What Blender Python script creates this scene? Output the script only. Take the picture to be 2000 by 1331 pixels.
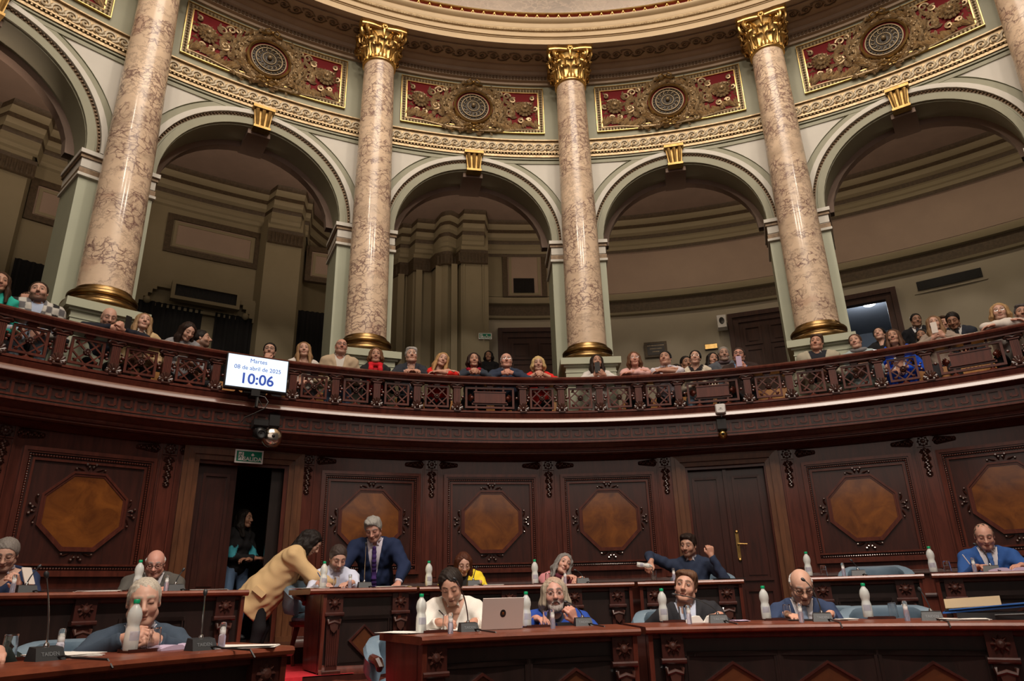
import bpy, bmesh, math, random
import numpy as np
from mathutils import Vector, Matrix
for _o in list(bpy.data.objects): bpy.data.objects.remove(_o)
SC = bpy.context.scene
COL = SC.collection
rad, sin, cos, pi = math.radians, math.sin, math.cos, math.pi
random.seed(7)
# ---------------------------------------------------------------- camera (24.8 mm wide lens, tilted up 20 degrees)
cd = bpy.data.cameras.new('camera'); cam = bpy.data.objects.new('camera', cd); COL.objects.link(cam)
cd.sensor_fit = 'HORIZONTAL'; cd.sensor_width = 36; cd.lens = 24.76; cd.clip_start = .05; cd.clip_end = 200
_u = Vector((-95.1, 3783.5, -1375.5)).normalized()
_f = Vector((0, 0, -1)); _f = (_f - _u*_f.dot(_u)).normalized(); _r = _f.cross(_u)
cam.matrix_world = Matrix((tuple(_r)+(-1.066,), tuple(_f)+(-1.676,), tuple(_u)+(1.10,), (0, 0, 0, 1)))
SC.camera = cam
# ---------------------------------------------------------------- world, lights, exposure
W = bpy.data.worlds.new('world'); SC.world = W; W.use_nodes = True
W.node_tree.nodes['Background'].inputs[0].default_value = (1.0, .80, .66, 1)
W.node_tree.nodes['Background'].inputs[1].default_value = .045
SC.view_settings.view_transform = 'Standard'; SC.view_settings.look = 'None'
SC.view_settings.exposure = 0.22; SC.view_settings.gamma = 1.0; SC.view_settings.use_curve_mapping = False
def area(name, loc, target, size, power, color, sy=None, spread=180):
    l = bpy.data.lights.new(name, 'AREA'); l.shape = 'RECTANGLE' if sy else 'DISK'; l.size = size
    if sy: l.size_y = sy
    l.energy = power; l.color = color; l.spread = rad(spread)
    o = bpy.data.objects.new(name, l); COL.objects.link(o); o.location = loc
    o.rotation_euler = (Vector(target)-Vector(loc)).to_track_quat('-Z', 'Y').to_euler(); return o
def spot(name, loc, target, power, color, ang, blend=.6, r=.15):
    l = bpy.data.lights.new(name, 'SPOT'); l.energy = power; l.color = color; l.spot_size = rad(ang)
    l.spot_blend = blend; l.shadow_soft_size = r
    o = bpy.data.objects.new(name, l); COL.objects.link(o); o.location = loc
    o.rotation_euler = (Vector(target)-Vector(loc)).to_track_quat('-Z', 'Y').to_euler(); return o
def pol(phi, R, z=0): a = rad(phi); return Vector((R*sin(a), R*cos(a), z))
# skylight over the middle of the hall, and the lamps strung on the dome ring
area('skylight_glow', (0, -.5, 15.5), (0, 2.5, 0), 7.0, 820, (1, .87, .74))
area('far_gallery_fill', (0, -10.5, 8.2), (0, 8, 4.2), 18.0, 300, (1, .82, .70), sy=7.5)  # added fill light, out of view, standing in for the lit arcade opposite
for k, ph in enumerate((-62, -20, 20, 62)):
    area('dome_lamp', pol(ph+180, 4.5, 12.8), pol(ph, 8.8, 7.0), .8, 215, (1, .84, .68))
# theatre spots that light the seats
for ph, rt in ((-52, 4.6), (-30, 4.8), (-12, 4.8), (8, 4.8), (26, 4.9)):
    spot('seat_spotlight', pol(ph, -2.4, 10.5), pol(ph, rt+.5, .9), 1250, (1, .91, .83), 24, .7, .12)
# weak warm fill lights added under the gallery ceiling
for ph, e in ((-52, 5), (-33, 5), (-11, 6), (13, 18), (34, 20), (47, 14)):
    area('gallery_fill', pol(ph, 11.2, 9.25), pol(ph, 11.4, 3), .45, e, (1, .80, .56))
for ph, e in ((-55, 16), (-44.4, 20), (-21.9, 24), (.6, 22), (23.1, 20), (45.6, 16)):      # unseen fill lights added behind the piers to brighten the gallery ceiling
    area('pier_fill', pol(ph, 10.25, 6.8), pol(ph, 11.3, 9.4), .5, e, (1, .74, .55), spread=150)
# ---------------------------------------------------------------- mesh helpers
class MB:
    """collects geometry; T maps local (u right, w towards viewer, v up) to world"""
    def __init__(s, T=None): s.v = []; s.f = []; s.mi = []; s.sm = []; s.T = T
    def add(s, vs, fs, mi=0, sm=False):
        n = len(s.v); T = s.T
        s.v += [tuple(T(*p)) for p in vs] if T else [tuple(p) for p in vs]
        s.f += [tuple(i+n for i in f) for f in fs]; s.mi += [mi]*len(fs); s.sm += [sm]*len(fs)
    def box(s, x0, x1, y0, y1, z0, z1, mi=0, nx=1, bev=0):
        vs = []; fs = []
        for i in range(nx+1):
            x = x0+(x1-x0)*i/nx
            if bev: c = min(bev, (y1-y0)/3, (z1-z0)/3); ring = [(x, y0, z0), (x, y1-c, z0), (x, y1, z0+c), (x, y1, z1-c), (x, y1-c, z1), (x, y0, z1)]
            else: ring = [(x, y0, z0), (x, y1, z0), (x, y1, z1), (x, y0, z1)]
            vs += ring
        m = len(ring)
        for i in range(nx):
            for j in range(m): k = (j+1) % m; fs.append((i*m+j, i*m+k, (i+1)*m+k, (i+1)*m+j))
        fs.append(tuple(range(m))[::-1]); fs.append(tuple(nx*m+j for j in range(m)))
        s.add(vs, fs, mi)
    def prism(s, pts, y0, y1, mi=0, top=None):
        """polygon in (u,v) extruded along w; top = scaled inner polygon"""
        n = len(pts); t = top or pts
        s.add([(p[0], y0, p[1]) for p in pts]+[(p[0], y1, p[1]) for p in t],
              [tuple(range(n))[::-1], tuple(range(n, 2*n))]+[(i, (i+1) % n, n+(i+1) % n, n+i) for i in range(n)], mi)
    def frame(s, outer, inner, y0, y1, mi=0, closed=True):
        n = len(outer); vs = [(p[0], y0, p[1]) for p in outer]+[(p[0], y1, p[1]) for p in outer]+[(p[0], y1, p[1]) for p in inner]+[(p[0], y0, p[1]) for p in inner]
        fs = []
        for i in range(n if closed else n-1):
            j = (i+1) % n
            for a in range(4): b = (a+1) % 4; fs.append((a*n+i, a*n+j, b*n+j, b*n+i))
        s.add(vs, fs, mi)
    def lathe(s, prof, c=(0, 0, 0), n=16, axis='z', mi=0, sm=True, a0=0, a1=360, sc=(1, 1)):
        full = abs(a1-a0) >= 360; m = n if full else n+1; vs = []; fs = []
        for r, h in prof:
            for i in range(m):
                a = rad(a0+(a1-a0)*i/n); x, y = r*cos(a)*sc[0], r*sin(a)*sc[1]
                vs.append({'z': (c[0]+x, c[1]+y, c[2]+h), 'y': (c[0]+x, c[1]+h, c[2]+y), 'x': (c[0]+h, c[1]+x, c[2]+y)}[axis])
        for j in range(len(prof)-1):
            for i in range(n if full else n):
                k = (i+1) % m if full else i+1
                fs.append((j*m+i, j*m+k, (j+1)*m+k, (j+1)*m+i))
        s.add(vs, fs, mi, sm)
    def ball(s, c, r, n=8, mi=0, sq=(1, 1, 1)):
        m = n//2+1; pr = [(max(1e-4, sin(pi*i/m)), -cos(pi*i/m)) for i in range(m+1)]
        vs = []; fs = []
        for pr_, h in pr:
            for i in range(n): a = 2*pi*i/n; vs.append((c[0]+r*sq[0]*pr_*cos(a), c[1]+r*sq[1]*pr_*sin(a), c[2]+r*sq[2]*h))
        for j in range(m):
            for i in range(n): k = (i+1) % n; fs.append((j*n+i, j*n+k, (j+1)*n+k, (j+1)*n+i))
        s.add(vs, fs, mi, True)
    def tube(s, pts, r, n=6, mi=0, cap=True):
        pts = [Vector(p) for p in pts]; m = len(pts); rs = r if isinstance(r, (list, tuple)) else [r]*m
        vs = []; fs = []; t0 = None; nrm = None
        for i, p in enumerate(pts):
            t = (pts[min(i+1, m-1)]-pts[max(i-1, 0)]); t = t.normalized() if t.length > 1e-9 else Vector((0, 0, 1))
            if nrm is None: nrm = t.orthogonal().normalized()
            else: nrm = (nrm-t*nrm.dot(t)); nrm = nrm.normalized() if nrm.length > 1e-6 else t.orthogonal().normalized()
            b = t.cross(nrm)
            for k in range(n): a = 2*pi*k/n; vs.append(tuple(p+(nrm*cos(a)+b*sin(a))*rs[i]))
        for i in range(m-1):
            for k in range(n): q = (k+1) % n; fs.append((i*n+k, i*n+q, (i+1)*n+q, (i+1)*n+k))
        if cap: fs.append(tuple(range(n))[::-1]); fs.append(tuple((m-1)*n+k for k in range(n)))
        s.add(vs, fs, mi, True)
    def leaf(s, p, d, L, w, t=.01, mi=0, lift=0.0):
        """small raised leaf: p base (u,v), d angle, in the local plane"""
        ca, sa = cos(d), sin(d); base = lift
        def q(a, b, h): return (p[0]+a*ca-b*sa, base+h, p[1]+a*sa+b*ca)
        vs = [q(0, 0, 0), q(L*.35, w/2, 0), q(L*.75, w*.4, 0), q(L, 0, t*.4), q(L*.75, -w*.4, 0), q(L*.35, -w/2, 0), q(L*.4, 0, t), q(L*.75, 0, t)]
        s.add(vs, [(0, 1, 6), (1, 2, 7, 6), (2, 3, 7), (3, 4, 7), (4, 5, 6, 7), (5, 0, 6)], mi, False)
    def ring(s, prof, p0, p1, n, mi=0, rf=None, caps=False, closed=False):
        """sweep a (R,z) profile round the hall between angles p0..p1 (degrees)"""
        m = len(prof); vs = []; fs = []
        for i in range(n+1):
            ph = p0+(p1-p0)*i/n; a = rad(ph); o = rf(ph) if rf else 0
            for R, z in prof: vs.append(((R+o)*sin(a), (R+o)*cos(a), z))
        for i in range(n):
            for j in range(m if closed else m-1): k = (j+1) % m; fs.append((i*m+j, (i+1)*m+j, (i+1)*m+k, i*m+k))
        if caps: fs.append(tuple(range(m))); fs.append(tuple(n*m+j for j in range(m))[::-1])
        s.add(vs, fs, mi, True)
    def mesh(s, name):
        me = bpy.data.meshes.new(name); me.from_pydata(s.v, [], s.f)
        me.polygons.foreach_set('material_index', s.mi); me.polygons.foreach_set('use_smooth', [True]*len(s.f))
        me.update()
        if any(s.sm): me.set_sharp_from_angle(angle=rad(38))
        else: me.polygons.foreach_set('use_smooth', [False]*len(s.f))
        return me
    def build(s, name, mats, parent=None):
        me = s.mesh(name); o = bpy.data.objects.new(name, me); COL.objects.link(o)
        for m in (mats if isinstance(mats, (list, tuple)) else [mats]): me.materials.append(m)
        if parent is not None:
            o.parent = parent; o.matrix_parent_inverse = parent.matrix_basis.inverted()
        return o
def tag(o, label=None, cat=None, group=None, kind=None):
    if label: o['label'] = label
    if cat: o['category'] = cat
    if group: o['group'] = group
    if kind: o['kind'] = kind
    return o
def empty(name, loc=(0, 0, 0), rz=0, label=None, cat=None, group=None, kind=None):
    o = bpy.data.objects.new(name, None); o.empty_display_size = .1; COL.objects.link(o)
    o.location = loc; o.rotation_euler = (0, 0, rz); o.matrix_basis
    o.matrix_world = Matrix.Translation(Vector(loc)) @ Matrix.Rotation(rz, 4, 'Z')
    return tag(o, label, cat, group, kind)
def copytree(o, loc=None, rz=None, parent=None, sc=None):
    c = o.copy(); COL.objects.link(c)
    if parent is not None: c.parent = parent
    if loc is not None: c.location = loc
    if rz is not None: c.rotation_euler = (0, 0, rz)
    for ch in KIDS(o): copytree(ch, parent=c)
    return c
def KIDS(o): return [c for c in list(bpy.data.objects) if c.parent == o]
def lbuild(mb, name, mat, parent):
    """build with vertices already in the parent's local space"""
    o = mb.build(name, mat); o.parent = parent; return o
def cyl(pc, R):
    pc = rad(pc)
    def T(u, w, v): a = pc+u/R; r = R-w; return (r*sin(a), r*cos(a), v)
    return T
def flat(pc, R, z0=0, lean=0):
    a = rad(pc); t = Vector((cos(a), -sin(a), 0)); n = Vector((-sin(a), -cos(a), 0)); o = Vector((R*sin(a), R*cos(a), z0))
    up = Vector((0, 0, 1)); q = up*cos(lean)-n*sin(lean); m = n*cos(lean)+up*sin(lean)
    def T(u, w, v): return tuple(o+t*u+m*w+q*v)
    return T
# ---------------------------------------------------------------- materials
def mat(name, base=(.5, .5, .5), rough=.5, metal=0., coat=0., spec=.5, fn=None, emit=None, estr=0, trans=0, ior=1.45, coat_r=.08, sss=0):
    m = bpy.data.materials.new(name); m.use_nodes = True; nt = m.node_tree; b = nt.nodes['Principled BSDF']
    b.inputs['Base Color'].default_value = (*base, 1); b.inputs['Roughness'].default_value = rough
    b.inputs['Metallic'].default_value = metal; b.inputs['Coat Weight'].default_value = coat; b.inputs['Coat Roughness'].default_value = coat_r
    b.inputs['Specular IOR Level'].default_value = spec; b.inputs['Transmission Weight'].default_value = trans; b.inputs['IOR'].default_value = ior
    if sss: b.inputs['Subsurface Weight'].default_value = sss; b.inputs['Subsurface Radius'].default_value = (.02, .008, .004); b.inputs['Subsurface Scale'].default_value = .5
    if emit: b.inputs['Emission Color'].default_value = (*emit, 1); b.inputs['Emission Strength'].default_value = estr
    if fn: fn(nt, b)
    return m
def N(nt, t, **kw):
    n = nt.nodes.new(t)
    for k, v in kw.items():
        if k in n.inputs: n.inputs[k].default_value = v
        else: setattr(n, k, v)
    return n
def coords(nt, scale=(1, 1, 1), obj=False):
    g = N(nt, 'ShaderNodeTexCoord' if obj else 'ShaderNodeNewGeometry'); mp = N(nt, 'ShaderNodeMapping'); mp.inputs['Scale'].default_value = scale
    nt.links.new(g.outputs['Object' if obj else 'Position'], mp.inputs[0]); return mp.outputs[0]
def ramp(nt, fac, stops):
    r = N(nt, 'ShaderNodeValToRGB'); nt.links.new(fac, r.inputs[0]); e = r.color_ramp.elements
    while len(e) < len(stops): e.new(.5)
    for x, (p, c) in zip(e, stops): x.position = p; x.color = (*c, 1) if len(c) == 3 else c
    return r.outputs[0]
def noise_tex(nt, vec, scale, detail=4, rough=.5, dist=0):
    n = N(nt, 'ShaderNodeTexNoise', Scale=scale, Detail=detail, Roughness=rough, Distortion=dist)
    nt.links.new(vec, n.inputs['Vector']); return n
def bump(nt, b, h, s=.2, d=.01):
    bp = N(nt, 'ShaderNodeBump', Strength=s, Distance=d); nt.links.new(h, bp.inputs['Height']); nt.links.new(bp.outputs[0], b.inputs['Normal'])
def wood(c0, c1, scale=(7, 7, .9), bs=.04):
    def fn(nt, b):
        v = coords(nt, scale); n = noise_tex(nt, v, 2.2, 6, .62, .8)
        nt.links.new(ramp(nt, n.outputs[0], [(.3, c0), (.72, c1)]), b.inputs['Base Color'])
        n2 = noise_tex(nt, v, 14, 3, .6); bump(nt, b, n2.outputs[0], bs, .004)
    return fn
def mottled(c0, c1, sc=3, bs=0.0, bsc=60):
    def fn(nt, b):
        v = coords(nt); n = noise_tex(nt, v, sc, 5, .6)
        nt.links.new(ramp(nt, n.outputs[0], [(.3, c0), (.7, c1)]), b.inputs['Base Color'])
        if bs: n2 = noise_tex(nt, v, bsc, 3, .6); bump(nt, b, n2.outputs[0], bs, .003)
    return fn
def marble_fn(base, dark, vein, sc=1.0, red=(.33, .11, .07)):
    def fn(nt, b):
        L = nt.links.new
        v = coords(nt, (sc, sc, sc)); w = noise_tex(nt, v, 2.6, 5, .6)
        mx = N(nt, 'ShaderNodeMixRGB', blend_type='ADD'); mx.inputs[0].default_value = .42; L(v, mx.inputs[1]); L(w.outputs['Color'], mx.inputs[2])
        mp2 = N(nt, 'ShaderNodeMapping'); mp2.inputs['Scale'].default_value = (1, 1, 1.9); L(mx.outputs[0], mp2.inputs[0])
        vo = N(nt, 'ShaderNodeTexVoronoi', feature='DISTANCE_TO_EDGE', Scale=8.0); L(mp2.outputs[0], vo.inputs['Vector'])
        line = ramp(nt, vo.outputs['Distance'], [(0, (1, 1, 1)), (.05, (.55, .55, .55)), (.13, (0, 0, 0))])
        msk = noise_tex(nt, mp2.outputs[0], 1.7, 4, .65); m = ramp(nt, msk.outputs[0], [(.45, (0, 0, 0)), (.54, (.95, .95, .95))])
        mul = N(nt, 'ShaderNodeMixRGB', blend_type='MULTIPLY'); mul.inputs[0].default_value = 1; L(line, mul.inputs[1]); L(m, mul.inputs[2])
        cl = noise_tex(nt, mp2.outputs[0], 1.2, 6, .62); bc = ramp(nt, cl.outputs[0], [(.28, dark), (.5, base), (.75, tuple(min(1, x*1.2) for x in base))])
        rn = noise_tex(nt, mp2.outputs[0], 1.25, 3, .55); rn.inputs['Vector'].default_value = (0, 0, 0)
        rm = ramp(nt, rn.outputs[0], [(.62, (0, 0, 0)), (.68, (.6, .6, .6))])
        m0 = N(nt, 'ShaderNodeMixRGB'); L(rm, m0.inputs[0]); L(bc, m0.inputs[1]); m0.inputs[2].default_value = (*[a*.55+c*.45 for a, c in zip(base, red)], 1)
        st = noise_tex(nt, mp2.outputs[0], 1.5, 7, .68); sm = ramp(nt, st.outputs[0], [(.465, (0, 0, 0)), (.50, (.55, .55, .55)), (.515, (0, 0, 0))])
        ms = N(nt, 'ShaderNodeMixRGB'); L(sm, ms.inputs[0]); L(m0.outputs[0], ms.inputs[1]); ms.inputs[2].default_value = (*[(a+c)/2*.8 for a, c in zip(vein, dark)], 1)
        m1 = N(nt, 'ShaderNodeMixRGB'); L(mul.outputs[0], m1.inputs[0]); L(ms.outputs[0], m1.inputs[1]); m1.inputs[2].default_value = (*vein, 1)
        L(m1.outputs[0], b.inputs['Base Color'])
    return fn
def attr_col(rs=0, bs=0, bsc=300, stretch=(1, 1, 1)):
    def fn(nt, b):
        a = N(nt, 'ShaderNodeAttribute', attribute_name='Col')
        n = noise_tex(nt, coords(nt, stretch, True), bsc, 3, .6)
        mx = N(nt, 'ShaderNodeMixRGB', blend_type='MULTIPLY'); mx.inputs[0].default_value = rs
        nt.links.new(a.outputs['Color'], mx.inputs[1]); nt.links.new(ramp(nt, n.outputs[0], [(.3, (.45, .45, .45)), (.7, (1.35, 1.35, 1.35))]), mx.inputs[2])
        nt.links.new(mx.outputs[0], b.inputs['Base Color'])
        if bs: bump(nt, b, n.outputs[0], bs, .004)
    return fn
M = {}
M['wood'] = mat('mahogany', rough=.34, coat=.42, coat_r=.12, spec=.35, fn=wood((.056, .0115, .0070), (.128, .030, .018)))
M['wood_pol'] = mat('polished_mahogany', (.14, .05, .035), .25, coat=1, coat_r=.16, spec=1)
M['wood_dk'] = mat('dark_mahogany', rough=.34, coat=.4, coat_r=.12, fn=wood((.027, .0066, .0048), (.062, .0145, .0098)))
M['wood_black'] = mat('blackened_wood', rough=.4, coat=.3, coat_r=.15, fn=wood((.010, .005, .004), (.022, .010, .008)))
M['wood_br'] = mat('brown_walnut', rough=.36, coat=.3, fn=wood((.085, .032, .014), (.17, .066, .028)))
M['inlay'] = mat('burl_inlay', rough=.25, coat=.7, coat_r=.08, fn=wood((.085, .023, .005), (.27, .088, .014), (1.6, 1.6, 1.6), .02))
M['inlay_shade'] = mat('shaded_burl_inlay', rough=.35, coat=.3, fn=wood((.05, .016, .006), (.13, .04, .012), (1.6, 1.6, 1.6), .02))  # burl of the desk diamonds with deep shadow put into its colour
M['carve'] = mat('carved_wood', rough=.34, coat=.5, fn=mottled((.035, .012, .009), (.075, .026, .018), 8))
M['desk_top'] = mat('desk_top_wood', rough=.36, coat=.30, coat_r=.22, spec=.35, fn=wood((.12, .028, .014), (.24, .060, .028), (3, 3, 3), .02))
M['bench'] = mat('bench_oak', rough=.4, coat=.3, fn=wood((.30, .13, .035), (.44, .21, .06)))
M['marble'] = mat('pink_breccia_marble', rough=.30, coat=.22, coat_r=.10, fn=marble_fn((.68, .53, .39), (.48, .36, .26), (.14, .065, .065), 1.0))
M['marble2'] = mat('grey_green_marble', rough=.3, coat=.2, fn=marble_fn((.28, .215, .16), (.15, .115, .085), (.34, .26, .19), .8))
M['gold'] = mat('gilding', (.72, .43, .12), .36, 1.0, fn=mottled((.48, .30, .10), (.74, .51, .20), 12, .15, 50))
M['cream_gold'] = mat('cream_gilt', rough=.5, fn=mottled((.50, .42, .29), (.62, .54, .39), 12))
M['dull_br'] = mat('dull_bronze_scrollwork', (.20, .15, .085), .5, .5)
M['gold_br'] = mat('brown_gilding', (.5, .3, .1), .42, .9, fn=mottled((.24, .145, .045), (.42, .27, .10), 12, .15, 50))
M['door_dk'] = mat('matt_dark_door', rough=.6, fn=wood((.030, .010, .006), (.065, .022, .013)))
M['bronze'] = mat('dark_bronze', (.30, .17, .05), .30, 1.0, fn=mottled((.17, .105, .045), (.34, .22, .09), 6))
M['gold_dull'] = mat('aged_gilding', (.34, .24, .13), .45, .55, fn=mottled((.30, .21, .115), (.52, .40, .24), 14, .2, 60))
M['crimson'] = mat('crimson_panel', (.15, .012, .014), .7, spec=.15)
M['green'] = mat('sage_paint', rough=.55, fn=mottled((.27, .27, .19), (.305, .305, .22), 2))
M['soffit'] = mat('soffit_plaster', rough=.7, fn=mottled((.36, .27, .19), (.42, .32, .23), 3))
M['green_lt'] = mat('pale_green_paint', rough=.5, fn=mottled((.38, .41, .31), (.42, .45, .34), 2))
M['white'] = mat('white_plaster', rough=.7, fn=mottled((.60, .585, .53), (.66, .64, .58), 2))
M['cream'] = mat('cream_plaster', rough=.55, fn=mottled((.47, .35, .205), (.53, .40, .235), 2))
M['brownp'] = mat('brown_plaster', rough=.8, fn=mottled((.20, .145, .115), (.235, .17, .135), 3))
M['browngold'] = mat('brown_gold_relief', rough=.5, metal=.25, fn=mottled((.13, .085, .05), (.24, .16, .09), 18, .3, 60))
M['back_lo'] = mat('beige_wall_paint', rough=.7, fn=mottled((.38, .34, .265), (.41, .37, .285), 2))
M['back_up'] = mat('olive_wall_paint', rough=.7, fn=mottled((.26, .225, .14), (.29, .25, .16), 2))
M['back_pink'] = mat('dusty_pink_plaster', rough=.8, fn=mottled((.33, .25, .20), (.37, .28, .22), 2))
M['band_black'] = mat('blackened_grille', (.018, .012, .008), .5)
M['band_dk'] = mat('dark_moulding', rough=.6, fn=mottled((.055, .038, .02), (.10, .07, .04), 20, .4, 40))
M['curtain'] = mat('black_curtain', (.010, .010, .011), .95)
M['carpet'] = mat('red_carpet', rough=.95, fn=mottled((.42, .010, .020), (.55, .018, .030), 30, .4, 200))
M['black'] = mat('black_plastic', (.012, .012, .013), .35)
M['dgrey'] = mat('grey_plastic', (.017, .019, .022), .5)
M['chrome'] = mat('chrome', (.7, .7, .7), .12, 1)
M['bell'] = mat('polished_bell_metal', (.72, .66, .58), .18, 1)
M['brass'] = mat('brass', (.65, .42, .14), .25, 1)
M['wplastic'] = mat('white_plastic', (.75, .75, .75), .4)
M['screen'] = mat('lit_screen', (.02, .02, .02), .3, emit=(.72, .84, 1), estr=1.15)
M['screen_txt'] = mat('screen_lettering', (.02, .02, .02), .5, emit=(.012, .055, .33), estr=1.0)
M['sign_green'] = mat('sign_green', (.0, .24, .14), .5)
M['sign_white'] = mat('sign_white', (.92, .92, .92), .5)
def frost(nt, b): pass
M['bottle'] = mat('frosted_bottle', (.88, .92, .89), .22, trans=.5, ior=1.25)
M['water'] = mat('clear_plastic', (.93, .97, .95), .08, trans=.95, ior=1.2)
M['cap'] = mat('green_cap', (.0, .30, .12), .4)
M['glass'] = mat('clear_glass', (.97, .98, .98), .03, trans=1., ior=1.46)
M['gel'] = mat('sanitizer_plastic', (.72, .72, .86), .15, trans=.75, ior=1.3)
M['paper'] = mat('paper', (.78, .76, .72), .8)
M['paper_y'] = mat('yellow_paper', (.75, .50, .05), .8)
M['paper_p'] = mat('lilac_paper', (.50, .40, .55), .8)
M['alu'] = mat('aluminium', (.66, .60, .56), .45, .35)
M['leather_b'] = mat('blue_grey_leather', rough=.38, coat=.15, fn=mottled((.12, .18, .24), (.165, .235, .30), 8, .2, 60))
M['bag'] = mat('black_leather', (.014, .014, .016), .45)
M['blue_sheet'] = mat('blue_folder', (.02, .10, .35), .4)
M['skin'] = mat('skin', rough=.5, spec=.4, sss=.12, fn=attr_col(.06, .05, 60))
M['hair'] = mat('hair', rough=.55, spec=.22, fn=attr_col(.55, .9, 55, (3, 3, .35)))
M['cloth'] = mat('cloth', rough=.88, spec=.25, fn=attr_col(.12, .12, 180))
M['camel'] = mat('camel_wool', (.60, .42, .22), .9)
M['lens'] = mat('spectacle_lens', (.95, .95, .95), .02, trans=1, ior=1.05)
M['frame_dk'] = mat('spectacle_frame', (.03, .02, .015), .3)
M['lamp_on'] = mat('lit_lamp', (.8, .8, .8), .4, emit=(1, .93, .8), estr=9)
M['room_grey'] = mat('blue_grey_paint', (.12, .13, .15), .8)  # dark blue-grey wall colour of the side room
# ================================================================ large structure
LO, HI = -78, 62                       # angular span of the hall that is built
BAYS = [-78.15+22.5*k for k in range(1, 7)]       # arch centres: -55.65 -33.15 -10.65 11.85 34.35 56.85
COLS = [-66.9, -44.4, -21.9, .6, 23.1, 45.6]
S = 'structure'
# floor: tiers with red carpet, risers; gallery floor and its raked steps
mb = MB()
mb.ring([(0.05, -.35), (2.6, -.35), (2.6, -.10), (2.95, -.10), (2.95, .15), (5.35, .15), (5.35, .32), (5.62, .32), (5.62, .5), (7.0, .5), (7.0, .66), (9.6, .66)], LO-100, HI+120, 96)
tag(mb.build('floor', M['wood_dk']), kind=S)
mb = MB(); mb.ring([(7.86, 3.08), (7.86, 3.15), (9.75, 3.15), (9.75, 3.45), (10.6, 3.45), (10.6, 3.75), (11.5, 3.75), (11.5, 4.05), (12.4, 4.05), (12.4, 4.3), (16, 4.3), (16, 4.2), (8.3, 3.0)], LO, HI, 70)
tag(mb.build('floor_gallery', M['wood_black']), kind=S)
mb = MB(); mb.ring([(9.74, 9.95), (9.74, 9.36), (15.6, 9.36), (15.6, 9.95)], LO, HI, 60, closed=True)
tag(mb.build('ceiling_gallery', M['brownp']), kind=S)
# ---- gallery front: mouldings, greek key band
mb = MB(); mb.ring([(7.95, 3.15), (7.95, 3.45), (7.80, 3.46), (7.79, 3.44), (7.81, 3.39), (7.80, 3.375)]+
    [(7.775, 3.37), (7.775, 3.31),
    (7.80, 3.305), (7.845, 3.285), (7.86, 3.275), (7.87, 3.27), (7.87, 3.085), (7.85, 3.075), (7.85, 3.055), (7.90, 3.04), (7.93, 3.015), (7.99, 2.995), (8.0, 2.975),
     (8.0, 2.965), (8.06, 2.955), (8.09, 2.935), (8.11, 2.95), (8.14, 2.965), (8.165, 2.955), (8.165, 2.935), (8.19, 2.925), (8.24, 2.90), (8.30, 2.885)], LO, HI, 150)
fas = tag(mb.build('trim_1', M['wood']), kind=S)
mb = MB(); mb.ring([(7.79, 3.383), (7.774, 3.380), (7.768, 3.374), (7.758, 3.350), (7.744, 3.322), (7.742, 3.314), (7.746, 3.308), (7.79, 3.303)], LO, HI, 150); mb.ring([(8.055-.012*sin(a), 2.957+.012*cos(a)) for a in [pi*i/5 for i in range(6)]], LO, HI, 150); tag(mb.build('trim_27', M['wood_pol']), kind=S)
mb = MB()
K = [((0, 0), (0, 1)), ((0, 1), (.72, 1)), ((.72, 1), (.72, .34)), ((.72, .34), (.36, .34)), ((.36, .34), (.36, .62)), ((.0, .0), (1, 0))]
du = .1655; nk = int(rad(HI-LO)*7.87/du)
for i in range(nk):
    T = cyl(LO+math.degrees((i+.5)*du/7.87), 7.87)
    mb.T = T
    for (a, b), (c, d) in K:
        x0, x1 = sorted((a, c)); z0, z1 = sorted((b, d)); t = .013
        mb.box((x0-.5)*du-(t if a == c else 0)+0*t, (x1-.5)*du+(t if a == c else 0), 0, .018, 3.105+z0*.135-(0 if a == c else t)*.8, 3.105+z1*.135+(0 if a == c else t)*.8)
mb.T = None
tag(mb.build('trim_2', M['wood']), kind=S)
mb = MB(); mb.ring([(7.868, 3.095), (7.868, 3.255)], LO, HI, 150); tag(mb.build('trim_29', M['wood_dk']), kind=S)
# ---- lower panelled wall: backing, dado rails, cornice strip
DOORS = (-32.25, 12.75)
mb = MB()
def wall_seg(a, b, z0=.5, z1=2.95, R=8.33): mb.ring([(R, z0), (R, z1)], a, b, max(2, int((b-a)*1.2)))
wall_seg(LO, -35.75); wall_seg(-28.75, 9.25); wall_seg(16.25, HI)
wall_seg(-35.75, -28.75, 2.7); wall_seg(9.25, 16.25, 2.7)
tag(mb.build('wall_back', M['wood']), kind=S)
mb = MB()
for a, b in ((LO, -37.1), (-27.4, 7.9), (17.6, HI)):
    n = max(2, int((b-a)*1.2))
    mb.ring([(8.33, 1.235), (8.28, 1.235), (8.265, 1.25), (8.27, 1.28), (8.285, 1.29), (8.33, 1.295)], a, b, n)
    mb.ring([(8.33, .98), (8.29, .98), (8.28, 1.0), (8.33, 1.02)], a, b, n)
    mb.ring([(8.33, .5), (8.26, .5), (8.26, .66), (8.28, .69), (8.33, .71)], a, b, n)
tag(mb.build('baseboard_back', M['wood_dk']), kind=S)
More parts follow.
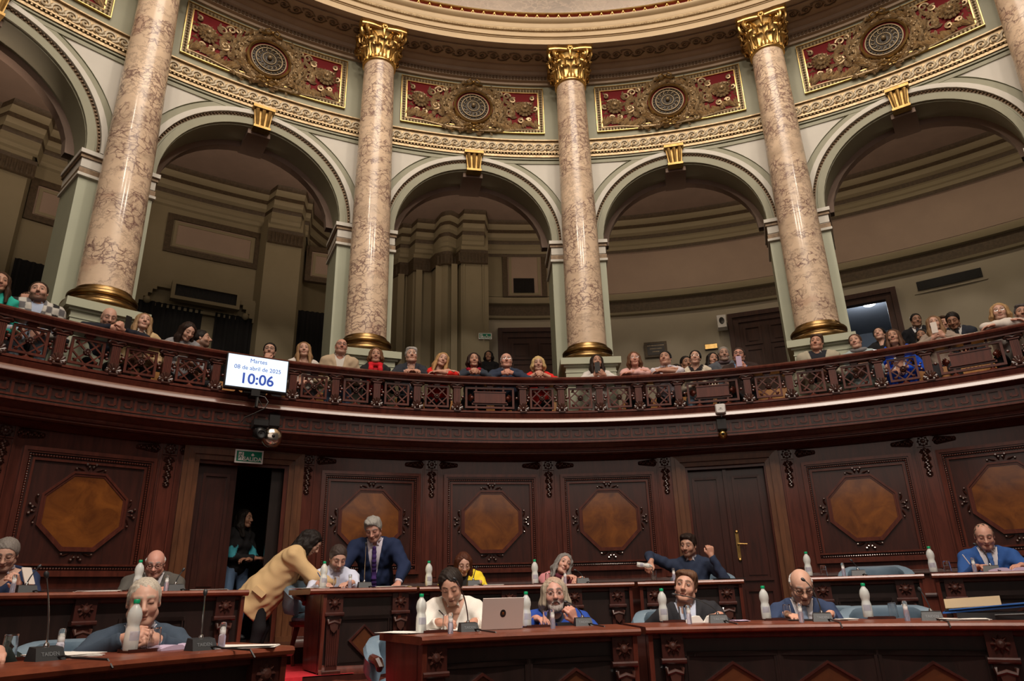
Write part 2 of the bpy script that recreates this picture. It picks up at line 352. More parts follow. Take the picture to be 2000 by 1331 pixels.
# pilaster strips with carved rosette, side garlands and pendant
def carved_cluster(mb, u0, u1, v0, v1, seed, n=14):
    r = random.Random(seed)
    for i in range(n):
        mb.leaf((r.uniform(u0, u1), r.uniform(v0, v1)), r.uniform(0, 6.28), r.uniform(.03, .055), r.uniform(.018, .03), .022, lift=.004)
        mb.ball((r.uniform(u0, u1), .012, r.uniform(v0, v1)), .011, 5)
def make_pilaster():
    root = empty('pilaster', (0, 0, 0), 0, 'x', 'pilaster')
    T = cyl(0, 8.33)
    m = MB(T); m.box(-.115, .115, 0, .02, 1.30, 2.885, nx=2); m.box(-.075, .075, .02, .032, 1.36, 2.72, nx=2); lbuild(m, 'shaft', M['wood'], root)
    m = MB(T)
    for s in (-1, 1): m.box(s*.088-.008, s*.088+.008, 0, .04, 1.30, 2.885)
    m.box(-.09, .09, 0, .04, 2.757, 2.768); lbuild(m, 'edge_bead', M['wood'], root)
    m = MB(T); m.box(-.078, .078, .02, .03, 2.77, 2.885)
    m.lathe([(.0, .07), (.018, .066), (.03, .05), (.05, .05), (.06, .03)], (0, 0, 2.828), 10, 'y')
    for k in range(8): a = k*pi/4; m.leaf((.02*cos(a), 2.828+.02*sin(a)), a, .05, .04, .03, lift=.03)
    lbuild(m, 'rosette', M['carve'], root)
    m = MB(T)
    r = random.Random(3)
    for i in range(16):
        v = 2.73-.022*i; w = .062*(1-.5*i/16)*(.75+.25*cos(i*1.4))
        for s in (-1, 1): m.leaf((s*.004, v), -pi/2+s*.95, w*1.25, .048, .034, lift=.022)
        m.ball((.012*sin(i*2.1), .045, v), .017, 6)
    lbuild(m, 'pendant', M['carve'], root)
    for s in (-1, 1):
        m = MB(T)
        for i in range(12):
            u = .12+.02*i; w = .045*(1-.6*i/12)
            for q in (-1, 1): m.leaf((s*u, 2.828), (0 if s > 0 else pi)+q*.9, w*1.5, .045, .032, lift=.004)
            m.ball((s*u, .026, 2.828+.014*sin(i*2)), .017, 6)
        lbuild(m, 'garland', M['carve'], root)
    return root
PIL = [(-71.85, None), (-60.6, None), (-49.35, 'left of the far left octagon panel'), (-38.1, 'between the far left panel and the open doorway'), (-26.8, 'just right of the open doorway under the exit sign'),
       (-15.45, 'between the first and second middle octagon panels'), (-4.15, 'between the second and third middle octagon panels'), (7.15, 'left of the closed double door'),
       (18.4, 'right of the closed double door'), (29.7, 'between the two right-hand octagon panels'), (40.95, None), (52.2, None)]
pilproto = make_pilaster(); first = True
for ph, w in PIL:
    if w is None and abs(ph) > 58: continue
    o = pilproto if first else copytree(pilproto); first = False
    o.rotation_euler = (0, 0, -rad(ph))
    o['label'] = 'carved dark wood pilaster '+(w or ('at the right edge of the picture' if ph < 45 else 'out past the right edge')); o['group'] = 'pilasters of the panelled wall'
# octagon panels
def make_wallpanel():
    root = empty('wall_panel', (0, 0, 0), 0, 'x', 'wall panel')
    T = flat(0, 8.33*cos(rad(4.4)))
    def rect(a, b0, b1): return [(-a, b0), (a, b0), (a, b1), (-a, b1)]
    def octo(a, b, cz, k=.40): c = a*.38; d = b*.38; return [(-c*1.0, cz-b), (c, cz-b), (a, cz-d), (a, cz+d), (c, cz+b), (-c, cz+b), (-a, cz+d), (-a, cz-d)]
    m = MB(T); m.frame(rect(.655, 1.40, 2.70), rect(.62, 1.44, 2.66), -.04, .05); m.frame(rect(.62, 1.44, 2.66), rect(.60, 1.46, 2.64), -.04, .035); m.frame(rect(.56, 1.50, 2.59), rect(.535, 1.525, 2.565), -.02, .03)
    m.box(-.60, .60, .02, .045, 1.505, 1.525)
    lbuild(m, 'frame', M['wood'], root)
    m = MB(T)
    for s in (-1, 1):
        for i in range(44): m.ball((s*.585, .02, 1.49+.0262*i), .012, 6, sq=(1, 1, 1.15))
    for v in (1.478, 2.618):
        for i in range(43): m.ball((-.56+.0267*i, .02, v), .012, 6, sq=(1.15, 1, 1))
    lbuild(m, 'bead_moulding', M['wood'], root)
    m = MB(T); m.box(-.61, .61, -.05, .0, 1.46, 2.64); lbuild(m, 'field', M['wood_dk'], root)
    m = MB(T); c = 2.065; m.frame(octo(.415, .415, c), octo(.39, .39, c), -.0, .035); m.frame(octo(.39, .39, c), octo(.368, .368, c), 0, .022)
    lbuild(m, 'octagon_moulding', M['wood'], root)
    m = MB(T); m.prism(octo(.372, .372, c), -.01, .012); lbuild(m, 'octagon_inlay', M['inlay'], root)
    m = MB(T)
    for a in (0, pi/2, pi, -pi/2):
        ca, sa = cos(a), sin(a)
        def q(x, y): return (ca*x-sa*y, c+sa*x+ca*y)
        for s in (-1, 1):
            m.leaf(q(.43, s*.02), a+s*.25, .085, .03, .03); p = q(.50, s*.045); m.ball((p[0], .02, p[1]), .018, 6)
            m.leaf(q(.43, s*.05), a+s*1.2, .09, .03, .025); p = q(.445, s*.14); m.ball((p[0], .02, p[1]), .014, 6)
            p = q(.475, s*.02); m.ball((p[0], .02, p[1]), .016, 6)
    lbuild(m, 'carved_crest', M['carve'], root)
    return root
WP = [(-54.7, 'cut by the left picture edge'), (-43.5, 'with dark burl, on the far left beyond the old man'), (-21.0, 'behind the standing man in the navy suit'), (-9.75, 'in the middle above the woman in yellow'),
      (1.5, 'left of the closed double door, above the grey-haired woman'), (24.05, 'right of the closed double door above the empty blue seat'), (35.0, 'at the right edge behind the man in the bright blue suit'), (46.5, 'past the right edge')]
pp = make_wallpanel()
for i, (ph, w) in enumerate(WP):
    o = pp if i == 0 else copytree(pp)
    o.rotation_euler = (0, 0, -rad(ph)); o['label'] = 'octagonal burl wall panel, '+w; o['group'] = 'octagon panels of the lower wall'
# doors of the lower wall
def casing(pc, n):
    m = MB(cyl(pc, 8.33)); 
    for a, b, w in ((.72, .665, .05), (.665, .60, .075), (.60, .535, .04)):
        m.frame([(-a, .5), (-a, 2.74+(a-.535)*.95+.005), (a, 2.74+(a-.535)*.95+.005), (a, .5)], [(-b, .5), (-b, 2.74+(b-.535)*.95), (b, 2.74+(b-.535)*.95), (b, .5)], -.3, w, closed=False)
    for s in (-1, 1): m.box(s*.63-.10, s*.63+.10, 0, .09, .5, .72)
    return tag(m.build('trim_%d' % n, M['wood_br']), kind=S)
casing(-32.1, 3); casing(12.7, 4)
def leaf_door(name, T, u0, u1, handle=0):
    m = MB(T); m.box(u0, u1, -.16, -.11, .5, 2.72)
    for v0, v1 in ((.62, 1.12), (1.22, 2.60)):
        a, b = u0+.08, u1-.08
        m.frame([(a, v0), (b, v0), (b, v1), (a, v1)], [(a+.035, v0+.035), (b-.035, v0+.035), (b-.035, v1-.035), (a+.035, v1-.035)], -.115, -.08)
        m.box(a+.07, b-.07, -.115, -.095, v0+.07, v1-.07)
    d = tag(m.build(name, M['wood_dk']), kind=S)
    if handle:
        h = MB(T); h.box(handle-.022, handle+.022, -.11, -.10, 1.50, 1.84); h.ball((handle, -.10, 1.85), .024, 6); h.ball((handle, -.10, 1.49), .024, 6)
        h.tube([(handle, -.1, 1.69), (handle, -.045, 1.69), (handle+.03, -.04, 1.69), (handle+.115, -.04, 1.685)], [.011, .011, .010, .008], 6)
        o = h.build('door_handle', M['gold_br']); o.parent = d; o['label'] = 'brass lever handle on a long plate'
    return d
Td = cyl(12.7, 8.33)
leaf_door('door_1', Td, -.53, -.01); leaf_door('door_2', Td, .0, .53, .06)
m = MB(Td); m.box(-.03, .015, -.11, -.07, .5, 2.72); tag(m.build('trim_5', M['wood_dk']), kind=S)
leaf_door('door_3', cyl(-32.1, 8.33), -.53, -.06)
# room beyond the open doorway
m = MB(cyl(-32.1, 8.33)); m.box(-1.0, 1.3, -2.2, -2.1, .4, 3.0); m.box(1.25, 1.3, -2.2, -.1, .4, 3.0); m.box(-1.0, -.95, -2.2, -.2, .4, 3.0); m.box(-1, 1.3, -2.2, -.1, 2.98, 3.05); m.box(-1, 1.3, -2.2, -.1, .4, .5)
m.box(.36, .53, -.20, -.14, .5, 2.72)
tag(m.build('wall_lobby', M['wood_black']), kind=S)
m = MB(flat(-32.35, 10.3)); m.box(-.12, .12, 0, .04, 1.9, 2.7); m.box(-.14, .14, 0, .06, 2.2, 2.26); m.box(-.14, .14, 0, .06, 2.62, 2.66)
for i in range(8): m.box(-.115+.03*i, -.10+.03*i, .04, .05, 2.28, 2.6)
tag(m.build('lobby_pier', M['back_up']), 'pale fluted pier seen through the open doorway behind the young woman', 'pier')
# ================================================================ arcade wall
RW, TH = 9.05, .72
HW, ZS, RA = 1.335, 6.74, 1.365          # opening half width, springing height, arch rise
def arch_pts(r, n=28, hw=None): return [(r*cos(pi-pi*i/n), ZS+r*sin(pi*i/n)) for i in range(n+1)]
mb = MB()
half = rad(11.25)*RW
for bc in BAYS:
    mb.T = cyl(bc, RW); n = 28
    a = [(HW*cos(pi-pi*i/n), ZS+RA*sin(pi*i/n)) for i in range(n+1)]
    for w in (0, -TH):
        vs = []; fs = []
        for (u, z) in a: vs += [(u, w, z), (u, w, 10.15)]
        for i in range(n): fs.append((2*i, 2*i+2, 2*i+3, 2*i+1))
        mb.add(vs, fs)
        for s in (-1, 1): mb.add([(s*HW, w, 3.1), (s*half, w, 3.1), (s*half, w, 10.15), (s*HW, w, 10.15)], [(0, 1, 2, 3)])
    # intrados and jambs
    path = [(-HW, 3.1)]+a+[(HW, 3.1)]
    vs = [(u, 0, z) for u, z in path]+[(u, -TH, z) for u, z in path]; k = len(path)
    mb.add(vs, [(i, i+1, k+i+1, k+i) for i in range(k-1)], 0, True)
mb.T = None
tag(mb.build('wall_arcade', M['green']), kind=S)
# inner back arch seen through each opening (second order, brown)
mb = MB()
for bc in BAYS:
    mb.T = cyl(bc, RW)
    a = [(-(HW-.12), 6.9)]+[((HW-.10)*cos(pi-pi*i/24), ZS+.05+(RA-.14)*sin(pi*i/24)) for i in range(2, 23)]+[(HW-.12, 6.9)]
    b = [(-(HW+.05), 6.9)]+[((HW+.05)*cos(pi-pi*i/24), ZS+.05+(RA+.05)*sin(pi*i/24)) for i in range(2, 23)]+[(HW+.05, 6.9)]
    mb.frame(b, a, -.62, -.46, closed=False)
    mb.box(-.17, .17, -.66, -.03, ZS+RA-.10, ZS+RA+.06)
mb.T = None
tag(mb.build('trim_6', M['brownp']), kind=S)
# vertical strips beside the columns, spandrel panels, imposts, archivolts, wave band
mbA, mbW, mbI, mbIw, mbB, mbG, mbGl = MB(), MB(), MB(), MB(), MB(), MB(), MB()
for bc in BAYS:
    T = cyl(bc, RW)
    for m_ in (mbA, mbW, mbI, mbIw, mbB, mbG, mbGl): m_.T = T
    # archivolt rings
    def band(m_, r0, r1, w0, w1, z=0):
        o = [(r1*cos(pi-pi*i/36), ZS+.02+r1*1.02*sin(pi*i/36)) for i in range(37)]; q = [(r0*cos(pi-pi*i/36), ZS+.02+r0*1.02*sin(pi*i/36)) for i in range(37)]
        m_.frame(o, q, w0, w1, closed=False)
    band(mbA, HW+.002, HW+.10, 0, .045); band(mbA, HW+.105, HW+.125, 0, .03); band(mbIw, HW+.165, HW+.205, 0, .085); band(mbIw, HW+.205, HW+.25, 0, .065); band(mbA, HW+.25, HW+.34, 0, .03)
    for i in range(1, 90):
        t = pi*i/90; r = HW+.147; mbB.ball((r*cos(t), .045, ZS+.02+r*1.02*sin(t)), .016, 5, sq=(1, 1, 1))
    band(mbB, HW+.128, HW+.165, 0, .03)
    # spandrel plaster
    for s in (-1, 1):
        ro = HW+.365; pts = [(s*ro*cos(t), ZS+.02+ro*1.02*sin(t)) for t in [rad(8+i*4.5) for i in range(14)]]
        pts = [p for p in pts if p[1] < 8.30 and abs(p[0]) < 1.63]
        poly = [(s*1.63, 8.31)]+[(s*1.63, pts[0][1]-.0)]+pts+[(pts[-1][0]-s*.02, 8.31)]
        cx = sum(p[0] for p in poly)/len(poly); cz = sum(p[1] for p in poly)/len(poly)
        mbW.frame([(x+(x-cx)*.04, z+(z-cz)*.05) for x, z in poly], poly, -.01, .02, 1)
        m0 = len(mbW.v); mbW.add([(p[0], .008, p[1]) for p in poly], [tuple(range(len(poly)))], 0)
        # imposts on both faces of the pier side
        for (z0, z1, ww, uu, m_) in ((6.68, 6.74, .10, .055, mbIw), (6.63, 6.68, .07, .04, mbB), (6.50, 6.63, .05, .02, mbIw), (6.40, 6.48, .06, .03, mbB), (6.36, 6.40, .075, .04, mbIw), (6.42, 6.50, .04, .015, mbIw)):
            u0, u1 = sorted((s*(HW-uu), s*1.70)); m_.box(u0, u1, -TH-.02, ww, z0, z1)
        # pale green pier face and jamb lining
        u0, u1 = sorted((s*(HW-.012), s*1.66)); mbGl.box(u0, u1, -TH-.01, .03, 3.12, 6.36)
        u0, u1 = sorted((s*1.66, s*1.71)); mbA.box(u0, u1, 0, .05, 6.74, 8.40)
    # horizontal fillets above, wave band, egg band
    nx = 14; hw = half-.02
    mbA.box(-hw, hw, 0, .035, 8.30, 8.36, nx=nx); mbA.box(-hw, hw, 0, .055, 8.375, 8.40, nx=nx)
    mbG.box(-hw, hw, 0, .07, 8.415, 8.46, nx=nx); mbG.box(-hw, hw, 0, .085, 8.50, 8.525, nx=nx); mbG.box(-hw, hw, 0, .085, 8.755, 8.775, nx=nx)
    for i in range(62): mbG.ball((-hw+.03+i*.057, .075, 8.478), .021, 5)
    mbG.box(-hw, hw, 0, .045, 8.525, 8.755, nx=nx)
    for i in range(21):
        u0 = -hw+.085+i*.168; sp = []
        for j in range(17):
            t = j/16; a = pi*1.15-t*2.9*pi; r = .070*(1-t)+.014
            sp.append((u0+r*cos(a), .055+.008*t, 8.632+r*sin(a)*.95))
        sp = [(u0-.155, .052, 8.555), (u0-.105, .054, 8.570)]+sp
        mbI.tube(sp, [.012, .018]+[.021-.009*j/16 for j in range(17)], 5)
        mbG.tube([(u0-.15, .05, 8.60), (u0-.08, .05, 8.69), (u0, .05, 8.715), (u0+.06, .05, 8.70)], .007, 4)
        mbG.leaf((u0-.06, 8.60), -.9, .07, .035, .02, lift=.045)
for m_, nm, mt in ((mbA, 'trim_7', M['green']), (mbW, 'trim_8', [M['white'], M['green']]), (mbIw, 'trim_9', M['white']), (mbB, 'trim_10', M['browngold']), (mbG, 'trim_11', M['gold_dull']), (mbGl, 'trim_12', M['green_lt']), (mbI, 'trim_28', M['cream_gold'])):
    m_.T = None; tag(m_.build(nm, mt), kind=S)
# keystones
def make_key():
    root = empty('keystone', (0, 0, 0), 0, 'x', 'keystone'); T = cyl(0, RW)
    m = MB(T); z0, z1 = 8.05, 8.42
    m.prism([(-.11, z0), (.11, z0), (.15, z1), (-.15, z1)], 0, .13); m.box(-.17, .17, 0, .19, 8.37, 8.42); m.box(-.13, .13, 0, .16, 8.03, 8.07)
    lbuild(m, 'block', M['gold_br'], root)
    m = MB(T)
    for u in (-.085, 0, .085): m.tube([(u*.85, .13, z0+.02), (u*.95, .155, z0+.14), (u*1.15, .17, z0+.30)], [.022, .028, .032], 7)
    lbuild(m, 'fluting', M['gold_br'], root); return root
kp = make_key()
NMB = ['at the far left edge', 'of the second arch from the left', 'of the middle arch', 'of the arch right of the middle column', 'of the arch at the far right', 'past the right edge']
BI = {-55.65: 0, -33.15: 1, -10.65: 2, 11.85: 3, 34.35: 4, 56.85: 5}
for i, bc in enumerate(BAYS):
    o = kp if i == 0 else copytree(kp); o.rotation_euler = (0, 0, -rad(bc)); o['label'] = 'gilded scroll keystone '+NMB[i]; o['group'] = 'gilded keystones'
# ---- gilded relief panels
def make_relief():
    root = empty('relief_panel', (0, 0, 0), 0, 'x', 'relief panel'); T = cyl(0, RW); r = random.Random(11)
    a, z0, z1 = 1.30, 8.94, 9.93; zc = 9.43
    def rect(k): return [(-a+k, z0+k), (a-k, z0+k), (a-k, z1-k), (-a+k, z1-k)]
    m = MB(T); m.box(-a+.02, a-.02, 0, .012, z0+.02, z1-.02, nx=12); lbuild(m, 'background', M['crimson'], root)
    m = MB(T)
    for s in (-1, 1):
        u = s*(a-.006); m.box(u-.006, u+.006, 0, .05, z0, z1); u = s*(a-.10); m.box(u-.009, u+.009, 0, .035, z0+.1, z1-.1)
    for z in (z0, z1-.016): m.box(-a, a, 0, .05, z, z+.010, nx=12)
    for z in (z0+.085, z1-.105): m.box(-a+.1, a-.1, 0, .035, z, z+.014, nx=12)
    lbuild(m, 'gilt_fillet', M['gold'], root)
    m = MB(T)
    for s in (-1, 1): u = s*(a-.055); m.box(u-.04, u+.04, 0, .03, z0+.016, z1-.016)
    m.box(-a+.02, a-.02, 0, .03, z1-.088, z1-.016, nx=12); m.box(-a+.02, a-.02, 0, .03, z0+.016, z0+.085, nx=12)
    for i in range(46): u = -a+.055+i*.0553; m.leaf((u, z1-.085), pi/2, .06, .035, .02, lift=.03); m.leaf((u, z0+.02), pi/2, .06, .035, .02, lift=.03)
    for i in range(16):
        for s in (-1, 1): m.leaf((s*(a-.055), z0+.08+i*.053), pi/2, .05, .05, .02, lift=.03)
    lbuild(m, 'leaf_border', M['dull_br'], root)
    # medallion
    m = MB(T); m.lathe([(.355, 0), (.355, .10), (.33, .12), (.31, .09)], (0, 0, zc-.01), 36, 'y'); lbuild(m, 'medallion_ring', M['gold_br'], root)
    m = MB(T); m.lathe([(.32, .02), (.31, .07), (.29, .055)], (0, 0, zc-.01), 32, 'y'); lbuild(m, 'medallion_band', M['crimson'], root)
    m = MB(T); m.lathe([(0, .10), (.10, .09), (.20, .07), (.29, .045)], (0, 0, zc-.01), 32, 'y'); md = lbuild(m, 'medallion', M['band_black'], root)
    m = MB(T); m.lathe([(.29, .05), (.285, .075), (.27, .075), (.265, .055)], (0, 0, zc-.01), 32, 'y'); m.lathe([(.225, .07), (.22, .09), (.205, .09), (.20, .075)], (0, 0, zc-.01), 32, 'y')
    m.lathe([(.115, .09), (.11, .105), (.10, .105), (.095, .09)], (0, 0, zc-.01), 24, 'y'); m.ball((0, .12, zc-.01), .042, 10)
    for k in range(14):
        t = k*2*pi/14; cx, cz = .158*cos(t), zc-.01+.158*sin(t); m.tube([(cx+(.034-.004*j)*cos(t+j*.95), .088, cz+(.034-.004*j)*sin(t+j*.95)) for j in range(8)], .0065, 4)
        m.ball((.247*cos(t), .07, zc-.01+.247*sin(t)), .013, 5); m.ball((.247*cos(t+.22), .07, zc-.01+.247*sin(t+.22)), .009, 5)
    for q, nn in ((.07, 14), (.085, 18)):
        for k in range(nn): t = k*2*pi/nn; m.ball((q*cos(t), .10, zc-.01+q*sin(t)), .008, 5)
    lbuild(m, 'medallion_scrollwork', M['dull_br'], root)
    # wreath
    m = MB(T)
    for k in range(330):
        t = r.uniform(0, 2*pi); rr = r.uniform(.37, .54); u, v = rr*1.08*cos(t), zc+rr*1.0*sin(t)
        d = math.atan2(sin(t), cos(t)); side = 1 if u > 0 else -1
        dirn = t+side*(pi/2)+r.uniform(-.55, .55)+(0 if side > 0 else 0)
        m.leaf((u, v), dirn, r.uniform(.09, .14), r.uniform(.038, .058), r.uniform(.02, .045), lift=r.uniform(.02, .085))
    m.lathe([(.35, .03), (.42, .07), (.50, .02)], (0, 0, zc), 30, 'y', sc=(1.06, 1.0))
    for k in range(60): t = r.uniform(0, 2*pi); rr = r.uniform(.38, .5); m.ball((rr*1.08*cos(t), .085, zc+rr*sin(t)), .017, 6)
    lbuild(m, 'wreath', M['gold_dull'], root)
    for v, sg in ((zc+.49, 1), (zc-.48, -1)):
        m = MB(T)
        for s in (-1, 1):
            m.tube([(s*.005, .12, v), (s*.06, .14, v+.05*sg), (s*.12, .13, v+.02*sg), (s*.09, .12, v-.04), (s*.02, .13, v-.02)], .014, 6)
            m.tube([(0, .12, v), (s*.07, .125, v-.05*sg), (s*.17, .10, v-.03*sg)], .015, 6)
        m.ball((0, .135, v), .032, 8)
        lbuild(m, 'ribbon', M['gold_br'], root)
    # rosettes
    for s in (-1, 1):
        m = MB(T); c = (s*.95, zc+.02)
        for rr, nn, L in ((.07, 14, .10), (.03, 10, .08)):
            for k in range(nn): t = k*2*pi/nn; m.leaf((c[0]+rr*cos(t), c[1]+rr*sin(t)), t, L, .045, .03, lift=.10 if rr < .05 else .06)
        m.lathe([(.0, .04), (.08, .075), (.13, .03)], (c[0], 0, c[1]), 16, 'y'); m.ball((c[0], .12, c[1]), .035, 8)
        lbuild(m, 'rosette', M['gold_dull'], root)
    m = MB(T)
    for s in (-1, 1):
        def spiral(cx, cz, R0, turns, a0, w=.03, th=.02, sg=1):
            return [(s*(cx+(R0*(1-.8*j/14))*cos(a0+sg*turns*2*pi*j/14)), w+.02*j/14, cz+(R0*(1-.8*j/14))*sin(a0+sg*turns*2*pi*j/14)) for j in range(15)]
        for cx, cz, R0, tn, a0, sg in ((.62, zc+.30, .075, 1.3, 0, 1), (.50, zc+.34, .05, 1.2, 2, -1), (.74, zc+.22, .07, 1.1, 1, 1), (.88, zc-.22, .06, 1.4, 1, 1), (1.02, zc-.20, .05, 1.2, 3, -1), (.95, zc+.02, .185, .75, .8, 1), (1.10, zc+.27, .05, 1.1, 1, 1), (1.14, zc+.05, .05, 1.0, 4, 1), (.68, zc-.05, .08, 1.2, 5, -1)):
            m.tube(spiral(cx, cz, R0, tn, a0, sg=sg), [.022-.008*j/14 for j in range(15)], 5)
        for k in range(90):
            t = k/90; u = 1.22-.95*t+r.uniform(-.03, .03); v = z0+.13+.05*sin(t*9)+r.uniform(-.025, .05)-.06*t
            m.leaf((s*u, v), (pi/2+s*(.9*r.uniform(.2, 1.3))) if s > 0 else (pi/2-.9*r.uniform(.2, 1.3)), r.uniform(.11, .18), r.uniform(.036, .058), .034, lift=.02+.03*t)
        for k in range(40): m.leaf((s*r.uniform(.52, .82), zc+r.uniform(-.22, .22)), r.uniform(0, 6.28), .14, .06, .035, lift=.03)
        for k in range(16): m.leaf((s*r.uniform(1.05, 1.16), zc+r.uniform(-.12, .33)), r.uniform(0, 6.28), .075, .028, .022, lift=.015)
        m.tube([(s*1.25, .02, z0+.10), (s*.9, .03, z0+.09), (s*.5, .05, z0+.02), (s*.1, .08, z0-.02)], .018, 5)
    for k in range(26): m.leaf((r.uniform(-.5, .5), z0+r.uniform(-.05, .04)), r.uniform(0, 6.28), .09, .04, .03, lift=.06)
    lbuild(m, 'foliage', M['gold_dull'], root)
    return root

rp = make_relief()
RN = ['at the top left corner, mostly hidden by the left column', 'left of the second column', 'over the middle arch', 'right of the middle column', 'at the far right, seen largest', 'past the right edge']
for i, bc in enumerate(BAYS):
    o = rp if i == 0 else copytree(rp); o.rotation_euler = (0, 0, -rad(bc)); o['label'] = 'crimson and gilt relief panel '+RN[i]; o['group'] = 'gilded relief panels above the arches'
# ---- entablature: coved soffit, cream ring, red beaded band, marble frieze
mb = MB(); mb.ring([(9.05, 10.0), (9.0, 10.0), (8.99, 10.04), (8.93, 10.05), (8.93, 10.12), (8.88, 10.14), (8.86, 10.19), (8.78, 10.20), (8.74, 10.24), (8.70, 10.24), (8.70, 10.215), (8.36, 10.215), (8.36, 10.24), (8.30, 10.24), (8.30, 10.215), (8.2, 10.215)], LO, HI, 100)
tag(mb.build('trim_13', M['soffit']), kind=S)
mb = MB(); n = int(rad(HI-LO)*8.95/.06)
for i in range(n): mb.T = cyl(LO+math.degrees(.06*(i+.5)/8.95), 8.96); mb.box(-.018, .018, 0, .05, 10.06, 10.115)
n = int(rad(HI-LO)*8.5/.20)
for i in range(n):
    a0 = rad(LO)+.20*(i+.5)/8.5; rr = 8.53
    def Q(x, y, h=0): q = rr+y; return (q*sin(a0+x/q), q*cos(a0+x/q), 10.215-h)
    sg = 1 if i % 2 else -1; mb.T = None
    mb.tube([Q((.075-.0055*j)*cos(j*.7), sg*(.075-.0055*j)*sin(j*.7), .012) for j in range(12)], .012, 4)
    mb.tube([Q(-.12, -sg*.08, .01), Q(-.04, -sg*.10, .012), Q(.04, -sg*.08, .012), Q(.1, 0, .012)], .012, 4)
    mb.ball(Q(0, 0, .012), .022, 6); mb.ball(Q(.1, sg*.06, .01), .02, 5)
mb.T = None; tag(mb.build('trim_14', M['browngold']), kind=S)
mb = MB(); mb.ring([(8.2, 10.215), (8.2, 10.33), (8.185, 10.33), (8.185, 10.345), (8.16, 10.35), (8.16, 10.44)], LO, HI, 100)
mb.ring([(8.13, 10.50), (8.12, 10.52), (8.12, 10.60), (8.10, 10.61), (8.06, 10.635), (8.05, 10.66), (8.05, 10.675), (8.10, 10.68)], LO, HI, 100)
mb.ring([(7.98, 11.34), (7.90, 11.36), (7.80, 11.42), (7.70, 11.52), (7.70, 11.6)], LO, HI, 80)
tag(mb.build('trim_15', M['cream']), kind=S)
mb = MB(); mb.ring([(8.16, 10.44), (8.13, 10.45), (8.12, 10.47), (8.13, 10.49), (8.13, 10.50)], LO, HI, 100)
n = int(rad(HI-LO)*8.15/.045)
for i in range(n): mb.T = cyl(LO+math.degrees(.045*(i+.5)/8.15), 8.14); mb.leaf((0, 10.485), -pi/2, .045, .03, .02)
mb.T = None; tag(mb.build('trim_16', M['gold_dull']), kind=S)
mb = MB(); mb.ring([(8.11, 10.68), (8.11, 10.755)], LO, HI, 100); tag(mb.build('trim_17', M['crimson']), kind=S)
mb = MB(); mb.ring([(8.11, 10.755), (8.06, 10.765), (8.05, 10.78), (8.08, 10.795)], LO, HI, 100)
n = int(rad(HI-LO)*8.1/.19)
for i in range(n):
    mb.T = cyl(LO+math.degrees(.19*(i+.5)/8.1), 8.11); mb.ball((0, .04, 10.725), .022, 6); mb.box(-.035, .035, 0, .03, 10.695, 10.708); mb.box(-.022, .022, 0, .04, 10.705, 10.72)
mb.T = None; tag(mb.build('trim_18', M['gold']), kind=S)
mb = MB(); mb.ring([(8.08, 10.795), (8.08, 11.33), (7.98, 11.34)], LO, HI, 100); tag(mb.build('wall_frieze', M['marble2']), kind=S)
mb = MB(); mb.ring([(7.72, 11.58), (7.4, 12.2), (6.6, 13.2), (5.4, 14.1), (4.2, 14.7)], -180, 180, 96); tag(mb.build('ceiling_dome', M['cream']), kind=S)
